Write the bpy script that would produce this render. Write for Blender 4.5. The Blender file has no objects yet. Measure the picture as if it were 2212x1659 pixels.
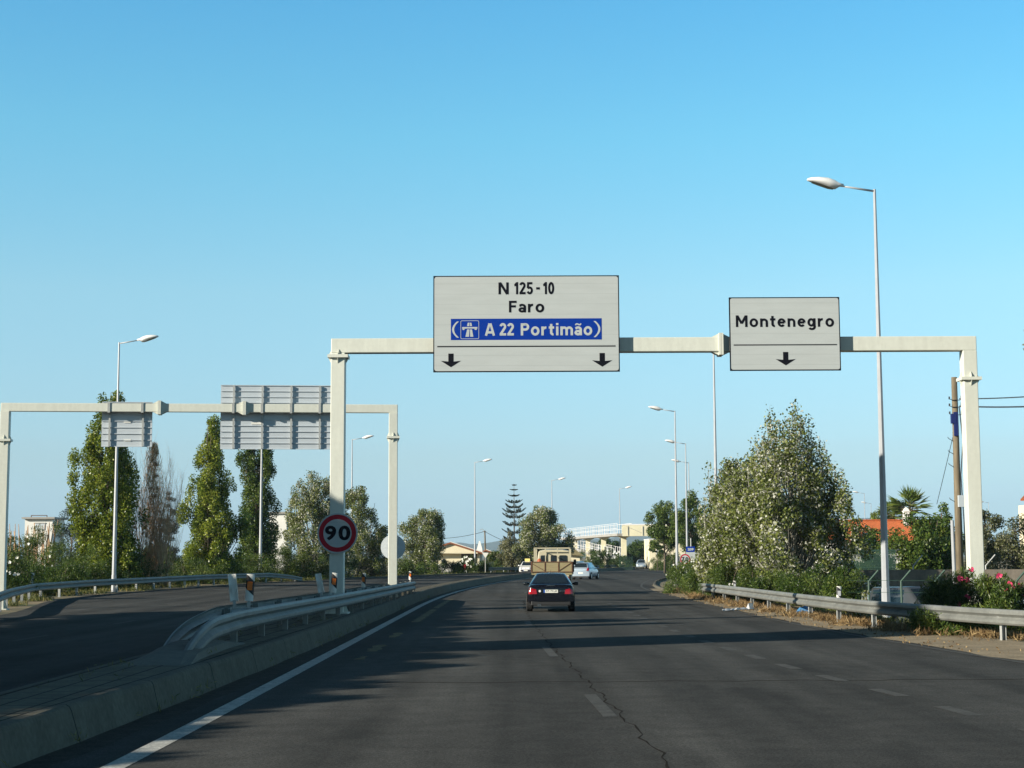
import bpy, math, random
import numpy as np
from mathutils import Vector, Matrix

# ------------------------------------------------------------------ camera, world, sun, exposure
scene = bpy.context.scene
COL = scene.collection
R = math.radians
FPX = 3500.0                      # focal length in units of a 2212 pixel wide picture
EYE = Vector((0.0, 0.0, 2.0))
PITCH = math.atan(373.5 / FPX)
ROLL = R(-0.22)
cam_data = bpy.data.cameras.new('camera')
cam_data.sensor_width = 36.0
cam_data.lens = 36.0 * FPX / 2212.0
cam_data.clip_start = 0.1
cam_data.clip_end = 30000.0
cam = bpy.data.objects.new('camera', cam_data)
COL.objects.link(cam)
CAM_ROT = Matrix.Rotation(math.pi / 2 + PITCH, 3, 'X') @ Matrix.Rotation(ROLL, 3, 'Z')
cam.matrix_world = Matrix.Translation(EYE) @ CAM_ROT.to_4x4()
scene.camera = cam

SUN_AZ, SUN_EL = R(62), R(20)     # light travels forward and to the right: azimuth from straight ahead
LIGHT_DIR = Vector((math.sin(SUN_AZ) * math.cos(SUN_EL), math.cos(SUN_AZ) * math.cos(SUN_EL), -math.sin(SUN_EL)))
world = bpy.data.worlds.new("World")
scene.world = world
world.use_nodes = True
wn = world.node_tree
wn.nodes.clear()
w_out = wn.nodes.new('ShaderNodeOutputWorld')
w_bg = wn.nodes.new('ShaderNodeBackground')
w_sky = wn.nodes.new('ShaderNodeTexSky')
w_sky.sky_type = 'NISHITA'
w_sky.sun_disc = False
w_sky.sun_elevation = SUN_EL
# sun stands where the light comes from; Nishita's rotation 0 is +Y and grows clockwise seen from above
w_sky.sun_rotation = math.atan2(-LIGHT_DIR.x, -LIGHT_DIR.y) % (2 * math.pi)
w_sky.altitude = 0
w_sky.air_density = 1.0
w_sky.dust_density = 0.3
w_sky.ozone_density = 3.0
w_hsv = wn.nodes.new('ShaderNodeHueSaturation')
w_hsv.inputs['Hue'].default_value = 0.487
w_hsv.inputs['Saturation'].default_value = 1.12
w_hsv.inputs['Value'].default_value = 1.0
w_bg.inputs['Strength'].default_value = 0.15
wn.links.new(w_sky.outputs[0], w_hsv.inputs['Color'])
# the clear evening sky: deeper overhead, pale cyan low down (factor by height above the horizon)
w_tc = wn.nodes.new('ShaderNodeTexCoord')
w_sep = wn.nodes.new('ShaderNodeSeparateXYZ')
w_ramp = wn.nodes.new('ShaderNodeValToRGB')
w_mul = wn.nodes.new('ShaderNodeVectorMath'); w_mul.operation = 'MULTIPLY'
SKY_STOPS = [(0.0, (0.40, 0.59, 0.92)), (0.023, (0.37, 0.51, 0.74)), (0.058, (0.455, 0.52, 0.60)), (0.16, (0.663, 0.70, 0.65)), (0.254, (0.515, 0.79, 0.745)), (0.331, (0.40, 0.765, 0.805)),
             (0.40, (0.36, 0.55, 0.60)), (0.55, (0.15, 0.19, 0.22)), (1.0, (0.10, 0.12, 0.14))]
_e = w_ramp.color_ramp.elements
_e[0].position, _e[0].color = SKY_STOPS[0][0], (*SKY_STOPS[0][1], 1)
_e[1].position, _e[1].color = SKY_STOPS[-1][0], (*SKY_STOPS[-1][1], 1)
for _p, _c in SKY_STOPS[1:-1]:
    _x = _e.new(_p); _x.color = (*_c, 1)
wn.links.new(w_tc.outputs['Generated'], w_sep.inputs[0])
wn.links.new(w_sep.outputs['Z'], w_ramp.inputs['Fac'])
wn.links.new(w_hsv.outputs[0], w_mul.inputs[0]); wn.links.new(w_ramp.outputs[0], w_mul.inputs[1])
# less glow in the quarter of the sky round the sun, behind the viewer
w_dot = wn.nodes.new('ShaderNodeVectorMath'); w_dot.operation = 'DOT_PRODUCT'
w_dot.inputs[1].default_value = (-math.sin(SUN_AZ), -math.cos(SUN_AZ), 0)
w_rng = wn.nodes.new('ShaderNodeMapRange')
w_rng.interpolation_type = 'SMOOTHSTEP'
w_rng.inputs['From Min'].default_value = -0.1
w_rng.inputs['From Max'].default_value = 0.7
w_rng.inputs['To Min'].default_value = 1.0
w_rng.inputs['To Max'].default_value = 0.30
w_scl = wn.nodes.new('ShaderNodeVectorMath'); w_scl.operation = 'SCALE'
wn.links.new(w_tc.outputs['Generated'], w_dot.inputs[0])
wn.links.new(w_dot.outputs['Value'], w_rng.inputs['Value'])
wn.links.new(w_mul.outputs[0], w_scl.inputs[0]); wn.links.new(w_rng.outputs[0], w_scl.inputs['Scale'])
wn.links.new(w_scl.outputs[0], w_bg.inputs['Color'])
wn.links.new(w_bg.outputs[0], w_out.inputs['Surface'])

sun_data = bpy.data.lights.new('sun', 'SUN')
sun_data.energy = 5.0
sun_data.angle = R(0.53)
sun_data.color = (1.0, 0.93, 0.79)
sun = bpy.data.objects.new('sun', sun_data)
sun.rotation_euler = LIGHT_DIR.to_track_quat('-Z', 'Y').to_euler()
sun.location = (-60, -40, 60)
COL.objects.link(sun)
scene.view_settings.view_transform = 'Standard'
scene.view_settings.look = 'None'
scene.view_settings.gamma = 1.0
scene.view_settings.exposure = 0.9
scene.cycles.max_bounces = 6
scene.cycles.transparent_max_bounces = 8
scene.cycles.use_denoising = True

# ------------------------------------------------------------------ helpers
def ray(px, py):
    return CAM_ROT @ Vector(((px - 1106.0) / FPX, -(py - 829.5) / FPX, -1.0))
def P(px, py, Y):
    d = ray(px, py)
    return EYE + d * (Y / d.y)
def G(px, py, z=0.0):
    d = ray(px, py)
    return EYE + d * ((z - EYE.z) / d.z)
def PX(px, Y, z=1.0):
    """X of the picture column px at distance Y."""
    py = 1203 + (2 - z) * FPX / Y
    return P(px, py, Y).x
def PZ(py, Y, px=1106):
    return P(px, py, Y).z

def tag(o, label=None, cat=None, group=None, kind=None):
    if label: o['label'] = label
    if cat: o['category'] = cat
    if group: o['group'] = group
    if kind: o['kind'] = kind
    return o
def thing(name, label, cat, loc=(0, 0, 0), rz=0.0, group=None, kind=None):
    o = bpy.data.objects.new(name, None)
    o.empty_display_size = 0.3
    COL.objects.link(o)
    o.location = loc
    o.rotation_euler = (0, 0, rz)
    return tag(o, label, cat, group, kind)
def origin_of(o):
    v = Vector((0, 0, 0))
    while o is not None:
        v += o.location
        o = o.parent
    return v
def link_mesh(name, me, parent=None):
    o = bpy.data.objects.new(name, me)
    COL.objects.link(o)
    if parent is not None:
        o.parent = parent
    return o
def copy_tree(o, parent=None):
    c = o.copy()
    COL.objects.link(c)
    if parent is not None:
        c.parent = parent
        c.matrix_parent_inverse = Matrix()
    for ch in list(o.children):
        copy_tree(ch, c)
    return c

class MB:
    """Collects shapes and links them as one mesh object."""
    def __init__(s):
        s.v, s.f, s.m, s.uv, s.cur = [], [], [], [], 0
    def add(s, vs, fs):
        b = len(s.v)
        s.v += [tuple(v) for v in vs]
        for f in fs:
            s.f.append([b + i for i in f])
            s.m.append(s.cur)
        return s
    def box(s, x0, x1, y0, y1, z0, z1):
        return s.add([(x0, y0, z0), (x1, y0, z0), (x1, y1, z0), (x0, y1, z0), (x0, y0, z1), (x1, y0, z1), (x1, y1, z1), (x0, y1, z1)],
                     [(3, 2, 1, 0), (4, 5, 6, 7), (0, 1, 5, 4), (1, 2, 6, 5), (2, 3, 7, 6), (3, 0, 4, 7)])
    def obox(s, c, u, v, w):
        c, u, v, w = Vector(c), Vector(u), Vector(v), Vector(w)
        p = [c + a * u + b * v + d * w for d in (-1, 1) for (a, b) in ((-1, -1), (1, -1), (1, 1), (-1, 1))]
        return s.add(p, [(3, 2, 1, 0), (4, 5, 6, 7), (0, 1, 5, 4), (1, 2, 6, 5), (2, 3, 7, 6), (3, 0, 4, 7)])
    def beam(s, a, b, wx, wz, up=(0, 0, 1)):
        a, b = Vector(a), Vector(b)
        d = (b - a)
        dn = d.normalized()
        up = Vector(up)
        if abs(dn.dot(up)) > 0.95: up = Vector((1, 0, 0))
        sd = dn.cross(up).normalized()
        u2 = sd.cross(dn).normalized()
        return s.obox((a + b) / 2, sd * wx / 2, d / 2, u2 * wz / 2)
    def tube(s, pts, rad, n=8, cap=True):
        pts = [Vector(p) for p in pts]
        if not hasattr(rad, '__len__'): rad = [rad] * len(pts)
        rings = []
        ref = None
        for i, p in enumerate(pts):
            d = (pts[min(i + 1, len(pts) - 1)] - pts[max(i - 1, 0)])
            if d.length < 1e-9: d = Vector((0, 0, 1))
            d.normalize()
            if ref is None:
                ref = Vector((1, 0, 0)) if abs(d.x) < 0.8 else Vector((0, 1, 0))
            a = (ref - d * ref.dot(d)).normalized()
            b = d.cross(a)
            ref = a
            rings.append([p + (a * math.cos(2 * math.pi * k / n) + b * math.sin(2 * math.pi * k / n)) * rad[i] for k in range(n)])
        return s.loft(rings, True, cap)
    def loft(s, rings, closed=True, cap=True):
        n = len(rings[0])
        vs = [v for r in rings for v in r]
        fs = []
        for i in range(len(rings) - 1):
            for k in range(n if closed else n - 1):
                k2 = (k + 1) % n
                fs.append((i * n + k, i * n + k2, (i + 1) * n + k2, (i + 1) * n + k))
        if cap and closed:
            fs.append(tuple(range(n))[::-1])
            fs.append(tuple((len(rings) - 1) * n + k for k in range(n)))
        return s.add(vs, fs)
    def prism(s, poly, o, u, v, w):
        """2D polygon in the plane (u, v) at o, pushed along w."""
        o, u, v, w = Vector(o), Vector(u), Vector(v), Vector(w)
        a = [o + u * p[0] + v * p[1] for p in poly]
        n = len(a)
        vs = a + [p + w for p in a]
        fs = [tuple(range(n))[::-1], tuple(range(n, 2 * n))] + [(k, (k + 1) % n, n + (k + 1) % n, n + k) for k in range(n)]
        return s.add(vs, fs)
    def cyl(s, a, b, r0, r1=None, n=16):
        return s.tube([a, b], [r0, r0 if r1 is None else r1], n)
    def grid(s, rows):
        return s.loft(rows, False, False)
    def build(s, name, mats, parent=None, smooth=False, world=False, bevel=0.0, sub=0):
        me = bpy.data.meshes.new(name)
        vs = s.v
        if world and parent is not None:
            o = origin_of(parent)
            vs = [(x - o.x, y - o.y, z - o.z) for x, y, z in vs]
        me.from_pydata(vs, [], s.f)
        if not isinstance(mats, (list, tuple)): mats = [mats]
        for m in mats: me.materials.append(m)
        if len(mats) > 1: me.polygons.foreach_set('material_index', s.m)
        if smooth: me.polygons.foreach_set('use_smooth', [True] * len(me.polygons))
        me.update()
        ob = link_mesh(name, me, parent)
        if bevel:
            b = ob.modifiers.new('bevel', 'BEVEL'); b.width = bevel; b.segments = 2; b.limit_method = 'ANGLE'
        if sub:
            b = ob.modifiers.new('sub', 'SUBSURF'); b.levels = sub; b.render_levels = sub
        return ob

def lerp(a, b, t): return a + (b - a) * t
def table(tab, y):
    if y <= tab[0][0]: return tab[0][1]
    for (a, va), (b, vb) in zip(tab, tab[1:]):
        if y <= b:
            t = (y - a) / (b - a)
            return lerp(va, vb, t)
    (a, va), (b, vb) = tab[-2], tab[-1]
    return vb + (vb - va) / (b - a) * (y - b)
def stable(tab, y):
    """table() smoothed over a few metres."""
    k = 4.0
    return sum(table(tab, y + d * k) for d in (-2, -1, 0, 1, 2)) / 5
def sstep(a, b, x):
    t = min(1, max(0, (x - a) / (b - a)))
    return t * t * (3 - 2 * t)

# ------------------------------------------------------------------ materials
def mat(name, col, rough=0.6, metal=0.0, var=0.0, scale=3.0, bump=0.0, bscale=40.0, spec=0.5, coat=0.0, streak=None, var2=0.0, scale2=30.0, col2=None, seams=0.0):
    m = bpy.data.materials.new(name)
    m.use_nodes = True
    nt = m.node_tree
    b = nt.nodes['Principled BSDF']
    b.inputs['Roughness'].default_value = rough
    b.inputs['Metallic'].default_value = metal
    b.inputs['Specular IOR Level'].default_value = spec
    b.inputs['Coat Weight'].default_value = coat
    c4 = (*col, 1)
    b.inputs['Base Color'].default_value = c4
    last = None
    if var or col2 or streak:
        geo = nt.nodes.new('ShaderNodeNewGeometry')
        mp = nt.nodes.new('ShaderNodeMapping')
        if streak: mp.inputs['Scale'].default_value = streak
        nt.links.new(geo.outputs['Position'], mp.inputs['Vector'])
        nz = nt.nodes.new('ShaderNodeTexNoise')
        nz.inputs['Scale'].default_value = scale
        nz.inputs['Detail'].default_value = 6
        nz.inputs['Roughness'].default_value = 0.62
        nt.links.new(mp.outputs[0], nz.inputs['Vector'])
        mx = nt.nodes.new('ShaderNodeMix'); mx.data_type = 'RGBA'
        rp = nt.nodes.new('ShaderNodeMapRange')
        rp.inputs['From Min'].default_value = 0.33
        rp.inputs['From Max'].default_value = 0.67
        nt.links.new(nz.outputs['Fac'], rp.inputs['Value'])
        nt.links.new(rp.outputs[0], mx.inputs['Factor'])
        mx.inputs['A'].default_value = (*[c * (1 - var) for c in col], 1)
        mx.inputs['B'].default_value = (*([c for c in col2] if col2 else [c * (1 + var) for c in col]), 1)
        last = mx.outputs['Result']
        if var2:
            n2 = nt.nodes.new('ShaderNodeTexNoise')
            n2.inputs['Scale'].default_value = scale2
            n2.inputs['Detail'].default_value = 3
            nt.links.new(geo.outputs['Position'], n2.inputs['Vector'])
            r2 = nt.nodes.new('ShaderNodeMapRange')
            r2.inputs['From Min'].default_value = 0.3
            r2.inputs['From Max'].default_value = 0.7
            r2.inputs['To Min'].default_value = 1 - var2
            r2.inputs['To Max'].default_value = 1 + var2
            nt.links.new(n2.outputs['Fac'], r2.inputs['Value'])
            m2 = nt.nodes.new('ShaderNodeVectorMath'); m2.operation = 'SCALE'
            nt.links.new(last, m2.inputs[0]); nt.links.new(r2.outputs[0], m2.inputs['Scale'])
            last = m2.outputs[0]
        if seams:       # thin darker joints between the horizontal planks of a panel
            sx_ = nt.nodes.new('ShaderNodeSeparateXYZ'); nt.links.new(geo.outputs['Position'], sx_.inputs[0])
            dv = nt.nodes.new('ShaderNodeMath'); dv.operation = 'DIVIDE'; dv.inputs[1].default_value = seams; nt.links.new(sx_.outputs['Z'], dv.inputs[0])
            fr = nt.nodes.new('ShaderNodeMath'); fr.operation = 'FRACT'; nt.links.new(dv.outputs[0], fr.inputs[0])
            mr = nt.nodes.new('ShaderNodeMapRange'); mr.inputs['From Min'].default_value = 0.03; mr.inputs['From Max'].default_value = 0.06
            mr.inputs['To Min'].default_value = 0.88; mr.inputs['To Max'].default_value = 1.0; nt.links.new(fr.outputs[0], mr.inputs['Value'])
            m3 = nt.nodes.new('ShaderNodeVectorMath'); m3.operation = 'SCALE'; nt.links.new(last, m3.inputs[0]); nt.links.new(mr.outputs[0], m3.inputs['Scale'])
            last = m3.outputs[0]
        nt.links.new(last, b.inputs['Base Color'])
    if bump:
        geo = nt.nodes.new('ShaderNodeNewGeometry')
        nb = nt.nodes.new('ShaderNodeTexNoise')
        nb.inputs['Scale'].default_value = bscale
        nb.inputs['Detail'].default_value = 4
        nt.links.new(geo.outputs['Position'], nb.inputs['Vector'])
        bp = nt.nodes.new('ShaderNodeBump')
        bp.inputs['Strength'].default_value = bump
        bp.inputs['Distance'].default_value = 0.02
        nt.links.new(nb.outputs['Fac'], bp.inputs['Height'])
        nt.links.new(bp.outputs[0], b.inputs['Normal'])
    return m

def leaf_mat(name, stops, back=None, trans=0.3, rough=0.5):
    """Leaf: colour by the leaf's own tint value, paler underside if back is given, light passing through."""
    m = bpy.data.materials.new(name)
    m.use_nodes = True
    nt = m.node_tree
    b = nt.nodes['Principled BSDF']
    out = nt.nodes['Material Output']
    at = nt.nodes.new('ShaderNodeAttribute'); at.attribute_name = 'tint'
    rp = nt.nodes.new('ShaderNodeValToRGB')
    el = rp.color_ramp.elements
    el[0].position, el[0].color = stops[0][0], (*stops[0][1], 1)
    el[1].position, el[1].color = stops[-1][0], (*stops[-1][1], 1)
    for p, c in stops[1:-1]:
        e = el.new(p); e.color = (*c, 1)
    nt.links.new(at.outputs['Fac'], rp.inputs['Fac'])
    colr = rp.outputs[0]
    if back:
        geo = nt.nodes.new('ShaderNodeNewGeometry')
        mx = nt.nodes.new('ShaderNodeMix'); mx.data_type = 'RGBA'
        gt = nt.nodes.new('ShaderNodeMath'); gt.operation = 'GREATER_THAN'; gt.inputs[1].default_value = 0.50
        ml = nt.nodes.new('ShaderNodeMath'); ml.operation = 'MULTIPLY'
        nt.links.new(at.outputs['Fac'], gt.inputs[0]); nt.links.new(gt.outputs[0], ml.inputs[0])
        nt.links.new(geo.outputs['Backfacing'], ml.inputs[1])
        nt.links.new(ml.outputs[0], mx.inputs['Factor'])
        nt.links.new(colr, mx.inputs['A'])
        mx.inputs['B'].default_value = (*back, 1)
        colr = mx.outputs['Result']
    nt.links.new(colr, b.inputs['Base Color'])
    b.inputs['Roughness'].default_value = rough
    b.inputs['Specular IOR Level'].default_value = 0.35
    tr = nt.nodes.new('ShaderNodeBsdfTranslucent')
    nt.links.new(colr, tr.inputs['Color'])
    ms = nt.nodes.new('ShaderNodeMixShader')
    ms.inputs[0].default_value = trans
    nt.links.new(b.outputs[0], ms.inputs[1]); nt.links.new(tr.outputs[0], ms.inputs[2])
    nt.links.new(ms.outputs[0], out.inputs['Surface'])
    return m

M = {}
M['galv'] = mat('galvanised_steel', (0.40, 0.41, 0.40), 0.5, 0.25, 0.14, 2.5, var2=0.06, scale2=25)
M['rail'] = mat('rail_steel', (0.175, 0.18, 0.168), 0.55, 0.15, 0.2, 1.2, var2=0.1, scale2=12)
M['shaded_post'] = mat('shaded_post_steel', (0.19, 0.19, 0.17), 0.6, 0.1, 0.2, 3.0)  # darker copy of the galvanised steel, shade of the median posts in its colour
M['cream_steel'] = mat('cream_painted_steel', (0.585, 0.60, 0.535), 0.5, 0.0, 0.045, 1.6, streak=(4, 4, 0.7), var2=0.03, scale2=9)
M['lamp_white'] = mat('lamp_housing', (0.75, 0.75, 0.74), 0.4, 0, 0.04, 3)
M['lamp_glass'] = mat('lamp_glass', (0.22, 0.23, 0.24), 0.15)
M['pole'] = mat('lamp_pole_steel', (0.37, 0.385, 0.41), 0.45, 0.1, 0.08, 2)
M['sign_white'] = mat('sign_face', (0.425, 0.455, 0.455), 0.5, 0, 0.035, 1.1, streak=(1, 1, 6), spec=0.3, seams=0.30)
M['sign_black'] = mat('sign_black', (0.006, 0.007, 0.012), 0.8, spec=0.08)
M['sign_blue'] = mat('sign_blue', (0.0015, 0.032, 0.27), 0.7, spec=0.1)
M['sign_red'] = mat('sign_red', (0.40, 0.010, 0.025), 0.6, spec=0.2)
M['sign_back'] = mat('sign_back_aluminium', (0.50, 0.545, 0.585), 0.45, 0.15, 0.05, 2.0, streak=(1, 1, 8))
M['concrete'] = mat('kerb_concrete', (0.115, 0.108, 0.086), 0.9, 0, 0.22, 1.3, bump=0.25, bscale=60, var2=0.14, scale2=22)
M['black_plastic'] = mat('black_plastic', (0.015, 0.015, 0.018), 0.5)
M['white_plastic'] = mat('white_plastic', (0.72, 0.71, 0.66), 0.5, 0, 0.05, 6)
M['amber'] = mat('amber_reflector', (0.75, 0.16, 0.01), 0.35)
M['silver_reflector'] = mat('silver_reflector', (0.45, 0.47, 0.5), 0.3)
M['rubber'] = mat('tyre_rubber', (0.018, 0.018, 0.018), 0.85)
M['alloy'] = mat('wheel_alloy', (0.45, 0.45, 0.46), 0.35, 0.7)
M['glass'] = mat('car_glass', (0.012, 0.02, 0.026), 0.06, 0, spec=0.7)
M['car_black'] = mat('black_car_paint', (0.004, 0.0045, 0.008), 0.25, 0.0, spec=0.4, coat=0.35)
M['car_silver'] = mat('silver_blue_car_paint', (0.38, 0.46, 0.54), 0.3, 0.35, coat=0.5)
M['car_white'] = mat('white_car_paint', (0.76, 0.76, 0.74), 0.3, 0, coat=0.5)
M['car_blue'] = mat('teal_blue_car_paint', (0.05, 0.22, 0.33), 0.28, 0.2, coat=0.5)
M['car_grey'] = mat('grey_car_paint', (0.075, 0.085, 0.095), 0.3, 0.4, coat=0.5)
M['trim'] = mat('dark_trim', (0.02, 0.02, 0.021), 0.55)
M['chrome'] = mat('chrome', (0.75, 0.76, 0.78), 0.15, 1.0)
M['tail_red'] = mat('tail_light_lens', (0.30, 0.005, 0.010), 0.12, coat=0.8)
M['plate_white'] = mat('plate_white', (0.75, 0.75, 0.68), 0.4)
M['plate_blue'] = mat('plate_blue', (0.03, 0.10, 0.38), 0.4)
M['plate_yellow'] = mat('sign_yellow', (0.75, 0.62, 0.20), 0.5)
M['headlamp'] = mat('headlamp_glass', (0.55, 0.57, 0.58), 0.1, 0.2, coat=0.8)
M['bed_board'] = mat('cargo_board', (0.255, 0.215, 0.115), 0.75, 0, 0.12, 3.0, streak=(1, 1, 8))
M['rust'] = mat('rusty_steel', (0.10, 0.045, 0.022), 0.8, 0, 0.3, 8)
M['cream_metal'] = mat('cream_truck_paint', (0.46, 0.42, 0.30), 0.5, 0, 0.08, 3)
M['canvas'] = mat('olive_canvas', (0.22, 0.18, 0.09), 0.85, 0, 0.15, 3)
M['orange_plastic'] = mat('orange_plastic', (0.36, 0.085, 0.03), 0.5)
M['wall_cream'] = mat('cream_render', (0.72, 0.64, 0.46), 0.85, 0, 0.05, 0.8)
M['wall_white'] = mat('white_render', (0.70, 0.69, 0.65), 0.85, 0, 0.06, 0.7)
M['wall_grey'] = mat('grey_block_wall', (0.20, 0.17, 0.135), 0.9, 0, 0.25, 0.9, streak=(3, 3, 0.6), var2=0.1, scale2=8)
M['tile_orange'] = mat('clay_roof_tile', (0.43, 0.115, 0.035), 0.8, 0, 0.2, 3.5)
M['tile_brown'] = mat('brown_fascia', (0.24, 0.08, 0.035), 0.8, 0, 0.15, 2)
M['porch_shade'] = mat('porch_shade_brown', (0.07, 0.045, 0.03), 0.7, 0, 0.2, 3)
M['white_paint_steel'] = mat('white_painted_steel', (0.78, 0.76, 0.76), 0.5)
M['bridge_cream'] = mat('bridge_concrete', (0.68, 0.63, 0.45), 0.8, 0, 0.06, 0.6)
M['bridge_under'] = mat('bridge_grey_concrete', (0.32, 0.31, 0.29), 0.85, 0, 0.1, 0.8)
M['bark'] = mat('tree_bark', (0.11, 0.085, 0.06), 0.9, 0, 0.3, 4)
M['bark_pale'] = mat('pale_poplar_bark', (0.26, 0.25, 0.21), 0.85, 0, 0.25, 5)
M['twig'] = mat('bare_twig', (0.46, 0.29, 0.17), 0.9, 0, 0.3, 4)
M['wood_pole'] = mat('weathered_pole_wood', (0.15, 0.12, 0.078), 0.85, 0, 0.3, 2.0, streak=(6, 6, 0.7))
M['wire'] = mat('wire_black', (0.02, 0.025, 0.035), 0.6)
M['fence_green'] = mat('fence_green', (0.03, 0.07, 0.05), 0.55)
M['box_blue'] = mat('blue_box_plastic', (0.01, 0.02, 0.12), 0.5)
M['litter_white'] = mat('litter_white', (0.8, 0.8, 0.8), 0.5, 0, 0.04, 9)
M['litter_blue'] = mat('litter_blue', (0.06, 0.2, 0.4), 0.4, 0, 0.2, 6)
M['paint_line'] = mat('road_paint', (0.40, 0.395, 0.36), 0.7, 0, 0.30, 5.0, var2=0.30, scale2=45, spec=0.08)
M['paint_worn'] = mat('worn_road_paint', (0.072, 0.071, 0.066), 0.8, 0, 0.25, 4.0, var2=0.3, scale2=45, spec=0.08)
M['yellow_strip'] = mat('yellowish_strip', (0.125, 0.105, 0.05), 0.8, 0, 0.45, 2.5, var2=0.35, scale2=30, spec=0.08)
M['crack'] = mat('road_crack', (0.030, 0.029, 0.027), 0.95, spec=0.0)
M['flower_pink'] = mat('pink_petal', (0.75, 0.05, 0.16), 0.6, 0, 0.2, 20)
M['flower_white'] = mat('white_petal', (0.8, 0.8, 0.74), 0.6)
M['dirt'] = mat('dusty_gravel', (0.25, 0.205, 0.14), 0.95, 0, 0.22, 1.2, bump=0.3, bscale=50, var2=0.25, scale2=18, spec=0.1)
M['gutter'] = mat('gutter_grit', (0.045, 0.042, 0.036), 0.95, 0, 0.3, 4.0, bump=0.3, bscale=60, var2=0.45, scale2=38, spec=0.1)

LM = {}
LM['poplar'] = leaf_mat('poplar_leaf', [(0, (0.045, 0.080, 0.010)), (0.5, (0.16, 0.215, 0.022)), (1, (0.36, 0.37, 0.055))], None, 0.40, 0.36)
LM['dark'] = leaf_mat('dark_leaf', [(0, (0.022, 0.048, 0.010)), (0.6, (0.066, 0.115, 0.018)), (1, (0.17, 0.21, 0.04))], None, 0.32, 0.42)
LM['silver'] = leaf_mat('white_poplar_leaf', [(0, (0.06, 0.085, 0.020)), (0.6, (0.175, 0.205, 0.045)), (1, (0.31, 0.32, 0.11))], (0.47, 0.47, 0.39), 0.30, 0.45)
LM['olive'] = leaf_mat('olive_leaf', [(0, (0.040, 0.052, 0.020)), (0.6, (0.11, 0.12, 0.042)), (1, (0.21, 0.20, 0.08))], (0.26, 0.26, 0.18), 0.28, 0.5)
LM['pine'] = leaf_mat('pine_needle', [(0, (0.016, 0.024, 0.020)), (1, (0.055, 0.075, 0.05))], None, 0.15, 0.6)
LM['oleander'] = leaf_mat('oleander_leaf', [(0, (0.030, 0.060, 0.012)), (0.6, (0.085, 0.135, 0.024)), (1, (0.20, 0.23, 0.05))], None, 0.32, 0.40)
LM['dry'] = leaf_mat('dry_grass_blade', [(0, (0.10, 0.060, 0.025)), (0.6, (0.25, 0.16, 0.07)), (1, (0.40, 0.29, 0.14))], None, 0.25, 0.8)
LM['grass'] = leaf_mat('weed_blade', [(0, (0.05, 0.07, 0.015)), (0.6, (0.14, 0.15, 0.035)), (1, (0.30, 0.24, 0.08))], None, 0.3, 0.6)
LM['bronze'] = leaf_mat('dying_leaf', [(0, (0.32, 0.18, 0.09)), (0.7, (0.62, 0.41, 0.23)), (1, (0.38, 0.32, 0.10))], None, 0.2, 0.7)
LM['palm'] = leaf_mat('palm_frond', [(0, (0.04, 0.08, 0.012)), (0.7, (0.14, 0.20, 0.035)), (1, (0.28, 0.30, 0.07))], None, 0.25, 0.4)
# ------------------------------------------------------------------ asphalt material
def asphalt_material():
    m = bpy.data.materials.new('asphalt')
    m.use_nodes = True
    nt = m.node_tree; L = nt.links
    b = nt.nodes['Principled BSDF']
    geo = nt.nodes.new('ShaderNodeNewGeometry')
    def noise(scale, detail, vec=None, sc=None):
        n = nt.nodes.new('ShaderNodeTexNoise'); n.inputs['Scale'].default_value = scale; n.inputs['Detail'].default_value = detail
        if sc:
            mp = nt.nodes.new('ShaderNodeMapping'); mp.inputs['Scale'].default_value = sc
            L.new(geo.outputs['Position'], mp.inputs['Vector']); L.new(mp.outputs[0], n.inputs['Vector'])
        else:
            L.new(geo.outputs['Position'], n.inputs['Vector'])
        return n.outputs['Fac']
    def rng(v, a, b_, c, d):
        r = nt.nodes.new('ShaderNodeMapRange'); r.inputs['From Min'].default_value = a; r.inputs['From Max'].default_value = b_
        r.inputs['To Min'].default_value = c; r.inputs['To Max'].default_value = d
        L.new(v, r.inputs['Value']); return r.outputs[0]
    def mul(a, b_):
        n = nt.nodes.new('ShaderNodeMath'); n.operation = 'MULTIPLY'; L.new(a, n.inputs[0]); L.new(b_, n.inputs[1]); return n.outputs[0]
    tracks = rng(noise(1.0, 3, sc=(0.85, 0.012, 1)), 0.35, 0.65, 0.70, 1.28)
    patch = rng(noise(0.16, 5), 0.35, 0.65, 0.84, 1.16)
    mott = rng(noise(2.2, 5), 0.3, 0.7, 0.85, 1.15)
    grain = rng(noise(70.0, 2), 0.3, 0.7, 0.50, 1.50)
    grain2 = rng(noise(24.0, 3), 0.3, 0.7, 0.75, 1.25)
    stain = rng(noise(0.55, 4, sc=(1.6, 0.35, 1)), 0.56, 0.70, 1.0, 0.70)
    f = mul(mul(mul(tracks, patch), mul(mott, grain)), mul(grain2, stain))
    sc = nt.nodes.new('ShaderNodeVectorMath'); sc.operation = 'SCALE'
    sc.inputs[0].default_value = (0.053, 0.0525, 0.049)
    L.new(f, sc.inputs['Scale'])
    L.new(sc.outputs[0], b.inputs['Base Color'])
    b.inputs['Roughness'].default_value = 0.95
    b.inputs['Specular IOR Level'].default_value = 0.08
    bp = nt.nodes.new('ShaderNodeBump'); bp.inputs['Strength'].default_value = 0.25; bp.inputs['Distance'].default_value = 0.01
    L.new(noise(90.0, 2), bp.inputs['Height']); L.new(bp.outputs[0], b.inputs['Normal'])
    return m
M['asphalt'] = asphalt_material()

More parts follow.
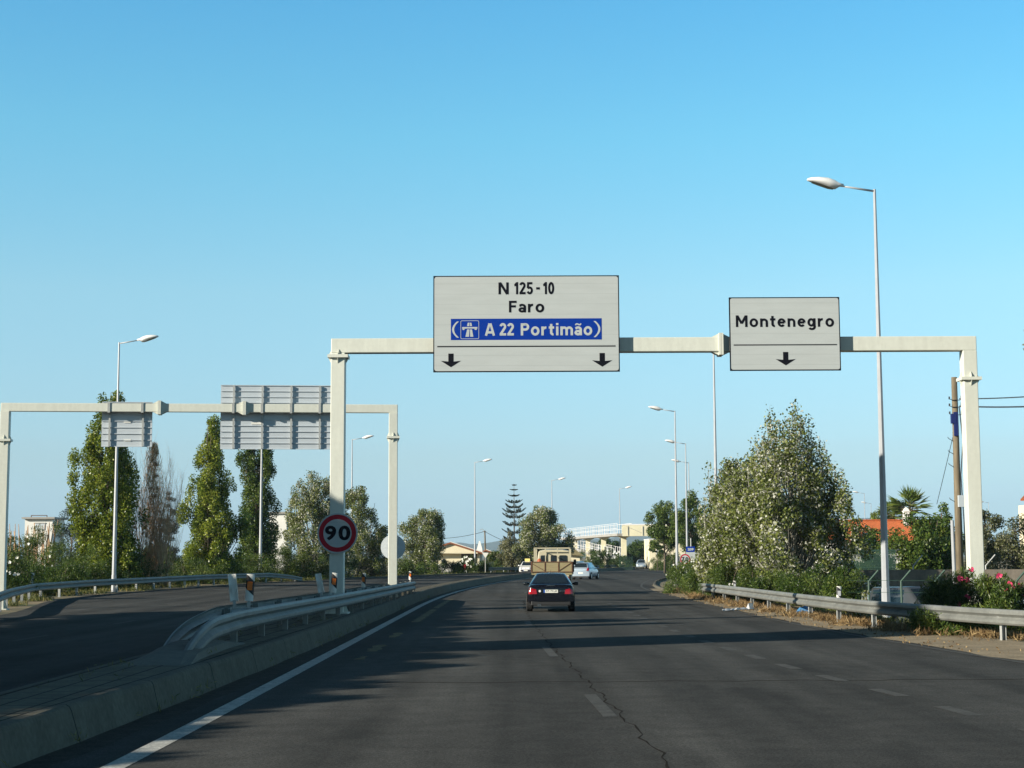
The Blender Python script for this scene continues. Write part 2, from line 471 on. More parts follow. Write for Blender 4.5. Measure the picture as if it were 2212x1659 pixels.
def ground_material():
    m = bpy.data.materials.new('dry_ground')
    m.use_nodes = True
    nt = m.node_tree; L = nt.links
    b = nt.nodes['Principled BSDF']
    geo = nt.nodes.new('ShaderNodeNewGeometry')
    def noise(s, d):
        n = nt.nodes.new('ShaderNodeTexNoise'); n.inputs['Scale'].default_value = s; n.inputs['Detail'].default_value = d
        L.new(geo.outputs['Position'], n.inputs['Vector']); return n.outputs['Fac']
    def ramp(v, st):
        r = nt.nodes.new('ShaderNodeValToRGB'); e = r.color_ramp.elements
        e[0].position, e[0].color = st[0][0], (*st[0][1], 1); e[1].position, e[1].color = st[-1][0], (*st[-1][1], 1)
        for p, c in st[1:-1]:
            x = e.new(p); x.color = (*c, 1)
        L.new(v, r.inputs[0]); return r.outputs[0]
    a = ramp(noise(0.35, 6), [(0.36, (0.055, 0.062, 0.022)), (0.52, (0.17, 0.13, 0.065)), (0.66, (0.25, 0.19, 0.11))])
    c = ramp(noise(9, 4), [(0.3, (0.65, 0.65, 0.65)), (0.7, (1.3, 1.3, 1.3))])
    mx = nt.nodes.new('ShaderNodeMix'); mx.data_type = 'RGBA'; mx.blend_type = 'MULTIPLY'; mx.inputs['Factor'].default_value = 1
    L.new(a, mx.inputs['A']); L.new(c, mx.inputs['B']); L.new(mx.outputs['Result'], b.inputs['Base Color'])
    b.inputs['Roughness'].default_value = 0.95
    return m
M['ground'] = ground_material()

# ------------------------------------------------------------------ road plan (metres; Y runs ahead)
def bend(y): return 0.0 if y < 65 else (y - 65) ** 2 / (2 * 740.0)
KERB_H = 0.40
ISL_R = [(-40, -5.6), (10, -5.02), (15.9, -4.83), (22, -4.58), (32, -4.42), (47, -4.33), (65, -4.28), (400, -4.28)]   # base of the right kerb, without the bend
ISL_L = [(-40, -6.6), (15, -6.3), (20, -6.3), (28, -6.45), (33, -6.4), (47, -5.85), (66, -5.55), (90, -5.45), (400, -5.45)]
def isl_r(y): return stable(ISL_R, y) + bend(y)
def isl_l(y): return stable(ISL_L, y) + bend(y)
LEFT_EDGE = [(-60, -17.0), (40, -17.3), (58, -17.7), (70, -20.6), (83, -23.2), (103, -22.7), (120, -21.9), (140, -18.6), (163, -11.9), (179, -7.9), (195, -1.8),
             (212, 5.2), (240, 13.5), (269, 24.0), (330, 46.0)]
RIGHT_LINE = [(-60, 20.0), (10, 12.0), (20, 10.6), (30, 9.45), (38.5, 8.65), (48, 8.2), (61, 7.95), (85, 7.92), (101, 8.05), (113, 8.8), (134, 11.0), (155, 14.3), (189, 20.5), (230, 30), (330, 60)]
def far_kerb(y): return stable(LEFT_EDGE, y)
def right_line(y): return stable(RIGHT_LINE, y)

# ground: one sheet to the horizon, dipping into the parking lot on the right
def ground_z(x, y):
    lot = sstep(11.6, 14.6, x) * sstep(36, 46, y) * (1 - sstep(120, 140, y)) * (1 - sstep(60, 80, x))
    return -1.0 * lot
xs = sorted(set([-9000, -3000, -1000, -400, -150, -80, -40, -25, -12, 0, 6, 9, 10.4] + [11 + 0.5 * k for k in range(12)] + [18, 20, 25, 32, 40, 50, 60, 65, 70, 75, 80, 100, 150, 400, 1000, 3000, 9000]))
ys = sorted(set([-600, -100, 0, 20, 30] + [34 + 2 * k for k in range(9)] + [60, 70, 80, 90, 100, 110, 118, 124, 130, 136, 142, 160, 200, 260, 350, 500, 800, 1500, 3000, 6000, 12000]))
mb = MB()
mb.grid([[(x, y, ground_z(x, y)) for x in xs] for y in ys])
tag(mb.build('ground', M['ground'], smooth=True), kind='structure')

mb = MB()
rows = []
yy = [-40 + 3.0 * k for k in range(125)]
for y in yy:
    l = far_kerb(y) ; r = right_line(y) + 0.45 + (0.35 if y > 95 else 0) + 0.12 * math.sin(y * 0.9) * math.sin(y * 0.37)
    n = 24
    rows.append([(lerp(l, r, k / n), y, 0.004) for k in range(n + 1)])
mb.grid(rows)
tag(mb.build('road', M['asphalt']), kind='structure')

# dusty strip beside the carriageway on the right
mb = MB()
rows = []
for y in [-20 + 1.5 * k for k in range(82)]:
    a = right_line(y) + 0.25 + 0.18 * math.sin(y * 1.3) * math.sin(y * 0.41 + 1)
    rows.append([(a, y, 0.010), (a + 0.9, y, 0.012), (a + 2.6, y, 0.010)])
mb.grid(rows)
tag(mb.build('road_shoulder', M['dirt']), kind='structure')

# markings, and the yellowish strips beside the left edge line
def strip(mb, f, y0, y1, w, z, step=1.5, wob=0.0):
    n = max(2, int((y1 - y0) / step) + 1)
    rows = []
    for k in range(n + 1):
        y = lerp(y0, y1, k / n)
        x = f(y) + (wob * math.sin(y * 2.7) + wob * 0.7 * math.sin(y * 7.1 + 1) if wob else 0)
        ww = w * (1 + (0.5 * math.sin(y * 5.3) if wob else 0))
        rows.append([(x - ww / 2, y, z), (x + ww / 2, y, z)])
    mb.grid(rows)
mb = MB()
strip(mb, lambda y: -3.82 + bend(y) - 0.05 * sstep(20, 10, y), -10, 260, 0.24, 0.008)
mb.build('edge_line', M['paint_line']); tag(bpy.data.objects['edge_line'], kind='structure')
mb = MB()
strip(mb, right_line, 12, 230, 0.15, 0.014)
tag(mb.build('edge_line', M['paint_worn']), kind='structure')
mb = MB()
strip(mb, lambda y: far_kerb(y) + 0.9, 90, 240, 0.16, 0.008)
strip(mb, lambda y: isl_l(y) - 0.7, 10, 240, 0.16, 0.008)
tag(mb.build('edge_line', M['paint_worn']), kind='structure')
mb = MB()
for y0, y1, w in ((32.2, 33.2, 0.16), (35.0, 37.6, 0.24), (41.0, 43.6, 0.22), (50.5, 63.0, 0.26), (64.2, 77.5, 0.24)):  # broken yellowish strips, lighter than the asphalt, right of the left edge line
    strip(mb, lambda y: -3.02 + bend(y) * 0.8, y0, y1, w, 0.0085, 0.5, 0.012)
tag(mb.build('edge_line', M['yellow_strip']), kind='structure')
LANE = [(10, 1.50), (22.6, 1.19), (34.5, 0.73), (55, 0.35), (80, 0.25), (400, 0.25)]
lane = lambda y: stable(LANE, y) + bend(y)
mb = MB()
for y0, y1 in ((20.6, 23.9), (33.0, 36.4), (47.5, 51.0), (62, 65.5), (90.5, 94), (104.5, 108), (118.5, 122), (132.5, 136)):
    strip(mb, lane, y0, y1, 0.18, 0.0085)
tag(mb.build('lane_line', M['paint_worn']), kind='structure')
SLIP = [(15, 6.5), (19.3, 5.95), (22.2, 5.5), (25.4, 5.25), (30.8, 4.9), (36, 4.5), (48, 4.25), (70, 4.1), (100, 4.2), (120, 4.7), (160, 6.5)]
slip = lambda y: stable(SLIP, y)
mb = MB()
y = 12.0
while y < 70:
    strip(mb, slip, y, y + 1.3, 0.22, 0.0085)
    y += 2.85
tag(mb.build('lane_line', M['paint_worn']), kind='structure')
mb = MB()
for k in range(10):
    y = 22 + k * 5.0
    strip(mb, lambda q: -12.2 + bend(q), y * 2 - 24, y * 2 - 21, 0.15, 0.0085)
tag(mb.build('lane_line', M['paint_worn']), kind='structure')
# cracks and sealed joints in the asphalt
mb = MB()
strip(mb, lambda y: lane(y) + 0.16, 13, 75, 0.022, 0.0062, 0.35, 0.04)
tag(mb.build('road_crack', M['crack']), kind='structure')
mb = MB()
rows = []
for k in range(90):
    x = -2.2 + 13.2 * k / 89
    y = 26.3 + 0.03 * x + 0.07 * math.sin(x * 3.1) + 0.04 * math.sin(x * 8.3)
    rows.append([(x, y - 0.04, 0.0062), (x, y + 0.04, 0.0062)])
mb.grid(rows)
tag(mb.build('road_crack', M['crack']), kind='structure')
# gritty gutter along the median kerb
mb = MB()
rows = []
for k in range(90):
    y = -5 + 1.5 * k
    rows.append([(isl_r(y) - 0.02, y, 0.0065), (isl_r(y) + 0.38 + 0.06 * math.sin(y * 2.3), y, 0.0065)])
mb.grid(rows)
tag(mb.build('gutter', M['gutter']), kind='structure')

# ------------------------------------------------------------------ median: kerb stones and paving
def joints_material(name, col, du, dv, wid, var=0.2):
    """Concrete with dark joints every du across and dv along (UV in metres)."""
    m = mat(name, col, 0.85, 0, var, 2.2, bump=0.3, bscale=60, var2=0.16, scale2=14, streak=(1.2, 1.2, 0.8), spec=0.1)
    nt = m.node_tree; L = nt.links
    b = nt.nodes['Principled BSDF']
    src = b.inputs['Base Color'].links[0].from_socket
    uv = nt.nodes.new('ShaderNodeUVMap'); uv.uv_map = 'UVMap'
    sp = nt.nodes.new('ShaderNodeSeparateXYZ'); L.new(uv.outputs[0], sp.inputs[0])
    outs = []
    for k, d in ((0, du), (1, dv)):
        a = nt.nodes.new('ShaderNodeMath'); a.operation = 'DIVIDE'; L.new(sp.outputs[k], a.inputs[0]); a.inputs[1].default_value = d
        f = nt.nodes.new('ShaderNodeMath'); f.operation = 'FRACT'; L.new(a.outputs[0], f.inputs[0])
        c = nt.nodes.new('ShaderNodeMath'); c.operation = 'LESS_THAN'; L.new(f.outputs[0], c.inputs[0]); c.inputs[1].default_value = wid / d
        outs.append(c.outputs[0])
    mxm = nt.nodes.new('ShaderNodeMath'); mxm.operation = 'MAXIMUM'; L.new(outs[0], mxm.inputs[0]); L.new(outs[1], mxm.inputs[1])
    mx = nt.nodes.new('ShaderNodeMix'); mx.data_type = 'RGBA'
    L.new(mxm.outputs[0], mx.inputs['Factor']); L.new(src, mx.inputs['A']); mx.inputs['B'].default_value = (0.010, 0.009, 0.008, 1)
    L.new(mx.outputs['Result'], b.inputs['Base Color'])
    return m
M['paving'] = joints_material('median_paving', (0.125, 0.112, 0.080), 0.40, 0.9, 0.030)
M['kerb_joint'] = joints_material('median_kerb_stone', (0.105, 0.098, 0.076), 50.0, 3.6, 0.03, 0.16)
def strip_uv(name, fn, y0, y1, step, material, parent=None):
    """fn(y) -> list of (x, z); the mesh carries UV = (distance across, distance along)."""
    n = int((y1 - y0) / step)
    vs, uvs, fs = [], [], []
    for k in range(n + 1):
        y = y0 + step * k
        pr = fn(y); u = 0
        for i, (x, z) in enumerate(pr):
            if i: u += math.hypot(x - pr[i - 1][0], z - pr[i - 1][1])
            vs.append((x, y, z)); uvs.append((u, y))
    w = len(pr)
    for k in range(n):
        for i in range(w - 1):
            fs.append((k * w + i, k * w + i + 1, (k + 1) * w + i + 1, (k + 1) * w + i))
    me = bpy.data.meshes.new(name); me.from_pydata(vs, [], fs)
    ul = me.uv_layers.new(name='UVMap')
    li = np.empty(len(me.loops), dtype=np.int32); me.loops.foreach_get('vertex_index', li)
    ul.data.foreach_set('uv', np.array(uvs, dtype=np.float32)[li].ravel())
    me.materials.append(material); me.update()
    return link_mesh(name, me, parent)
median = thing('median_pavement', None, None, (0, 0, 0), kind='structure')
wv = lambda y: 0.012 * math.sin(y * 1.1) + 0.008 * math.sin(y * 2.9)
strip_uv('kerb', lambda y: [(isl_r(y) - 0.30, KERB_H + 0.005), (isl_r(y) - 0.15, KERB_H + 0.006 + wv(y) * 0.4), (isl_r(y) - 0.11, KERB_H - 0.012), (isl_r(y) - 0.085, KERB_H - 0.06), (isl_r(y) + wv(y), 0.0)], -20, 250, 1.0, M['kerb_joint'], median)
strip_uv('kerb', lambda y: [(isl_l(y), 0.0), (isl_l(y) + 0.085, KERB_H - 0.06), (isl_l(y) + 0.115, KERB_H - 0.01), (isl_l(y) + 0.30, KERB_H + 0.005)], -20, 250, 1.0, M['kerb_joint'], median)
strip_uv('paving', lambda y: [(isl_l(y) + 0.30, KERB_H), (lerp(isl_l(y), isl_r(y), 0.5), KERB_H + 0.004), (isl_r(y) - 0.30, KERB_H)], -20, 250, 1.0, M['paving'], median)
# far kerb round the outside of the bend
strip_uv('kerb', lambda y: [(far_kerb(y) - 0.05, 0.0), (far_kerb(y) - 0.08, 0.14), (far_kerb(y) - 0.40, 0.15), (far_kerb(y) - 0.45, 0.0)], 150, 330, 2.0, M['kerb_joint'])
tag(bpy.data.objects['kerb.002'] if 'kerb.002' in bpy.data.objects else COL.objects[-1], kind='structure')
strip_uv('kerb', lambda y: [(right_line(y) + 1.0, 0.13), (right_line(y) + 0.84, 0.13), (right_line(y) + 0.80, 0.0)], 92, 330, 2.0, M['kerb_joint'])
tag(COL.objects[-1], kind='structure')

mb = MB()
rows = [(24.6, 0.0, -5.95, -4.78), (26.0, 0.13, -5.85, -4.95), (27.2, 0.17, -5.95, -5.0), (29.2, 0.15, -6.15, -5.05), (31.0, 0.0, -6.2, -5.0)]
mb.loft([[(a, y, KERB_H - 0.02), (a + 0.06, y, KERB_H + h * 0.7), (a + 0.22, y, KERB_H + h), (b - 0.22, y, KERB_H + h), (b - 0.06, y, KERB_H + h * 0.7), (b, y, KERB_H - 0.02)] for y, h, a, b in rows], True, True)
tag(mb.build('concrete_anchor', M['concrete'], smooth=False), 'low concrete hump anchoring the near ends of the median guardrails', 'anchor block')

# ------------------------------------------------------------------ guardrails
def w_profile(side):
    """W-beam cross-section (offset towards traffic, height below the top)."""
    d = 0.085
    pr = [(0.02, 0.0), (0.055, -0.012), (d, -0.055), (d, -0.115), (0.02, -0.165), (0.0, -0.185), (0.02, -0.205), (d, -0.255), (d, -0.315), (0.055, -0.358), (0.02, -0.37)]
    back = [(x - 0.012, z) for x, z in pr[::-1]]
    return [(x * side, z) for x, z in pr + back]
def guardrail(name, label, path, side, post_every, post_from=0.0, post_to=1e9, zfoot=lambda x, y: 0.0, drop=0.37, dark_posts=False):
    """path: (x, y, ztop) points; side +1: the face looks to the right of the walk direction."""
    pts = []
    for (a, b) in zip(path, path[1:]):
        n = max(1, int((Vector(b) - Vector(a)).length / (0.35 if dark_posts else 1.0)))
        pts += [Vector(a).lerp(Vector(b), k / n) for k in range(n)]
    pts.append(Vector(path[-1]))
    for it in range(2):
        pts = [pts[0]] + [(pts[i - 1] + pts[i] * 2 + pts[i + 1]) / 4 for i in range(1, len(pts) - 1)] + [pts[-1]]
    t = thing(name, label, 'guardrail', (pts[0].x, pts[0].y, 0))
    pr = w_profile(side)
    rings, cum = [], [0]
    for i, p in enumerate(pts):
        d = pts[min(i + 1, len(pts) - 1)] - pts[max(i - 1, 0)]
        d.z = 0; d.normalize()
        nrm = Vector((d.y, -d.x, 0))
        rings.append([p + nrm * x + Vector((0, 0, z)) for x, z in pr])
        if i: cum.append(cum[-1] + (p - pts[i - 1]).length)
    mb = MB(); mb.loft(rings, True, True)
    mb.build('beam', M['rail'], t, world=True)
    # bolts of the lap joints
    s = post_from
    while s < min(cum[-1], post_to):
        i = max(k for k in range(len(cum)) if cum[k] <= s)
        p = pts[i].lerp(pts[min(i + 1, len(pts) - 1)], 0 if i + 1 >= len(cum) else (s - cum[i]) / (cum[i + 1] - cum[i]))
        d = pts[min(i + 1, len(pts) - 1)] - pts[max(i - 1, 0)]; d.z = 0; d.normalize()
        nrm = Vector((d.y, -d.x, 0)) * side
        q = p - nrm * 0.10
        zf = zfoot(q.x, q.y)
        mb = MB()
        h = p.z - 0.03 - zf + 0.02
        c = Vector((q.x, q.y, zf - 0.02 + h / 2))
        mb.obox(c, nrm * 0.055, d * 0.006, (0, 0, h / 2))
        mb.obox(c + d * 0.04 - nrm * 0.055, nrm * 0.005, d * 0.046, (0, 0, h / 2))
        mb.obox(c + d * 0.04 + nrm * 0.055, nrm * 0.005, d * 0.046, (0, 0, h / 2))
        mb.obox(p - nrm * 0.02 + Vector((0, 0, -0.185)), nrm * 0.024, d * 0.05, (0, 0, 0.12))
        mb.build('post', M['shaded_post'] if dark_posts else M['galv'], t, world=True)
        s += post_every
    return t
kz = lambda x, y: KERB_H
rt = [(-5.30, 25.9, 0.40), (-5.24, 26.4, 0.72), (-5.12, 27.6, 0.99), (-5.16, 30.7, 1.02), (-5.02, 36, 1.02), (-4.70, 47, 1.01), (-4.50, 58, 0.99), (-4.42, 68, 0.96), (-4.40, 73, 0.93), (-4.62, 75.5, 0.80), (-4.80, 76.5, 0.62)]
guardrail('guardrail', 'long grey guardrail on the right edge of the kerbed median, nearest the sedan lane', rt, 1, 2.9, 5.0, 50.5, kz, dark_posts=True)
lt = [(-6.02, 28.2, 0.42), (-6.06, 29.3, 0.68), (-6.05, 30.6, 0.86), (-6.0, 33.1, 1.02), (-5.80, 38, 1.02), (-5.42, 47, 1.01), (-5.22, 58, 0.99), (-5.08, 68, 0.96), (-5.0, 75.5, 0.93)]
guardrail('guardrail', 'shaded guardrail on the left edge of the median, seen from its back', lt, -1, 2.9, 5.5, 47.5, kz, dark_posts=True)
ll = [(-17.6, 40, 0.78), (-18.1, 57, 0.80), (-20.6, 67, 0.80), (-23.4, 80, 0.80), (-23.9, 92, 0.80), (-23.2, 103, 0.80), (-22.4, 120, 0.80), (-19.9, 134, 0.78), (-18.9, 140, 0.5), (-18.5, 143, 0.30)]
guardrail('guardrail', 'dark guardrail curving along the far left verge under the poplars', ll, 1, 4.0, 2.0, 105, lambda x, y: 0.0)
rr = [(9.42, 82.0, 0.62), (9.12, 80.2, 0.70), (9.12, 74, 0.74), (9.32, 63, 0.75), (9.55, 53, 0.75), (9.95, 45.5, 0.75), (11.2, 39, 0.74), (13.2, 33, 0.74), (16.2, 27, 0.74)]
guardrail('guardrail', 'sunlit grey guardrail along the right shoulder in front of the white poplar', rr, 1, 3.7, 3.0, 62, lambda x, y: ground_z(x, y))
fr = [(far_kerb(y) - 1.6, y, 0.75) for y in range(196, 262, 6)]
guardrail('guardrail', 'far dark guardrail beyond the bend, right of the silver hatchback', fr, 1, 4.0, 1.0, 70)
# ------------------------------------------------------------------ text
def text_shape(body, bold=0.0, space=1.0, shear=0.0):
    cu = bpy.data.curves.new('text', 'FONT')
    cu.body = body; cu.size = 1.0; cu.offset = bold; cu.space_character = space
    cu.resolution_u = 4
    ob = bpy.data.objects.new('text', cu)
    COL.objects.link(ob)
    dg = bpy.context.evaluated_depsgraph_get()
    me = bpy.data.meshes.new_from_object(ob.evaluated_get(dg))
    vs = [(v.co.x, v.co.y) for v in me.vertices]
    fs = [list(p.vertices) for p in me.polygons]
    bpy.data.objects.remove(ob); bpy.data.curves.remove(cu); bpy.data.meshes.remove(me)
    return vs, fs
def put_text(mb, body, x0, x1, z0, z1, y, bold=0.02, space=1.0, basis=None):
    """Letters of body fitted into the box on the plane y (facing -Y), or basis=(o,u,v)."""
    vs, fs = text_shape(body, bold, space)
    ax = [v[0] for v in vs]; az = [v[1] for v in vs]
    a0, a1, b0, b1 = min(ax), max(ax), min(az), max(az)
    out = []
    for (x, z) in vs:
        u = lerp(x0, x1, (x - a0) / (a1 - a0)); w = lerp(z0, z1, (z - b0) / (b1 - b0))
        out.append((u, y, w) if basis is None else tuple(basis[0] + basis[1] * u + basis[2] * w))
    mb.add(out, fs)
def rrect(x0, x1, z0, z1, r, n=5):
    p = []
    for cx, cz, a0 in ((x1 - r, z1 - r, 0), (x0 + r, z1 - r, 90), (x0 + r, z0 + r, 180), (x1 - r, z0 + r, 270)):
        for k in range(n + 1):
            a = R(a0 + 90 * k / n); p.append((cx + r * math.cos(a), cz + r * math.sin(a)))
    return p
def disc(mb, c, r0, r1, y, n=40):
    """ring (or full disc when r0 = 0) facing -Y"""
    if r0 == 0:
        mb.add([(c[0] + r1 * math.cos(2 * math.pi * k / n), y, c[1] + r1 * math.sin(2 * math.pi * k / n)) for k in range(n)], [list(range(n))])
    else:
        mb.grid([[(c[0] + r * math.cos(2 * math.pi * k / n), y, c[1] + r * math.sin(2 * math.pi * k / n)) for k in range(n + 1)] for r in (r0, r1)])

# road-sign alphabet drawn as strokes of even weight: capital height 1, small letters 0.73
SW = 0.19
def _arc(cx, cy, rx, ry, a0, a1, n=14):
    return [(cx + rx * math.cos(R(lerp(a0, a1, k / n))), cy + ry * math.sin(R(lerp(a0, a1, k / n)))) for k in range(n + 1)]
h_ = SW / 2
def _n(x, w):      # arch of n starting at stem x
    return _arc(x + w / 2, 0.73 - h_ - w / 2, w / 2, w / 2, 180, 0, 12) + [(x + w, 0)]
GLYPH = {
    'N': (0.78, [[(h_, 0), (h_, 1)], [(h_ + 0.02, 0.98), (0.76 - h_, 0.02)], [(0.78 - h_, 0), (0.78 - h_, 1)]]),
    'M': (0.92, [[(h_, 0), (h_, 1)], [(h_ + 0.02, 0.97), (0.46, 0.30)], [(0.46, 0.30), (0.90 - h_, 0.97)], [(0.92 - h_, 0), (0.92 - h_, 1)]]),
    '1': (0.36, [[(0.02, 0.74), (0.10, 0.76), (0.20, 0.90)], [(0.36 - h_, 0), (0.36 - h_, 1)]]),
    '2': (0.54, [_arc(0.265, 0.72, 0.185, 0.195, 168, -28) + [(0.10, 0.13)], [(0.0, h_), (0.54, h_)]]),
    '5': (0.54, [[(0.50, 1 - h_), (0.12, 1 - h_), (0.09, 0.50)], [(0.09, 0.53)] + _arc(0.255, 0.32, 0.195, 0.235, 118, -158, 18)]),
    '0': (0.54, [_arc(0.27, 0.5, 0.185, 0.4125, 0, 360, 28)]),
    '-': (0.30, [[(0, 0.40), (0.30, 0.40)]]),
    'F': (0.60, [[(h_, 0), (h_, 1)], [(h_ * 2, 1 - h_), (0.60, 1 - h_)], [(h_ * 2, 0.52), (0.54, 0.52)]]),
    'P': (0.66, [[(h_, 0), (h_, 1)], [(h_ * 2, 1 - h_), (0.38, 1 - h_)] + _arc(0.38, 0.70, 0.19, 0.2125, 90, -90, 12) + [(h_ * 2, 0.4875)]]),
    'A': (0.84, [[(0.09, 0), (0.385, 1)], [(0.75, 0), (0.455, 1)], [(0.22, 0.27), (0.62, 0.27)]]),
    'a': (0.56, [[(0.06, 0.56)] + _arc(0.27, 0.46, 0.205, 0.185, 140, 0, 12) + [(0.475, 0)], _arc(0.26, 0.215, 0.185, 0.135, 0, 360, 20)]),
    'r': (0.44, [[(h_, 0), (h_, 0.73)], _arc(0.37, 0.38, 0.265, 0.262, 165, 84, 8)]),
    'o': (0.66, [_arc(0.33, 0.365, 0.243, 0.285, 0, 360, 28)]),
    't': (0.42, [[(0.19, 0.94), (0.19, 0.25)] + _arc(0.33, 0.24, 0.14, 0.155, 180, 285, 8), [(0, 0.645), (0.42, 0.645)]]),
    'i': (SW, [[(h_, 0), (h_, 0.73)], [(h_, 0.84), (h_, 1.01)]]),
    'n': (0.62, [[(h_, 0), (h_, 0.73)], _n(h_, 0.62 - SW)]),
    'm': (0.98, [[(h_, 0), (h_, 0.73)], _n(h_, 0.40), _n(h_ + 0.405, 0.40)]),
    'e': (0.62, [[(0.10, 0.375), (0.53, 0.375)], _arc(0.315, 0.365, 0.228, 0.28, 0, 318, 24)]),
    'g': (0.64, [_arc(0.29, 0.375, 0.205, 0.27, 0, 360, 24), [(0.64 - h_, 0.73), (0.64 - h_, -0.02)] + _arc(0.335, -0.02, 0.218, 0.175, 0, -152, 12)]),
    'ã': (0.56, None),
}
_tilde = [(0.06, 0.84), (0.13, 0.93), (0.22, 0.93), (0.34, 0.87), (0.43, 0.87), (0.50, 0.96)]
GLYPH['ã'] = (0.56, GLYPH['a'][1] + [_tilde])
def stroke_text(mb, word, x0, x1, z0, y, cap, gap=0.17):
    """word drawn with its baseline at z0, capital height cap, fitted between x0 and x1."""
    adv, tot = [], 0
    for ch in word:
        adv.append(tot); tot += GLYPH[ch][0] + gap
    tot -= gap
    kx = (x1 - x0) / tot
    lay = 0
    for ch, a in zip(word, adv):
        for st in GLYPH[ch][1]:
            w = (SW if st is not _tilde else 0.11) / 2
            closed = math.hypot(st[0][0] - st[-1][0], st[0][1] - st[-1][1]) < 1e-6 and len(st) > 4
            p = [Vector((q[0], q[1])) for q in (st[:-1] if closed else st)]
            n = len(p); L_, R_ = [], []
            for k in range(n):
                d0 = (p[k] - p[k - 1]).normalized() if (k > 0 or closed) else None
                d1 = (p[(k + 1) % n] - p[k]).normalized() if (k < n - 1 or closed) else None
                if d0 is None: d0 = d1
                if d1 is None: d1 = d0
                t_ = (d0 + d1).normalized(); m_ = Vector((-t_.y, t_.x)); s_ = w / max(0.5, m_.dot(Vector((-d1.y, d1.x))))
                L_.append(p[k] + m_ * s_); R_.append(p[k] - m_ * s_)
            if closed: L_.append(L_[0]); R_.append(R_[0])
            yy = y - 0.0006 * (lay % 4); lay += 1
            mb.grid([[(x0 + (a + q.x) * kx, yy, z0 + q.y * cap) for q in side] for side in (R_, L_)])

# ------------------------------------------------------------------ gantries
def gantry(label, xl, yl, xr, yr, zb, ztop, wpost, hbeam, flange_l, flange_r, joints, foot=KERB_H, depth=0.46):
    t = thing('sign_gantry', label, 'gantry', (xl, yl, 0), group='overhead sign gantries')
    a, b = Vector((xl, yl, 0)), Vector((xr, yr, 0))
    d = (b - a).normalized(); nrm = Vector((d.y, -d.x, 0))
    zc = ztop - hbeam / 2
    up = Vector((0, 0, 1))
    mb = MB()
    mb.obox((a + b) / 2 + up * zc, d * ((b - a).length / 2 + wpost / 2), nrm * (wpost * depth), up * hbeam / 2)
    mb.build('beam', M['cream_steel'], t, world=True, bevel=0.02)
    for p, zf, zbase in ((a, flange_l, foot), (b, flange_r, zb)):
        mb = MB()
        mb.obox(p + up * ((zbase + ztop - hbeam - 0.002) / 2), d * wpost / 2, nrm * wpost / 2, up * ((ztop - hbeam - 0.002 - zbase) / 2))
        ps = mb.build('post', M['cream_steel'], t, world=True, bevel=0.02)
        mb = MB()
        mb.obox(p + up * zf, d * (wpost * 0.72), nrm * (wpost * 0.72), up * 0.045)
        for s in (-1, 1):
            for e in (-1, 1):
                for q in (d, nrm):
                    o = p + q * s * wpost * 0.51 + up * (zf + e * 0.05)
                    mb.prism([(0, 0), (wpost * 0.2, 0), (0, e * 0.16)], o - (nrm if q is d else d) * 0.01, q * s, up, (nrm if q is d else d) * 0.02)
        mb.build('flange', M['cream_steel'], ps, world=True)
        mb = MB()
        mb.obox(p + up * (zbase + 0.02), d * (wpost * 0.85), nrm * (wpost * 0.85), up * 0.025)
        for s in (-1, 1):
            mb.prism([(0, 0), (wpost * 0.32, 0), (0, 0.32)], p + d * s * wpost * 0.5 + up * (zbase + 0.046) - nrm * 0.012, d * s, up, nrm * 0.024)
        mb.build('base_plate', M['cream_steel'], ps, world=True)
    for j in joints:
        c = a + (b - a) * j + up * zc
        mb = MB()
        mb.obox(c - d * 0.034, d * 0.03, nrm * wpost * 0.7, up * (hbeam * 0.5 + 0.11))
        mb.obox(c + d * 0.034, d * 0.03, nrm * wpost * 0.7, up * (hbeam * 0.5 + 0.11))
        for s in (-1, 1):
            for e in (-1, 1):
                mb.prism([(0, 0), (0.20, 0), (0, 0.10)], c + d * s * 0.066 + up * e * (hbeam * 0.5 + 0.003) - nrm * (wpost * 0.3), d * s, up * e, nrm * 0.02)
                mb.prism([(0, 0), (0.20, 0), (0, 0.10)], c + d * s * 0.066 + up * e * (hbeam * 0.5 + 0.003) + nrm * (wpost * 0.28), d * s, up * e, nrm * 0.02)
        mb.build('joint_flange', M['cream_steel'], t, world=True)
    return t

YG = 47.0
gxl, gxr = PX(730, YG, 5), PX(2096, YG, 6)
gz = PZ(733, YG, 730); gz2 = PZ(727.5, YG, 2096)
gtop = (gz + gz2) / 2
mg = FPX / YG * 1.0
gantry('tall cream gantry spanning the right carriageway, carrying the place-name signs', gxl, YG, gxr, YG, -0.6, gtop, 0.41, 0.42, PZ(771, YG, 730), PZ(819, YG, 2096), [(1558 - 730) / 1366.0])

YA, YB = 64.6, 66.0
axl, axr = PX(8, YA, 5), PX(849, YB, 5)
az = (PZ(868, YA, 8) + PZ(877, YB, 849)) / 2
gantry('cream gantry across the left carriageway, seen from behind with its grey sign backs', axl, YA, axr, YB, KERB_H, az, 0.36, 0.34, PZ(951, YA, 8), PZ(945, YB, 850), [(338 - 8) / 841.0, (522 - 8) / 841.0], foot=0.0, depth=0.34)

def plane_map(pcx, pcy, Y):
    c = P(pcx, pcy, Y)
    m = (P(pcx + 50, pcy, Y) - P(pcx - 50, pcy, Y)).x / 100
    return (lambda px: c.x + (px - pcx) * m), (lambda py: c.z - (py - pcy) * m), m

def arrow_poly(cx, z0, z1, w):
    """Broad down arrow with a barbed head."""
    h = z1 - z0
    return [(cx - w * 0.13, z1), (cx - w * 0.13, z0 + h * 0.42), (cx - w * 0.5, z0 + h * 0.47), (cx, z0), (cx + w * 0.5, z0 + h * 0.47), (cx + w * 0.13, z0 + h * 0.42), (cx + w * 0.13, z1)]
def flat(mb, poly, y):
    mb.add([(x, y, z) for x, z in poly], [list(range(len(poly)))])

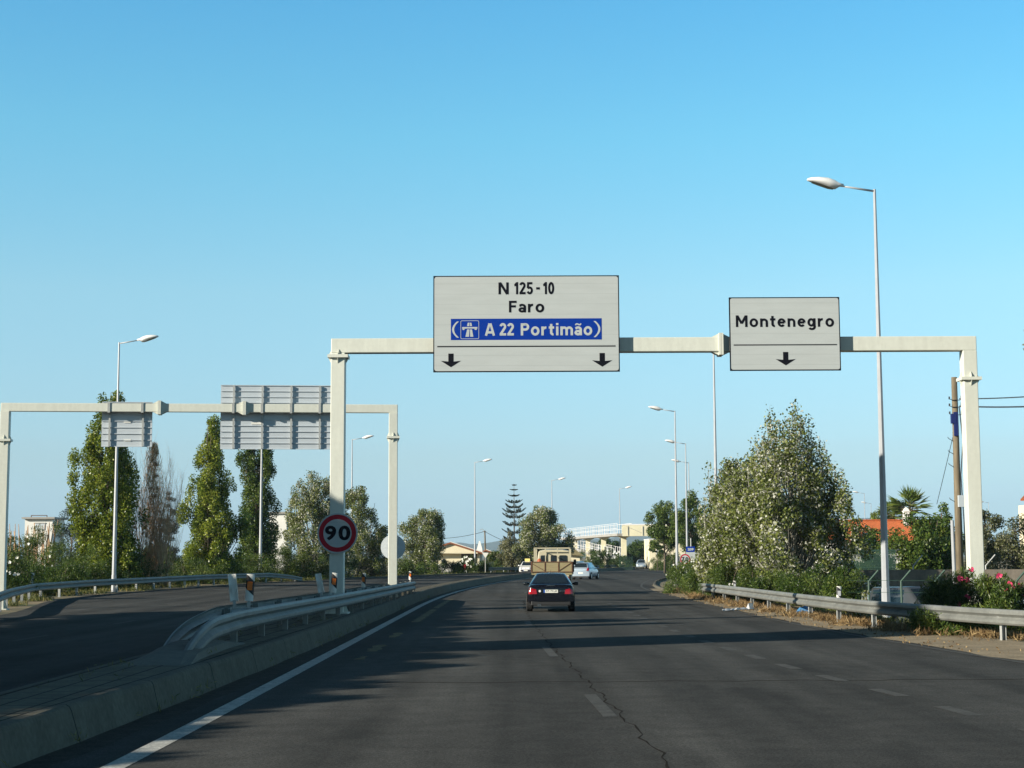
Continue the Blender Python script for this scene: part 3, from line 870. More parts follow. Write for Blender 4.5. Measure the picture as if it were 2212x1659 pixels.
YS = YG - 0.41
def sign_body(t, x0, x1, z0, z1, border, rad):
    mb = MB(); mb.box(x0, x1, YS, YS + 0.06, z0, z1)
    mb.build('panel', M['sign_black'], t, world=True)
    mb = MB(); flat(mb, rrect(x0 + border, x1 - border, z0 + border, z1 - border, rad), YS - 0.004)
    mb.build('face', M['sign_white'], t, world=True)
    n = max(2, int((x1 - x0) / 1.3))
    for k in range(n):
        mb = MB()
        x = lerp(x0 + 0.45, x1 - 0.45, k / (n - 1))
        mb.box(x - 0.04, x + 0.04, YS + 0.062, YS + 0.16, z0 + 0.05, z1 - 0.05)
        mb.box(x - 0.05, x + 0.05, YS + 0.16, YS + 0.215, gtop - 0.42, gtop)
        mb.build('bracket', M['galv'], t, world=True)

# big sign
sx, sz, sm = plane_map(1136.5, 699, YS)
t = thing('overhead_sign', 'wide grey road sign reading N 125-10 Faro with a blue A 22 Portimão band', 'road sign', (sx(1136.5), YS, sz(804)))
sign_body(t, sx(936), sx(1338), sz(804), sz(594), 0.030, 0.07)
yl = YS - 0.008
c8 = lambda x: 1040 / 1.1573 + x / (3.95 * 1.1573)      # from the enlarged crop of the sign
r8 = lambda y: 660 / 1.1573 + y / (3.95 * 1.1573)
mb = MB()
cz = lambda a, b: sz(r8(b)) - sz(r8(a))
stroke_text(mb, 'N', sx(c8(815)), sx(c8(916)), sz(r8(296)), yl, cz(296, 176))
stroke_text(mb, '125', sx(c8(970)), sx(c8(1155)), sz(r8(296)), yl, cz(296, 174), 0.12)
stroke_text(mb, '-', sx(c8(1188)), sx(c8(1225)), sz(r8(286)), yl, cz(296, 174))
stroke_text(mb, '10', sx(c8(1256)), sx(c8(1365)), sz(r8(296)), yl, cz(296, 174), 0.12)
mb.build('lettering', M['sign_black'], t, world=True)
mb = MB()
stroke_text(mb, 'Faro', sx(c8(918)), sx(c8(1265)), sz(r8(477)), yl, cz(477, 360), 0.16)
mb.build('lettering', M['sign_black'], t, world=True)
mb = MB(); flat(mb, [(sx(c8(344)), sz(r8(750))), (sx(c8(1833)), sz(r8(750))), (sx(c8(1833)), sz(r8(538))), (sx(c8(344)), sz(r8(538)))], yl)
band = mb.build('blue_band', M['sign_blue'], t, world=True)
yb = YS - 0.012
mb = MB()
stroke_text(mb, 'A', sx(c8(680)), sx(c8(780)), sz(r8(708)), yb, cz(708, 586))
mb.build('lettering', M['sign_white'], band, world=True); mb = MB()
stroke_text(mb, '22', sx(c8(826)), sx(c8(966)), sz(r8(707)), yb, cz(707, 584), 0.10)
mb.build('lettering', M['sign_white'], band, world=True); mb = MB()
stroke_text(mb, 'Portimão', sx(c8(1034)), sx(c8(1738)), sz(r8(707)), yb, cz(707, 586), 0.15)
mb.build('lettering', M['sign_white'], band, world=True)
for xa, s in ((c8(414), 1), (c8(1762), -1)):       # brackets
    mb = MB()
    pts0, pts1 = [], []
    for k in range(13):
        a = lerp(-1, 1, k / 12)
        zc_, hh = sz(r8(646)), (sz(r8(566)) - sz(r8(726))) / 2
        xo = sx(xa) - s * (1 - a * a) * 0.140 + s * 0.0
        pts0.append((xo - 0.030, yb, zc_ + a * hh)); pts1.append((xo + 0.030, yb, zc_ + a * hh))
    mb.grid([pts0, pts1])
    mb.build('lettering', M['sign_white'], band, world=True)
mb = MB()     # motorway symbol: framed road passing under a bridge
X0, X1, Z0, Z1 = sx(c8(440)), sx(c8(622)), sz(r8(740)), sz(r8(556))
o_, i_ = rrect(X0, X1, Z0, Z1, 0.04), rrect(X0 + 0.013, X1 - 0.013, Z0 + 0.013, Z1 - 0.013, 0.03)
mb.grid([[(x, yb, z) for x, z in o_ + o_[:1]], [(x, yb, z) for x, z in i_ + i_[:1]]])
def pic(poly): flat(mb, [(sx(c8(x)), sz(r8(y))) for x, y in poly], yb)
pic([(488, 718), (524, 718), (528, 645), (505, 645)]); pic([(535, 718), (566, 718), (553, 645), (533, 645)])
pic([(504, 612), (526, 612), (528, 578), (511, 578)]); pic([(533, 612), (553, 612), (546, 578), (533, 578)])
pic([(456, 636), (606, 636), (606, 621), (456, 621)])
pic([(462, 650), (475, 650), (484, 637), (456, 637)]); pic([(582, 650), (597, 650), (604, 637), (576, 637)])
mb.build('motorway_symbol', M['sign_white'], band, world=True)
mb = MB(); mb_z = sz(r8(815))
flat(mb, [(sx(c8(210)), mb_z - 0.017), (sx(c8(1968)), mb_z - 0.017), (sx(c8(1968)), mb_z + 0.017), (sx(c8(210)), mb_z + 0.017)], yl)
mb.build('divider_line', M['sign_black'], t, world=True)
for cx_ in (345, 1835):
    mb = MB(); flat(mb, arrow_poly(sx(c8(cx_)), sz(r8(1020)), sz(r8(884)), 200 * sm / (3.95 * 1.1573)), yl)
    mb.build('arrow', M['sign_black'], t, world=True)

# smaller sign
sx, sz, sm = plane_map(1695.5, 721, YS)
t = thing('overhead_sign', 'smaller grey road sign reading Montenegro above one down arrow', 'road sign', (sx(1695), YS, sz(801)))
sign_body(t, sx(1576), sx(1815), sz(801), sz(641), 0.030, 0.06)
c9 = lambda x: (1600 + x / 2.5136) / 1.1573
r9 = lambda y: (420 + y / 2.5136) / 1.1573
mb = MB()
stroke_text(mb, 'Montenegro', sx(c9(603)), sx(c9(1219)), sz(r9(998)), yl, sz(r9(924)) - sz(r9(998)), 0.17)
mb.build('lettering', M['sign_black'], t, world=True)
mb = MB(); z_ = sz(r9(1112))
flat(mb, [(sx(c9(587)), z_ - 0.015), (sx(c9(1236)), z_ - 0.015), (sx(c9(1236)), z_ + 0.015), (sx(c9(587)), z_ + 0.015)], yl)
mb.build('divider_line', M['sign_black'], t, world=True)
mb = MB(); flat(mb, arrow_poly(sx(c9(912)), sz(r9(1242)), sz(r9(1157)), 126 * sm / (2.5136 * 1.1573)), yl)
mb.build('arrow', M['sign_black'], t, world=True)

# sign backs on the left gantry
da = (Vector((axr, YB, 0)) - Vector((axl, YA, 0))).normalized()
na = Vector((-da.y, da.x, 0))           # away from the camera
def sign_back(px0, px1, py0, py1, rails, label, planks):
    def on(px):
        d = ray(px, 900)
        # intersect with the gantry line pushed 0.34 m to its far side
        o = Vector((axl, YA, 0)) + na * 0.235
        den = d.x * da.y - d.y * da.x
        s = (o.x * da.y - o.y * da.x) / den
        return Vector((d.x * s, d.y * s, 0))
    a, b = on(px0), on(px1)
    ym = (a.y + b.y) / 2
    z0, z1 = PZ(py1, ym, (px0 + px1) / 2), PZ(py0, ym, (px0 + px1) / 2)
    t = thing('overhead_sign', label, 'road sign', (a.x, a.y, z0), group='sign backs on the left gantry')
    up = Vector((0, 0, 1)); half = (b - a) / 2; c = (a + b) / 2
    mb = MB()
    mb.obox(c + up * (z0 + z1) / 2 + na * 0.03, half, na * 0.02, up * ((z1 - z0) / 2))
    h = (z1 - z0) / planks
    for k in range(planks + 1):
        zz = z0 + k * h
        mb.obox(c + up * zz - na * 0.008, half * 0.999, na * 0.020, up * 0.014)
    mb.build('panel', M['sign_back'], t, world=True)
    mb = MB()
    mb.obox(c + up * (z0 + z1) / 2 + na * 0.054, half * 1.0, na * 0.003, up * ((z1 - z0) / 2))
    mb.build('face', M['sign_white'], t, world=True)
    for px in rails:
        q = on(px)
        mb = MB()
        mb.obox(q + up * (z0 + z1) / 2 - na * 0.060, da * 0.035, na * 0.035, up * ((z1 - z0) / 2 - 0.01))
        mb.obox(q + up * (az - 0.17) - na * 0.375, da * 0.05, na * 0.015, up * 0.20)
        mb.obox(q + up * (az + 0.022) - na * 0.235, da * 0.05, na * 0.15, up * 0.018)
        mb.obox(q + up * (az - 0.362) - na * 0.235, da * 0.05, na * 0.15, up * 0.018)
        mb.build('support_rail', M['galv'], t, world=True)
    return t, (a, b, z0, z1, c, up)
c3 = lambda x: x / 2.127 / 1.1573
s1, g1 = sign_back(220, 329, 869, 964.5, [c3(585), c3(762)], 'small grey back of a ribbed road sign hanging under the left gantry', 7)
s2, g2 = sign_back(476.5, 741, 833, 970, [c3(1243), c3(1395), c3(1549), c3(1701)], 'large grey back of a ribbed road sign crossing the left gantry beam', 11)
for px, py, tt, g, w in ((275, 911, s1, g1, 0.14), (275, 951, s1, g1, 0.14), (554, 915, s2, g2, 0.20)):
    a_, b_, z0, z1, c_, up_ = g
    q = P(px, py, c_.y)
    pos = a_ + da * ((q.x - a_.x) / da.x) + up_ * q.z - na * 0.012
    mb = MB(); mb.obox(pos, da * w, na * 0.003, up_ * 0.045)
    mb.build('sticker', M['white_plastic'], tt, world=True)

# speed limit sign on the near post
def round_sign(label, px, py, Y, r, text, side=-1, post=None, name='speed_sign'):
    c = P(px, py, Y)
    t = thing(name, label, 'road sign', (c.x, Y, c.z))
    n = 48
    mb = MB()
    ring = [(r, 0.0), (r, 0.02), (r * 0.97, 0.03), (0.001, 0.03)]
    mb.loft([[(rr_ * math.cos(2 * math.pi * k / n), y, rr_ * math.sin(2 * math.pi * k / n)) for k in range(n)] for rr_, y in [(0.001, 0.0)] + ring], True, True)
    mb.build('disc', M['sign_back'], t)
    mb = MB(); disc(mb, (0, 0), r * 0.925, r * 0.99, -0.004); mb.build('border', M['sign_white'], t)
    mb = MB(); disc(mb, (0, 0), r * 0.70, r * 0.925, -0.004); mb.build('red_ring', M['sign_red'], t)
    mb = MB(); disc(mb, (0, 0), 0, r * 0.70, -0.004); mb.build('face', M['sign_white'], t)
    mb = MB()
    for d, x0, x1 in text:
        put_text(mb, d, x0 * r, x1 * r, -0.35 * r, 0.38 * r, -0.008, 0.035)
    mb.build('lettering', M['sign_black'], t)
    return t
r90 = 43.2 / FPX * YG
t = round_sign('round red-rimmed 90 speed sign on the near gantry post', 729, 1152, YG - 0.32, r90, [('9', -0.62, -0.06), ('0', 0.05, 0.64)])
for z_ in (0.24, -0.24):
    mb = MB(); mb.box(-0.20, 0.20, 0.032, 0.10, z_ - 0.04, z_ + 0.04); mb.build('bracket', M['galv'], t)
# the back of the round sign on the far post
cb = P(849, 1182, YB + 0.28)
t = thing('speed_sign', 'plain grey back of a round sign behind the far post of the left gantry', 'road sign', cb)
rb = 26.5 / FPX * YB
mb = MB(); mb.loft([[(q * math.cos(2 * math.pi * k / 40), y, q * math.sin(2 * math.pi * k / 40)) for k in range(40)] for q, y in ((0.001, 0), (rb, 0), (rb, 0.03), (0.001, 0.03))], True, True)
mb.build('disc', M['sign_back'], t)
mb = MB(); disc(mb, (0, 0), 0, rb * 0.98, 0.034); mb.build('face', M['sign_white'], t)
for z_ in (0.18, -0.18):
    mb = MB(); mb.box(-0.17, 0.17, -0.09, -0.002, z_ - 0.03, z_ + 0.03); mb.build('bracket', M['galv'], t)

# ------------------------------------------------------------------ street lamps
def lamp_proto(h, arm, rb, rt, side=-1, lift=0.12):
    t = thing('street_lamp', 'street lamp', 'street lamp', (0, 0, 0), group='street lamps along the road')
    mb = MB(); mb.tube([(0, 0, 0), (0, 0, h * 0.4), (0, 0, h)], [rb, lerp(rb, rt, 0.45), rt], 8)
    mb.tube([(0, 0, 0), (0, 0, 0.9)], [rb * 1.12, rb * 1.08], 8)
    mb.build('pole', M['pole'], t, smooth=False)
    mb = MB(); mb.tube([(0, 0, h - 0.06), (side * arm, 0, h + lift)], [rt * 0.8, rt * 0.6], 8)
    mb.build('arm', M['pole'], t, smooth=True)
    # cobra-head luminaire
    secs = []
    L = 0.92
    prof = [(-0.12, 0.055, 0.05, 0.05), (0.0, 0.075, 0.06, 0.06), (0.14, 0.15, 0.13, 0.17), (0.34, 0.20, 0.17, 0.15), (0.62, 0.20, 0.15, 0.085), (0.84, 0.16, 0.10, 0.05), (0.95, 0.08, 0.05, 0.03), (0.98, 0.01, 0.01, 0.01)]
    for q, w, up, dn in prof:
        ring = []
        for k in range(14):
            a = 2 * math.pi * k / 14
            zz = math.sin(a)
            ring.append((side * (arm + q * 1.05), w * math.cos(a), h + lift + 0.03 + (q * 0.17) + (up if zz > 0 else dn) * zz))
        secs.append(ring)
    mb = MB(); mb.loft(secs, True, True)
    hd = mb.build('lamp_head', M['lamp_white'], t, smooth=True)
    mb = MB()
    ring = []
    for q, w, dn in ((0.20, 0.10, 0.165), (0.34, 0.15, 0.150), (0.62, 0.155, 0.092), (0.84, 0.11, 0.052)):
        ring.append([(side * (arm + q * 1.05), w * c_, h + lift + 0.03 + q * 0.17 - dn - 0.012 * (1 - abs(c_)) - 0.004) for c_ in (-1, -0.5, 0, 0.5, 1)])
    mb.grid(ring); mb.build('lens', M['lamp_glass'], hd, smooth=True)
    return t
L_right = lamp_proto(13.4, 1.10, 0.125, 0.045, -1)
L_left = None
lamps = []
def place_lamp(proto, px, Y, pytop, label, first=False, pz=0.0):
    o = proto if first else copy_tree(proto)
    x = PX(px, Y, pz + 0.5)
    o.location = (x, Y, pz)
    top = PZ(pytop, Y, px) - pz
    s = top / proto['h']
    o.scale = (s, s, s)
    o['label'] = label
    return o
L_right['h'] = 13.34
place_lamp(L_right, 1914, 53.0, 413, 'tallest nearest street lamp, behind the right guardrail with its arm to the left', True, 0.0)
place_lamp(L_right, 1550, 95, 752, 'street lamp rising behind the white poplar, its top behind the gantry beam')
place_lamp(L_right, 1463, 141, 889, 'street lamp left of the white poplar, first of the far row on the right')
place_lamp(L_right, 1485, 181, 959, 'street lamp just left of the white poplar, second of the far row on the right')
place_lamp(L_right, 1491, 214, 1000, 'street lamp just left of the white poplar, smallest of the far row on the right')
place_lamp(L_right, 1885, 330, 1088, 'tiny far street lamp above the orange roof, the lower of two')
place_lamp(L_right, 1871, 300, 1066, 'tiny far street lamp above the orange roof, the higher of two')
place_lamp(L_right, 2140, 320, 1086, 'tiny far street lamp between the right gantry post and the clipped orange roof')
L_left = lamp_proto(13.4, 1.1, 0.125, 0.045, 1)
L_left['h'] = 13.34
place_lamp(L_left, 246, 98, 742, 'tall street lamp in front of the leftmost poplar, crossing the left gantry', True)
place_lamp(L_left, 562, 142, 862, 'street lamp half hidden behind the large sign back, in front of the third poplar')
place_lamp(L_left, 759, 174, 950, 'street lamp behind the rounded white poplars, between two gantry posts')
place_lamp(L_left, 1026, 217, 999, 'street lamp beside the low cream house and the give-way sign')
place_lamp(L_left, 1193, 267, 1038, 'street lamp rising behind the tree over the cargo truck')
place_lamp(L_left, 1340, 300, 1056, 'street lamp standing in front of the white footbridge railing')

# ------------------------------------------------------------------ delineators
def delineator_proto(h=0.50, w=0.155, kind='amber'):
    t = thing('delineator_post', 'delineator', 'delineator', (0, 0, 0), group='delineators on the guardrails')
    n = 8
    def prof(k):
        a = lerp(-1, 1, k / n)
        return a * w / 2, -0.045 * math.sqrt(max(0, 1 - a * a * 0.85))
    fr = [prof(k) for k in range(n + 1)]
    ring = lambda z: [(x, y, z) for x, y in fr] + [(x * 0.93, y + 0.012, z) for x, y in fr[::-1]]
    mb = MB(); mb.loft([ring(0), ring(h * 0.97), [(x * 0.9, y, z + h * 0.03) for x, y, z in ring(h * 0.97)]], True, True)
    mb.build('shell', M['white_plastic'], t, smooth=False)
    zlo = lambda x: h * 0.30 - x / w * h * 0.28 + 0.02
    zhi = lambda x: h * 0.83 - x / w * h * 0.28 + 0.02
    mb = MB(); mb.grid([[(x * 1.01, y - 0.003, zlo(x)) for x, y in fr], [(x * 1.01, y - 0.003, min(h * 0.97, zhi(x))) for x, y in fr]])
    mb.build('black_band', M['black_plastic'], t)
    mb = MB(); mb.box(-w * 0.31, w * 0.31, -0.062, -0.050, h * 0.40, h * 0.72)
    mb.build('reflector', M['amber'] if kind == 'amber' else M['silver_reflector'], t)
    mb = MB(); mb.box(-0.02, 0.02, 0.012, 0.02, h * 0.28, h * 0.56); mb.box(-w * 0.35, -w * 0.22, 0.0, 0.008, h * 0.35, h * 0.62); mb.box(w * 0.22, w * 0.35, 0.0, 0.008, h * 0.35, h * 0.62)
    mb.build('moulded_ribs', M['white_plastic'], t)
    mb = MB(); mb.box(-0.03, 0.03, -0.012, 0.012, -0.12, 0.02); mb.box(-0.12, 0.12, -0.01, 0.01, -0.13, -0.118)
    mb.build('stem', M['galv'], t)
    return t
D0 = delineator_proto()
def place_delin(proto, px, py0, Y, label, face=0.0, lean=0.0, hpx=None, first=False):
    o = proto if first else copy_tree(proto)
    p = P(px, py0, Y)
    o.location = p
    o.rotation_euler = (0, lean, face)
    if hpx:
        s = hpx / FPX * Y / 0.50
        o.scale = (s, s, s)
    o['label'] = label
    return o
place_delin(D0, 538, 1298, 32.0, 'nearest white delineator with an orange reflector, leaning slightly right', 0.05, 0.06, 57, True)
place_delin(D0, 506, 1299, 32.2, 'nearest delineator turned to show its grey ribbed back', math.pi + 0.15, 0.10, 58)
place_delin(D0, 720, 1280, 43.5, 'white delineator with an orange reflector at the foot of the 90 sign post', 0.0, 0.08, 42)
place_delin(D0, 694, 1281, 43.8, 'leaning delineator showing its back left of the 90 sign post', math.pi, 0.18, 42)
place_delin(D0, 785, 1269, 55.5, 'white delineator between the two gantry posts on the median', -0.3, 0.06, 31)
place_delin(D0, 886, 1252.5, 76.0, 'farthest small delineator on the median, right of the left gantry', 0.0, 0.0, 18)
D1 = delineator_proto(0.50, 0.155, 'silver')
D1['group'] = 'delineators along the right guardrail'
place_delin(D1, 1812, 1301, 54.5, 'white black-banded delineator nearest on the right guardrail', 0.0, 0.03, 34, True)
place_delin(D1, 1587, 1277, 72.0, 'shaded delineator on the right guardrail under the white poplar', 0.0, 0.0, 22)
place_delin(D1, 1522.5, 1272, 82.0, 'farthest delineator beside the end of the right guardrail', 0.0, 0.0, 20)
place_delin(D1, 69, 1260, 80.5, 'small pale delineator by the far left guardrail in front of dark shrubs', 0.3, 0.05, 22)
# ------------------------------------------------------------------ cars (front towards +Y, origin on the ground under the middle)
def car(name, label, cat, loc, rz, paint, st, gh, wheels, group=None, rwin=(0.10, 0.88, 0.84), detail=None, wheel_r=0.31, fwin=(0.08, 0.9, 0.86)):
    """st: body stations (y, half width, bottom z, top z); gh: roof stations (y, wb, wt, zb, zt): rear base, rear top, front top, front base."""
    t = thing(name, label, cat, loc, rz, group)
    def ring(y, w, zb, zs):
        h = zs - zb
        half = [(0.0, zb), (w * 0.72, zb), (w * 0.93, zb + 0.05), (w * 0.985, zb + 0.22 * h), (w, zb + 0.48 * h), (w * 0.985, zb + 0.74 * h), (w * 0.94, zs - 0.035), (w * 0.86, zs), (w * 0.45, zs + 0.015), (0.0, zs + 0.02)]
        return [(x, y, z) for x, z in half] + [(-x, y, z) for x, z in half[-2:0:-1]]
    mb = MB(); mb.loft([ring(*s) for s in st], True, True)
    mb.build('body', paint, t, smooth=True, sub=1)
    def gring(y, wb, wt, zb, zt):
        e = min(1.0, (zt - zb) / 0.3)
        half = [(wb, zb), (lerp(wb, wt, 0.55), lerp(zb, zt, 0.55)), (wt, zt - 0.07 * e), (wt * 0.93, zt - 0.025 * e), (wt * 0.8, zt - 0.010 * e), (wt * 0.4, zt), (0.0, zt + 0.004)]
        return [(x, y, z) for x, z in half] + [(-x, y, z) for x, z in half[-2::-1]]
    def gat(a, b, k):
        return [lerp(p, q, k) for p, q in zip(a, b)]
    A, B, C_, D_ = gh
    mb = MB()
    mb.loft([gring(*A), gring(*gat(A, B, 0.5)), gring(*B), gring(*gat(B, C_, 0.3)), gring(*gat(B, C_, 0.7)), gring(*C_), gring(*gat(C_, D_, 0.5)), gring(*D_)], False, False)
    mb.build('roof', paint, t, smooth=True)
    def patch(a, b, t0, t1, u, out):
        rows = []
        for i in range(5):
            s = gat(a, b, lerp(t0, t1, i / 4))
            y, wb, wt, zb, zt = s
            e = min(1.0, (zt - zb) / 0.3)
            row = []
            for k in range(9):
                x = lerp(-u, u, k / 8)
                z = zt - (0.010 * e) * max(0, (abs(x) - 0.4) / 0.4) + 0.006
                row.append((x * wt, y + out, z))
            rows.append(row)
        return rows
    mb = MB(); mb.grid(patch(A, B, *rwin, -0.006)); mb.build('rear_window', M['glass'], t, smooth=True)
    mb = MB(); mb.grid(patch(D_, C_, *fwin, 0.006)); mb.build('windscreen', M['glass'], t, smooth=True)
    for s in (-1, 1):
        mb = MB()
        for k0, k1 in ((0.06, 0.48), (0.53, 0.94)):
            def sp(f, v):
                q = gat(B, C_, f)
                y, wb, wt, zb, zt = q
                slope = (1 if f > 0.5 else -1) * (1 - v) * 0.16 * abs(f - 0.5) * 2
                x = lerp(wb, wt, v); z = lerp(zb, zt - 0.07, v)
                return (s * (x + 0.008), y + slope * (abs(A[0] - B[0])) * 2.0, z)
            mb.grid([[sp(lerp(k0, k1, i / 4), v) for i in range(5)] for v in (0.12, 0.5, 0.93)])
        mb.build('side_window', M['glass'], t)
    for y in wheels[1:]:
        for s in (-1, 1):
            tw = wheels[0]
            mb = MB()
            pr = [(-0.13, wheel_r * 0.62), (-0.13, wheel_r * 0.93), (-0.10, wheel_r), (0.075, wheel_r), (0.10, wheel_r * 0.93), (0.10, wheel_r * 0.62)]
            mb.loft([[(s * tw + x, y + r * math.cos(2 * math.pi * k / 24), wheel_r + r * math.sin(2 * math.pi * k / 24)) for k in range(24)] for x, r in pr], True, True)
            w = mb.build('wheel', M['rubber'], t, smooth=False)
            mb = MB()
            mb.loft([[(s * (tw + x), y + r * math.cos(2 * math.pi * k / 20), wheel_r + r * math.sin(2 * math.pi * k / 20)) for k in range(20)] for x, r in ((0.102, wheel_r * 0.60), (0.106, wheel_r * 0.5), (0.104, 0.05), (0.112, 0.04), (0.112, 0.001))], True, False)
            mb.build('rim', M['alloy'], w)
            mb = MB()      # dark arch round the tyre
            mb.grid([[(s * (tw + 0.094), y + r * math.cos(R(a)), wheel_r + r * math.sin(R(a))) for a in range(-8, 190, 18)] for r in (wheel_r * 0.9, wheel_r * 1.16)])
            mb.build('wheel_arch', M['trim'], t)
    if detail: detail(t)
    return t
def rings_emblem(mb, c, r, y):
    for k in range(4):
        x = c[0] + (k - 1.5) * r * 1.5
        disc(mb, (x, c[1]), r * 0.78, r, y, 20)
def plate(t, x0, x1, z0, z1, y, text, face=-1):
    mb = MB(); mb.box(x0, x1, min(y, y - face * 0.012), max(y, y - face * 0.012), z0, z1)
    pl = mb.build('number_plate', M['plate_white'], t)
    yo = y + face * 0.003
    w = x1 - x0
    bx0, bx1 = (x0, x0 + w * 0.10) if face < 0 else (x1 - w * 0.10, x1)
    mb = MB(); mb.add([(bx0, yo, z0), (bx1, yo, z0), (bx1, yo, z1), (bx0, yo, z1)], [[0, 1, 2, 3]]); mb.build('country_strip', M['plate_blue'], pl)
    if text:
        mb = MB(); put_text(mb, text, x0 + w * 0.16, x1 - w * 0.05, z0 + (z1 - z0) * 0.2, z1 - (z1 - z0) * 0.2, yo, 0.02)
        mb.build('lettering', M['sign_black'], pl)

# --- the black sedan ahead
YA4 = 58.6
pa = G(1193.5, 1322.5); 
def sedan_detail(t):
    yb = -2.235
    def patchz(x0, x1, z0, z1, y, bulge=0.012, n=6, taper=0.0):
        return [[(lerp(x0 + taper * (1 - j / 4) * (1 if x0 > 0 else 0), x1, i / n), y - bulge * math.sin(math.pi * j / 4) * math.sin(math.pi * (i + 0.5) / (n + 1)), lerp(z0, z1, j / 4)) for i in range(n + 1)] for j in range(5)]
    for s in (-1, 1):
        mb = MB()
        rows = []
        for j in range(6):
            z = lerp(0.655, 0.90, j / 5)
            row = []
            for i in range(8):
                q = i / 7
                x = lerp(0.50 + 0.05 * (j / 5), 0.815 - 0.035 * (j / 5), q)
                y = yb - 0.018 + 0.20 * max(0, q - 0.62) ** 1.3 + 0.05 * (j / 5) - 0.012 * math.sin(math.pi * j / 5)
                row.append((s * x, y, z))
            rows.append(row if s > 0 else row[::-1])
        rows = rows + [[(x, y + 0.05, z) for x, y, z in rows[-1]]]
        mb.grid(rows)
        tl = mb.build('tail_light', M['tail_red'], t, smooth=True)
    plate(t, -0.26, 0.26, 0.70, 0.81, yb - 0.012, '37-70-JE')
    mb = MB(); rings_emblem(mb, (0, 0.925), 0.048, yb + 0.022); mb.build('rings_emblem', M['chrome'], t)
    mb = MB(); disc(mb, (-0.40, 0.762), 0, 0.042, yb - 0.006, 18); mb.build('round_sticker', M['white_plastic'], t)
    mb = MB(); put_text(mb, 'A4', 0.31, 0.38, 0.735, 0.79, yb - 0.008, 0.03); put_text(mb, '1.9 TDI', 0.41, 0.52, 0.745, 0.775, yb - 0.008, 0.03); mb.build('model_badge', M['chrome'], t)
    mb = MB(); mb.loft([[(x, yb - 0.055 + 0.11 * max(0, abs(x) - 0.5) ** 1.5 * 3, z) for x in (-0.84, -0.7, -0.5, 0, 0.5, 0.7, 0.84)] for z in (0.40, 0.46, 0.56, 0.60)], False, False)
    mb.build('bumper', M['car_black'], t, smooth=True)
    mb = MB(); mb.box(-0.72, 0.72, yb - 0.02, yb + 0.3, 0.24, 0.40); mb.build('lower_bumper', M['trim'], t, bevel=0.03)
    for x in (-0.455, -0.385):
        mb = MB(); mb.cyl((x, yb - 0.06, 0.265), (x, yb + 0.2, 0.265), 0.028, 0.028, 14); mb.build('exhaust_pipe', M['chrome'], t)
    for s in (-1, 1):
        mb = MB()
        mb.loft([[(s * (0.86 + a), 0.62 + 0.05 * math.cos(th) * k, 0.985 + 0.065 * math.sin(th) * k) for th in [2 * math.pi * q / 12 for q in range(12)]] for a, k in ((-0.06, 0.3), (0.02, 0.7), (0.05, 1.0), (0.15, 1.0), (0.18, 0.6))], True, True)
        mr = mb.build('wing_mirror', M['car_black'], t, smooth=True)
        mb = MB(); mb.add([(s * 0.90, 0.567, 0.945), (s * 1.01, 0.567, 0.945), (s * 1.01, 0.567, 1.03), (s * 0.90, 0.567, 1.03)], [[0, 1, 2, 3]]); mb.build('mirror_glass', M['glass'], mr)
    mb = MB(); mb.box(-0.14, 0.14, -1.52, -1.50, 1.03, 1.055); mb.build('brake_light', M['tail_red'], t)
    for s in (-0.36, 0.36):
        mb = MB(); mb.obox((s, -0.55, 1.12), (0.13, 0, 0), (0, 0.04, 0.01), (0, -0.01, 0.09)); mb.build('headrest', M['trim'], t, bevel=0.03)
    mb = MB()
    mb.add([(-0.86, -2.2, 0.6), (-0.86, -1.1, 0.6)], [])
    mb = MB(); mb.box(-0.865, -0.858, -1.0, 1.2, 0.58, 0.62); mb.box(0.858, 0.865, -1.0, 1.2, 0.58, 0.62); mb.build('side_moulding', M['trim'], t)
    mb = MB(); mb.tube([(0, -0.75, 1.40), (0, -0.95, 1.47), (0, -1.02, 1.52)], [0.006, 0.005, 0.003], 6); mb.build('aerial', M['trim'], t)
car('sedan_car', 'black four-door sedan seen from behind in the middle of the road', 'car', (pa.x, pa.y + 2.24, 0), R(-1.5), M['car_black'],
    [(-2.24, 0.74, 0.36, 0.86), (-2.20, 0.815, 0.27, 0.97), (-2.05, 0.85, 0.24, 1.005), (-1.5, 0.866, 0.22, 1.0), (-0.6, 0.868, 0.22, 0.955), (0.6, 0.868, 0.22, 0.94), (1.3, 0.862, 0.22, 0.90), (1.9, 0.82, 0.24, 0.80), (2.18, 0.70, 0.3, 0.68), (2.24, 0.6, 0.38, 0.6)],
    [(-1.72, 0.78, 0.74, 1.0, 1.005), (-0.88, 0.80, 0.555, 0.97, 1.385), (0.22, 0.80, 0.57, 0.95, 1.40), (1.02, 0.78, 0.70, 0.93, 0.935)],
    (0.775, -1.35, 1.30), detail=sedan_detail, wheel_r=0.315)

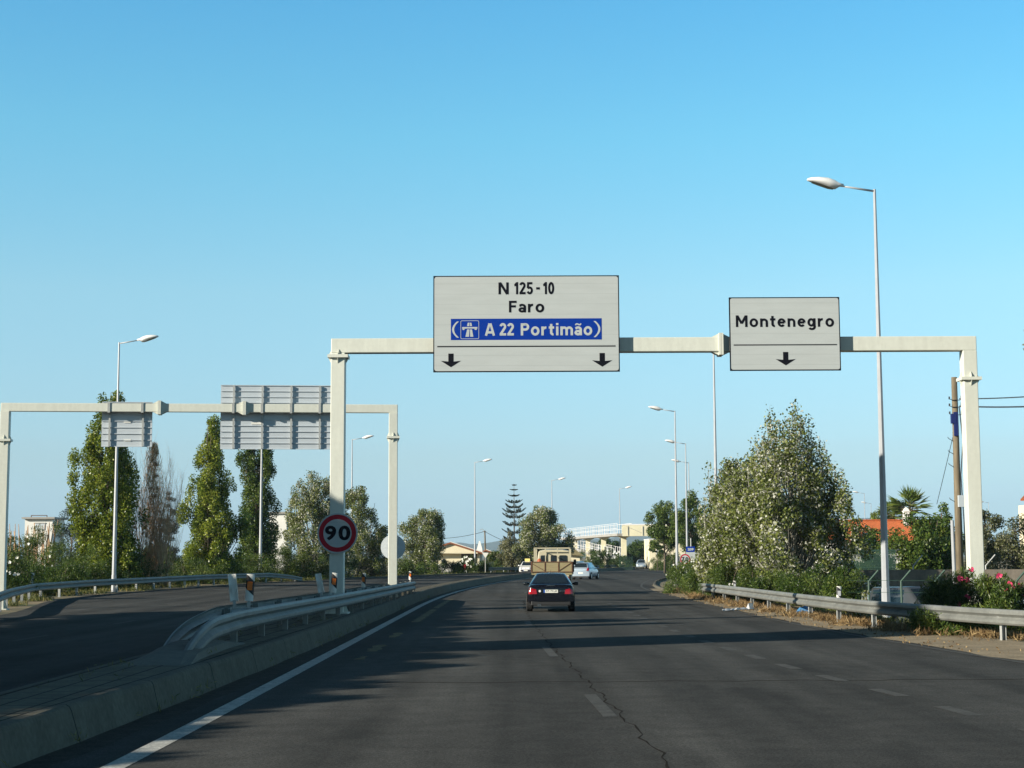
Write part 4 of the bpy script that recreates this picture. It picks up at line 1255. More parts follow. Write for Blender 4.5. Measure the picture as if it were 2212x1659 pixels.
# --- silver hatchback
def hatch_detail(paint, plate_text):
    def f(t):
        yb = -1.90
        for s in (-1, 1):
            mb = MB(); rows = []
            for j in range(5):
                z = lerp(0.78, 1.04, j / 4)
                row = [(s * lerp(0.56 + 0.10 * (j / 4), 0.80 - 0.02 * (j / 4), i / 5), yb - 0.04 + 0.16 * max(0, i / 5 - 0.5) + 0.10 * (j / 4), z) for i in range(6)]
                rows.append(row if s > 0 else row[::-1])
            mb.grid(rows); mb.build('tail_light', M['tail_red'], t, smooth=True)
        plate(t, -0.26, 0.26, 0.52, 0.63, yb - 0.045, plate_text)
        mb = MB(); mb.loft([[(x, yb - 0.035 + 0.3 * max(0, abs(x) - 0.5) ** 2, z) for x in (-0.82, -0.6, 0, 0.6, 0.82)] for z in (0.30, 0.36, 0.62, 0.66)], False, False); mb.build('bumper', paint, t, smooth=True)
        mb = MB(); mb.box(-0.70, 0.70, yb - 0.02, yb + 0.2, 0.20, 0.32); mb.build('lower_bumper', M['trim'], t)
        mb = MB(); mb.box(-0.45, 0.45, -1.62, -1.45, 1.452, 1.475); mb.build('roof_spoiler', paint, t)
        for s in (-1, 1):
            mb = MB(); mb.loft([[(s * (0.84 + a), 0.75 + 0.06 * math.cos(th) * k, 1.02 + 0.07 * math.sin(th) * k) for th in [2 * math.pi * q / 10 for q in range(10)]] for a, k in ((-0.05, 0.3), (0.04, 1.0), (0.14, 1.0), (0.17, 0.5))], True, True); mb.build('wing_mirror', paint, t, smooth=True)
    return f
HST = [(-1.91, 0.74, 0.34, 0.92), (-1.86, 0.80, 0.26, 1.0), (-1.6, 0.84, 0.22, 1.02), (-0.6, 0.855, 0.2, 1.0), (0.6, 0.855, 0.2, 0.98), (1.2, 0.84, 0.2, 0.92), (1.7, 0.78, 0.24, 0.80), (1.9, 0.62, 0.32, 0.66)]
HGH = [(-1.84, 0.76, 0.72, 1.0, 1.02), (-1.48, 0.79, 0.57, 1.0, 1.44), (0.10, 0.79, 0.58, 0.98, 1.48), (1.12, 0.77, 0.70, 0.96, 0.97)]
pc = G(1261, 1252)
car('hatchback_car', 'silver-blue hatchback turning right ahead of the cargo truck', 'car', (pc.x + 0.25, pc.y + 1.9, 0), R(-17), M['car_silver'], HST, HGH, (0.76, -1.2, 1.25), detail=hatch_detail(M['car_silver'], None), wheel_r=0.30)
pb = P(1252, 1240, 186)
car('hatchback_car', 'teal blue car mostly hidden, just ahead of the silver hatchback', 'car', (PX(1252, 186, 0.5), 188, 0), R(-24), M['car_blue'], HST, HGH, (0.76, -1.2, 1.25), detail=hatch_detail(M['car_blue'], None), wheel_r=0.30)

# --- white car coming the other way, with a sign on its roof
def oncoming_detail(t):
    yf = 1.90
    for s in (-1, 1):
        mb = MB(); rows = []
        for j in range(4):
            row = [(s * lerp(0.42 + 0.06 * j / 3, 0.76 - 0.03 * j / 3, i / 5), yf + 0.01 - 0.30 * max(0, i / 5 - 0.3) - 0.10 * j / 3, lerp(0.62, 0.82, j / 3)) for i in range(6)]
            rows.append(row[::-1] if s > 0 else row)
        mb.grid(rows); mb.build('headlight', M['headlamp'], t, smooth=True)
        mb = MB(); mb.loft([[(s * (0.84 + a), 0.75 + 0.06 * math.cos(th) * k, 1.02 + 0.07 * math.sin(th) * k) for th in [2 * math.pi * q / 10 for q in range(10)]] for a, k in ((-0.05, 0.3), (0.04, 1.0), (0.14, 1.0), (0.17, 0.5))], True, True); mb.build('wing_mirror', M['car_white'], t, smooth=True)
    mb = MB(); mb.prism([(-0.62, 0.52), (-0.5, 0.37), (0.5, 0.37), (0.62, 0.52), (0.5, 0.56), (-0.5, 0.56)], (0, yf - 0.05, 0), (1, 0, 0), (0, 0, 1), (0, 0.075, 0)); mb.build('grille', M['trim'], t)
    plate(t, -0.26, 0.26, 0.40, 0.50, yf + 0.03, None, 1)
    mb = MB(); mb.box(-0.09, 0.09, yf - 0.10, yf - 0.05, 0.66, 0.72); mb.build('emblem', M['chrome'], t)
    mb = MB(); mb.box(-0.30, 0.30, 0.0, 0.10, 1.52, 1.80); mb.box(-0.25, 0.25, 0.02, 0.08, 1.46, 1.52); mb.build('roof_sign', M['plate_yellow'], t, bevel=0.02)
    mb = MB(); mb.box(-0.7, 0.7, yf - 0.16, yf - 0.02, 0.20, 0.30); mb.build('lower_bumper', M['trim'], t)
car('hatchback_car', 'white car with a yellow roof sign coming towards us, left of the truck', 'car', (PX(1140, 186, 0.5), 186 + 1.9, 0), R(180 - 8), M['car_white'], HST, HGH, (0.76, -1.2, 1.25), detail=oncoming_detail, wheel_r=0.30, fwin=(0.10, 0.9, 0.85))

# --- cars in the lot behind the fence and under the footbridge
VST = [(-2.1, 0.78, 0.36, 0.98), (-2.02, 0.86, 0.28, 1.08), (-1.2, 0.90, 0.25, 1.08), (0.6, 0.90, 0.25, 1.06), (1.3, 0.88, 0.25, 1.0), (1.9, 0.80, 0.28, 0.86), (2.1, 0.65, 0.36, 0.72)]
VGH = [(-2.02, 0.84, 0.80, 1.08, 1.1), (-1.80, 0.85, 0.70, 1.08, 1.78), (0.35, 0.85, 0.68, 1.06, 1.82), (1.30, 0.82, 0.74, 1.02, 1.04)]
car('people_carrier', 'grey people carrier parked nearest behind the fence, dark windscreen facing the road', 'car', (PX(1978, 62.5, 0.5), 62.5, -1.0), R(180 + 24), M['car_grey'], VST, VGH, (0.80, -1.3, 1.35), 'cars parked in the lot behind the fence', detail=None, wheel_r=0.33)
car('hatchback_car', 'grey car roof showing left of the lamp post in the lot', 'car', (PX(1895, 70, 0.5), 70, -1.0), R(200), M['car_silver'], HST, HGH, (0.76, -1.2, 1.25), 'cars parked in the lot behind the fence', wheel_r=0.30)
car('hatchback_car', 'pale car parked at the right edge behind the pink oleander', 'car', (PX(2190, 64, 0.5), 64, -1.0), R(95), M['car_silver'], HST, HGH, (0.76, -1.2, 1.25), 'cars parked in the lot behind the fence', wheel_r=0.30)
car('hatchback_car', 'dark car parked behind the pink oleander beside the pale one', 'car', (PX(2130, 71, 0.5), 71, -1.0), R(150), M['car_blue'], HST, HGH, (0.76, -1.2, 1.25), 'cars parked in the lot behind the fence', wheel_r=0.30)
def front_detail(t):
    for s in (-1, 1):
        mb = MB(); mb.obox((s * 0.58, 1.80, 0.72), (0.16, -0.04 * s, 0), (0.0, 0.06, 0), (0, 0, 0.07)); mb.build('headlight', M['headlamp'], t, bevel=0.02)
    plate(t, -0.26, 0.26, 0.42, 0.52, 1.93, None, 1)
car('hatchback_car', 'silver car parked under the footbridge, headlights facing the road', 'car', (PX(1386, 262, 0.5), 262, 0), R(172), M['car_silver'], HST, HGH, (0.76, -1.2, 1.25), detail=front_detail, wheel_r=0.30)

# --- flatbed truck with cage
YT = 86.0
t = thing('cargo_truck', 'old open-bed truck with rusty-framed cream tailgate and canopy frame', 'truck', (PX(1192, YT, 1), YT, 0), R(-3.5))
W = 1.07
mb = MB(); mb.box(-0.42, -0.30, 0.1, 5.2, 0.62, 0.80); mb.box(0.30, 0.42, 0.1, 5.2, 0.62, 0.80); mb.box(-0.9, 0.9, 0.08, 0.16, 0.60, 0.76); mb.build('chassis', M['trim'], t)
mb = MB(); mb.box(-W, W, 0.0, 3.1, 1.06, 1.17); mb.build('bed_floor', M['bed_board'], t)
def cage_panel(name, a, b, z0, z1, diag, par):
    a, b = Vector(a), Vector(b); d = (b - a); L_ = d.length; d.normalize(); n = Vector((d.y, -d.x, 0)); up = Vector((0, 0, 1))
    mb = MB(); mb.obox((a + b) / 2 + up * (z0 + z1) / 2, d * (L_ / 2 - 0.02), n * 0.014, up * ((z1 - z0) / 2 - 0.02))
    pn = mb.build(name, M['bed_board'], par)
    mb = MB()
    o = n * 0.022
    k = max(3, int(round(L_ / 0.75)))
    for i in range(k + 1):
        q = a + d * (L_ * i / k) + o
        mb.beam(q + up * (z0 - 0.02), q + up * (z1 + 0.01), 0.05, 0.035, up=n)
    for z in (z0 + 0.02, z1 - 0.012):
        mb.beam(a + o + up * z, b + o + up * z, 0.036, 0.04, up=up)
    if diag:
        q0, q1 = a + o * 1.3, b + o * 1.3
        mb.beam(q0 + d * 0.03 + up * (z1 - 0.1), a + d * (L_ / k - 0.03) + o * 1.3 + up * (z0 + 0.08), 0.03, 0.028, up=n)
        mb.beam(q1 - d * 0.03 + up * (z1 - 0.05), b - d * (L_ / k - 0.03) + o * 1.3 + up * (z0 + 0.08), 0.03, 0.028, up=n)
    mb.build('steel_frame', M['rust'], pn)
cage_panel('tailgate', (-W, -0.02, 0), (W, -0.02, 0), 1.19, 1.74, True, t)
cage_panel('side_panel', (W, 0.03, 0), (W, 3.06, 0), 1.19, 1.74, False, t)
cage_panel('side_panel', (-W, 3.06, 0), (-W, 0.03, 0), 1.19, 1.74, False, t)
cage_panel('headboard', (W, 3.05, 0), (-W, 3.05, 0), 1.19, 1.72, False, t)
mb = MB()
for x in (-0.93, -0.33, 0.30, 0.93): mb.beam((x, 0.10, 1.74), (x, 0.10, 2.44), 0.045, 0.045)
for x in (-0.93, 0.93):
    for y in (1.1, 2.1, 3.0): mb.beam((x, y, 1.74), (x, y, 2.44), 0.04, 0.04)
    mb.beam((x, 0.10, 2.44), (x, 3.0, 2.44), 0.04, 0.04)
for y in (0.10, 3.0): mb.beam((-0.95, y, 2.46), (0.95, y, 2.46), 0.045, 0.045)
mb.build('canopy_frame', M['cream_metal'], t)
mb = MB()      # cab
mb.loft([[(-0.95, y, 0.75), (0.95, y, 0.75), (0.97, y, 1.5), (0.84, y, z), (0.5, y, z + 0.07), (-0.5, y, z + 0.07), (-0.84, y, z), (-0.97, y, 1.5)] for y, z in ((3.35, 2.30), (4.3, 2.34), (4.75, 2.28), (5.2, 1.62), (5.35, 1.45))], True, True)
cab = mb.build('cab', M['cream_metal'], t, bevel=0.05)
for x0, x1 in ((-0.74, -0.40), (-0.18, 0.16), (0.28, 0.72)):
    mb = MB(); mb.prism(rrect(x0, x1, 1.60, 2.08, 0.07), (0, 3.335, 0), (1, 0, 0), (0, 0, 1), (0, -0.012, 0)); mb.build('rear_window', M['glass'], cab)
mb = MB(); mb.box(-0.62, 0.70, 4.95, 4.99, 1.7, 2.1); mb.build('windscreen', M['glass'], cab)
for s in (-1, 1):
    mb = MB(); mb.box(s * 1.12 - 0.07, s * 1.12 + 0.07, 4.5, 4.55, 1.55, 1.85); mb.beam((s * 0.95, 4.6, 1.8), (s * 1.12, 4.55, 1.8), 0.02, 0.02); mb.build('wing_mirror', M['trim'], t)
for y, r in ((0.95, 0.40), (4.35, 0.40)):
    for s in (-1, 1):
        mb = MB()
        for dx in ((0.80, 0.60) if y < 2 else (0.80,)):
            mb.loft([[(s * dx + x, y + q * math.cos(2 * math.pi * k / 20), r + q * math.sin(2 * math.pi * k / 20)) for k in range(20)] for x, q in ((-0.09, r * 0.9), (-0.06, r), (0.06, r), (0.09, r * 0.9))], True, True)
        w = mb.build('wheel', M['rubber'], t)
        mb = MB(); mb.cyl((s * 0.80 - s * 0.0, y, r), (s * 0.90, y, r), 0.2, 0.16, 16); mb.build('rim', M['cream_metal'], w)
for s in (-1, 1):
    mb = MB(); mb.box(s * 0.78 - 0.13, s * 0.78 + 0.13, -0.02, 0.05, 0.80, 0.93); mb.build('tail_light', M['tail_red'], t)
    mb = MB(); mb.box(s * 0.72 - 0.25, s * 0.72 + 0.25, 0.30, 0.32, 0.25, 0.85); mb.build('mud_flap', M['rubber'], t)
plate(t, -0.28, 0.24, 0.82, 0.93, 0.0, None)
mb = MB(); mb.box(-0.9, 0.9, 0.02, 0.10, 0.96, 1.06); mb.build('rear_crossbeam', M['cream_metal'], t)
b = thing('cargo_bundle', 'orange bundle on the truck bed behind the tailgate', 'bundle', (t.location.x - 0.62, YT + 1.2, 1.172))
mb = MB(); mb.loft([[(r * math.cos(2 * math.pi * k / 10), r * 0.8 * math.sin(2 * math.pi * k / 10), z) for k in range(10)] for r, z in ((0.2, 0), (0.22, 0.3), (0.15, 0.58), (0.09, 0.70), (0.02, 0.74))], True, True)
mb.build('wrapping', M['orange_plastic'], b, smooth=True)
# ------------------------------------------------------------------ foliage
def leaves_mesh(name, material, C, S, rng, parent, aspect=0.5, up=0.0, tint=None, axis=None, fold=0.15):
    """One mesh of many leaf-shaped faces. C: centres, S: leaf lengths, up: how far leaf axes lean upright."""
    n = len(C)
    d = rng.normal(size=(n, 3)) if axis is None else axis + rng.normal(size=(n, 3)) * 0.35
    d[:, 2] += up
    d /= np.linalg.norm(d, axis=1)[:, None]
    q = rng.normal(size=(n, 3))
    w = np.cross(d, q); w /= (np.linalg.norm(w, axis=1)[:, None] + 1e-9)
    nn = np.cross(d, w)
    S = S[:, None]
    v = np.empty((n, 4, 3), dtype=np.float32)
    v[:, 0] = C - d * S * 0.5
    v[:, 1] = C + w * S * aspect * 0.5 + nn * S * fold * 0.5
    v[:, 2] = C + d * S * 0.5
    v[:, 3] = C - w * S * aspect * 0.5 + nn * S * fold * 0.5
    me = bpy.data.meshes.new(name)
    me.vertices.add(n * 4); me.vertices.foreach_set('co', v.ravel())
    me.loops.add(n * 4); me.loops.foreach_set('vertex_index', np.arange(n * 4, dtype=np.int32))
    me.polygons.add(n); me.polygons.foreach_set('loop_start', np.arange(0, n * 4, 4, dtype=np.int32))
    me.polygons.foreach_set('loop_total', np.full(n, 4, dtype=np.int32))
    at = me.attributes.new('tint', 'FLOAT', 'FACE')
    if tint is None: tint = rng.random(n)
    at.data.foreach_set('value', np.clip(tint, 0, 1).astype(np.float32))
    me.materials.append(material)
    me.update(); me.validate()
    return link_mesh(name, me, parent)

DENSE = 3.3
def prof_at(prof, t):
    return table(prof, t)

def tree(name, label, loc, H, prof, lm, bark, seed, nclus=90, nleaf=6000, leaf=0.16, cl=0.7, cl_up=1.0, group=None, up=0.0, trunk_r=0.18, stems=1, shell=0.5,
         squash=1.0, lean=(0, 0), wind=0.25, aspect=0.5, tintlo=0.0, cat='tree', gap=0.0, top_thin=0.0, bare=0.0, limb=True, sxy=(1.0, 1.0), crown='crown', sprays=0, flat_top=False):
    """A trunk with limbs and a crown. prof: (height fraction, radius m) outline of the crown."""
    nleaf = int(nleaf * DENSE)
    rng = np.random.default_rng(seed)
    rd = random.Random(seed)
    t = thing(name, label, cat, loc, 0, group)
    z0 = prof[0][0]; z1 = prof[-1][0]
    zz = np.linspace(z0, z1, 60)
    rr = np.array([max(0.02, prof_at(prof, z)) for z in zz])
    pz = (rr ** (1.3)); pz /= pz.sum()
    ang_n = [(rd.uniform(0, 6.28), rd.uniform(0.6, 1.3), rd.randint(1, 4)) for _ in range(5)]
    CC, CR = [], []
    for i in range(nclus):
        z = rng.choice(zz, p=pz) + rng.uniform(-0.5, 0.5) * (z1 - z0) / 60
        a = rng.uniform(0, 2 * math.pi)
        lob = 1 + wind * sum(math.sin(a * k + z * 9 * f + p) for p, f, k in ang_n) / 2.5
        Rr = max(0.02, prof_at(prof, z)) * lob
        r = Rr * (rng.uniform(shell ** 2, 1) ** 0.5)
        x, y = r * math.cos(a) * sxy[0] + lean[0] * z * H, r * math.sin(a) * sxy[1] + lean[1] * z * H
        CC.append((x, y, z * H)); CR.append(cl * rng.uniform(0.6, 1.25) * min(1.0, 0.4 + Rr / 1.6))
    CC = np.array(CC); CR = np.array(CR)
    wts = CR ** 2 * (1 - top_thin * np.clip((CC[:, 2] / H - 0.42) / 0.3, 0, 1)); wts /= wts.sum()
    idx = rng.choice(nclus, size=nleaf, p=wts)
    g = rng.normal(size=(nleaf, 3)); g /= np.linalg.norm(g, axis=1)[:, None]
    g *= (rng.random(nleaf) ** 0.45)[:, None]
    g[:, 2] *= cl_up
    C = CC[idx] + g * CR[idx][:, None]
    C[:, 2] = np.maximum(C[:, 2], 0.05)
    if flat_top: C[:, 2] = np.minimum(C[:, 2], H * z1)
    leaf = leaf * 0.9
    S = leaf * rng.uniform(0.6, 1.35, nleaf)
    ct = rng.uniform(-0.18, 0.18, nclus)
    if sprays:      # thin upright shoots that carry scattered leaves above the crown
        SC, SS = [], []
        SP = []
        for k in range(sprays):
            a = rd.uniform(0, 6.28); q = rd.random() ** 0.6
            r0 = q * prof_at(prof, z1 * 0.88) * 1.5
            zb = H * z1 * (1.0 - 0.30 * q * q) * rd.uniform(0.86, 1.0)
            ln = H * (1 - z1) * (1.0 if k == 0 else rd.uniform(0.25, 0.95) * (1 - 0.55 * q))
            b = Vector((r0 * math.cos(a) + lean[0] * zb, r0 * math.sin(a), zb - 0.9))
            tp = b + Vector((math.cos(a) * 0.18 * ln * q, math.sin(a) * 0.18 * ln * q, ln + 0.9))
            SP.append((b, tp))
            for _ in range(int(26 + ln * 62)):
                f = rd.random() ** 0.8
                p = b.lerp(tp, f)
                w_ = 0.34 * (1.05 - f * 0.72)
                SC.append((p.x + rd.gauss(0, w_), p.y + rd.gauss(0, w_), p.z + rd.gauss(0, 0.12)))
        SC = np.array(SC)
        C = np.concatenate([C, SC]); S = np.concatenate([S, leaf * rng.uniform(0.6, 1.3, len(SC))])
        idx = np.concatenate([idx, rng.integers(0, nclus, len(SC))]); nleaf = len(C)
    tint = np.clip(rng.beta(2.2, 2.2, nleaf) + ct[idx] + tintlo, 0, 1)
    leaves_mesh(crown, lm, C, S, rng, t, aspect, up, tint)
    # wood
    mb = MB()
    for s in range(stems):
        ox, oy = (0, 0) if stems == 1 else (rd.uniform(-0.5, 0.5) * prof_at(prof, z0 + 0.25 * (z1 - z0)), rd.uniform(-0.5, 0.5) * prof_at(prof, z0 + 0.25 * (z1 - z0)))
        hh = H * (z1 - 0.04) if s == 0 else H * rd.uniform(0.55, 0.85) * z1
        pts, rad = [], []
        for k in range(9):
            q = k / 8
            pts.append((ox * (0.25 + q * 0.75) + 0.10 * rd.uniform(-1, 1) * q + lean[0] * q * hh, oy * (0.25 + q * 0.75) + 0.10 * rd.uniform(-1, 1) * q + lean[1] * q * hh, hh * q - 0.05))
            rad.append(lerp(trunk_r * (1.0 if s == 0 else 0.6), 0.015, q ** 0.8))
        mb.tube(pts, rad, 7)
    if limb:
        order = list(range(nclus)); rd.shuffle(order)
        for i in order[:int(nclus * 0.8)]:
            c = Vector(CC[i])
            zs = max(0.3, c.z - (0.5 + 0.8 * math.hypot(c.x, c.y)) * (1.6 if cl_up > 1.2 else 0.9))
            zs = min(zs, H * z1 * 0.9)
            st = Vector((lean[0] * zs, lean[1] * zs, zs))
            mid = st.lerp(c, 0.55) + Vector((rd.uniform(-0.15, 0.15), rd.uniform(-0.15, 0.15), rd.uniform(-0.25, 0.05)))
            r0 = trunk_r * 0.32 * rd.uniform(0.5, 1)
            mb.tube([st, mid, c], [r0, r0 * 0.6, 0.008], 4, False)
    if sprays:
        for b, tp in SP: mb.tube([b, b.lerp(tp, 0.5) + Vector((rd.uniform(-0.05, 0.05), 0, 0)), tp], [0.022, 0.014, 0.005], 4, False)
    mb.build('trunk', bark, t, smooth=True)
    return t

def bush(name, label, loc, w, d, h, lm, seed, nleaf=1500, leaf=0.14, aspect=0.3, group=None, up=0.3, nclus=26, cl=0.5, flowers=None, nfl=0, cat='shrub', flsize=0.09):
    prof = [(0.0, w * 0.42), (0.25, w * 0.5), (0.6, w * 0.45), (0.85, w * 0.28), (1.0, w * 0.1)]
    t = tree(name, label, loc, h, prof, lm, M['bark'], seed, nclus, nleaf, leaf, cl, 1.0, group, up, 0.03, 3, 0.35, aspect=aspect, cat=cat, sxy=(1.0, d / w), crown='foliage')
    if flowers:
        rng = np.random.default_rng(seed + 9)
        mb = MB()
        for _ in range(nfl):
            a, z = rng.uniform(math.pi, 2 * math.pi), rng.uniform(0.35, 1.0)
            r = prof_at(prof, z) * 1.05
            c = Vector((r * math.cos(a), r * math.sin(a) * d / w, z * h))
            for k in range(5):
                th = 2 * math.pi * k / 5 + rng.uniform(0, 1)
                e = Vector((math.cos(th), rng.uniform(-0.6, 0.2), math.sin(th)))
                s_ = flsize * rng.uniform(0.7, 1.2)
                sd = Vector((-math.sin(th), 0, math.cos(th))) * s_ * 0.5
                mb.add([c, c + e * s_ * 0.6 + sd, c + e * s_, c + e * s_ * 0.6 - sd], [[0, 1, 2, 3]])
        mb.build('blossom', flowers, t)
    return t

def at(px, Y, z=0.0): return (PX(px, Y, z + 0.3), Y, z)

# --- left verge, from left to right
POP = [(0.02, 1.9), (0.12, 2.35), (0.3, 2.25), (0.5, 1.85), (0.62, 1.3), (0.75, 1.05), (0.88, 0.75), (0.96, 0.4), (1.0, 0.12)]
def sc(p, k): return [(a, b * k) for a, b in p]
gp = 'poplars along the left verge'
tree('poplar_tree', 'tallest poplar on the left, rising above the gantry beam beside the lamp post', at(228, 112), PZ(826, 112), sc([(0.01, 1.9), (0.10, 2.25), (0.3, 2.2), (0.5, 2.05), (0.66, 1.75), (0.76, 1.2), (0.86, 0.9), (0.95, 0.5), (1.0, 0.15)], 1.0),
     LM['poplar'], M['bark'], 11, 230, 17000, 0.17, 0.52, 1.8, gp, 0.5, 0.22, 3, 0.35, aspect=0.75, wind=0.40)
tree('poplar_tree', 'slender-topped poplar between the bare brown tree and the large sign back', at(452, 132), PZ(892, 132), sc([(0.01, 2.13), (0.12, 2.41), (0.28, 2.35), (0.45, 1.96), (0.56, 1.51), (0.66, 0.95), (0.76, 1.06), (0.86, 0.84), (0.95, 0.45), (1.0, 0.13)], 0.98),
     LM['poplar'], M['bark'], 12, 220, 16000, 0.17, 0.50, 1.7, gp, 0.5, 0.2, 3, 0.35, aspect=0.75, wind=0.36)
tree('poplar_tree', 'darker narrow poplar under the large sign back, behind a lamp post', at(552, 145), PZ(936, 145), sc([(0.01, 1.73), (0.15, 1.78), (0.35, 1.55), (0.5, 1.44), (0.62, 1.27), (0.75, 1.67), (0.88, 1.55), (0.96, 0.92), (1.0, 0.35)], 0.98),
     LM['dark'], M['bark'], 13, 180, 12500, 0.17, 0.50, 1.6, gp, 0.4, 0.2, 2, 0.35, aspect=0.75, wind=0.38, tintlo=0.1)
gw = 'white poplars behind the left carriageway'
tree('white_poplar_tree', 'rounded silvery white poplar left of the 90 sign post', at(676, 155), PZ(1000, 155), [(0.0, 2.76), (0.2, 3.4), (0.45, 3.18), (0.65, 2.65), (0.8, 1.7), (0.9, 0.85)],
     LM['silver'], M['bark_pale'], 14, 180, 13500, 0.19, 0.52, 1.5, gw, 0.4, 0.18, 3, 0.45, wind=0.4, aspect=0.6, sprays=26)
tree('white_poplar_tree', 'darker lower white poplar between the two gantry posts', at(775, 165), PZ(1052, 165), [(0.0, 2.61), (0.2, 3.26), (0.5, 3.04), (0.72, 2.28), (0.9, 1.19), (1.0, 0.33)],
     LM['silver'], M['bark_pale'], 15, 130, 12000, 0.19, 0.62, 1.2, gw, 0.3, 0.18, 3, 0.45, wind=0.3, tintlo=-0.15, aspect=0.6)
tree('round_tree', 'olive-green round tree right of the left gantry, above the hedge', at(918, 190), PZ(1100, 190), [(0.16, 1.6), (0.3, 2.55), (0.5, 2.6), (0.7, 2.15), (0.86, 1.4), (1.0, 0.4)],
     LM['silver'], M['bark'], 16, 95, 8500, 0.22, 0.68, 1.2, None, 0.35, 0.16, 1, 0.4, wind=0.32, tintlo=-0.1, aspect=0.55)
tree('round_tree', 'broad silvery tree behind the cargo truck, below the tiered pine', at(1168, 196), PZ(1097, 196), [(0.14, 1.4), (0.28, 3.0), (0.42, 3.4), (0.6, 2.6), (0.78, 1.8), (0.92, 1.0), (1.0, 0.3)],
     LM['silver'], M['bark'], 17, 110, 11000, 0.22, 0.72, 1.1, None, 0.3, 0.16, 1, 0.4, wind=0.35, aspect=0.55, lean=(0.02, 0))
tree('round_tree', 'pale bronzed tree just left of the broad silvery one, beside the far pole', at(1104, 204), PZ(1152, 204), [(0.2, 0.9), (0.4, 1.6), (0.7, 1.3), (1.0, 0.3)],
     LM['olive'], M['bark'], 18, 50, 3200, 0.2, 0.6, 1.1, None, 0.3, 0.10, 1, 0.4, wind=0.35, aspect=0.55, tintlo=0.25)

# bare brown tree with dense twigs
def bare_tree(label, loc, H, seed, spread):
    rd = random.Random(seed)
    t = thing('bare_tree', label, 'tree', loc)
    mb = MB()
    mb2 = MB()
    def grow(p, d, L, r, depth):
        q = p
        pts, rad = [p], [r]
        for k in range(3):
            d = (d + Vector((rd.uniform(-0.16, 0.16), rd.uniform(-0.16, 0.16), 0.14))).normalized()
            q = q + d * L / 3
            pts.append(q); rad.append(r * (1 - 0.22 * (k + 1)))
        (mb if depth < 2 else mb2).tube(pts, rad, 5 if depth < 2 else 3, False)
        if depth < 4:
            for k in range(rd.randint(3, 4)):
                s = rd.choice(pts[1:])
                a = rd.uniform(0, 6.28); tl = rd.uniform(0.25, 0.6)
                nd = (d + Vector((math.cos(a) * tl, math.sin(a) * tl, 0.45))).normalized()
                grow(s, nd, L * rd.uniform(0.55, 0.8), r * 0.5, depth + 1)
    for s in range(24):
        a = rd.uniform(0, 6.28); r0 = rd.uniform(0.1, spread * 0.6)
        p = Vector((r0 * math.cos(a), r0 * math.sin(a), 0))
        grow(p, Vector((math.cos(a) * 0.08, math.sin(a) * 0.08, 1)), H * (0.40 if s == 0 else rd.uniform(0.16, 0.34)), 0.055, 0)
    mb.build('trunk', M['twig'], t, smooth=True)
    mb2.build('twigs', M['twig'], t, smooth=True)
    rng = np.random.default_rng(seed)
    n = 8500
    z = rng.random(n) ** 1.35 * H * 0.86
    a = rng.uniform(0, 6.28, n); r = np.sqrt(rng.random(n)) * spread * 0.80 * (1 - z / H) ** 0.75 * (0.75 + 0.35 * np.sin(a * 3 + z * 1.7))
    C = np.stack([r * np.cos(a), r * np.sin(a), z], 1)
    leaves_mesh('dead_leaves', LM['bronze'], C, rng.uniform(0.18, 0.50, n), rng, t, 0.07, 3.5)
    mb = MB()
    for z_, x_, s_ in ((0.80, 0.55, 0.17), (0.735, 0.55, 0.30), (0.665, 0.5, 0.20), (0.585, 0.75, 0.26), (0.54, 0.35, 0.2)):
        c = Vector((x_ * 0.40, 0.1, z_ * H))
        for k in range(60):
            e = Vector((rd.gauss(0, 1), rd.gauss(0, 1), rd.gauss(0, 0.7))).normalized()
            m_ = c + e * s_ * rd.uniform(0.2, 0.8)
            f = Vector((rd.gauss(0, 1), rd.gauss(0, 1), rd.gauss(0, 1))).normalized()
            mb.tube([m_ - f * s_ * 0.5, m_ + f * s_ * 0.5], [0.014, 0.008], 3, False)
    mb.build('twig_clumps', M['twig'], t)
    return t
bare_tree('nearly leafless brown tree with twig clumps between two green poplars', at(326, 115), PZ(905, 115), 5, 2.2)
tree('pine_tree', 'dark pine peeking out right of the bare brown tree', at(362, 148), PZ(1062, 148), [(0.1, 0.9), (0.3, 1.5), (0.5, 1.0), (0.7, 1.1), (0.9, 0.5), (1.0, 0.2)],
     LM['pine'], M['bark'], 21, 40, 3000, 0.22, 0.6, 0.5, None, 0.2, 0.14, 1, 0.3, wind=0.4, aspect=0.2)
tree('pine_tree', 'dark feathery tree at the left edge of the tallest poplar', at(152, 150), PZ(1090, 150), [(0.05, 1.4), (0.4, 1.7), (0.7, 1.4), (0.9, 0.7), (1.0, 0.2)],
     LM['pine'], M['bark'], 22, 45, 3500, 0.22, 0.65, 0.9, None, 0.3, 0.14, 1, 0.3, wind=0.35, aspect=0.25)
tree('pine_tree', 'dark conifer at the left edge beside the gantry post', at(28, 200), PZ(1150, 200), [(0.1, 1.0), (0.5, 0.9), (0.9, 0.5), (1.0, 0.1)],
     LM['pine'], M['bark'], 23, 25, 1500, 0.22, 0.6, 0.9, None, 0.3, 0.12, 1, 0.3, aspect=0.25)

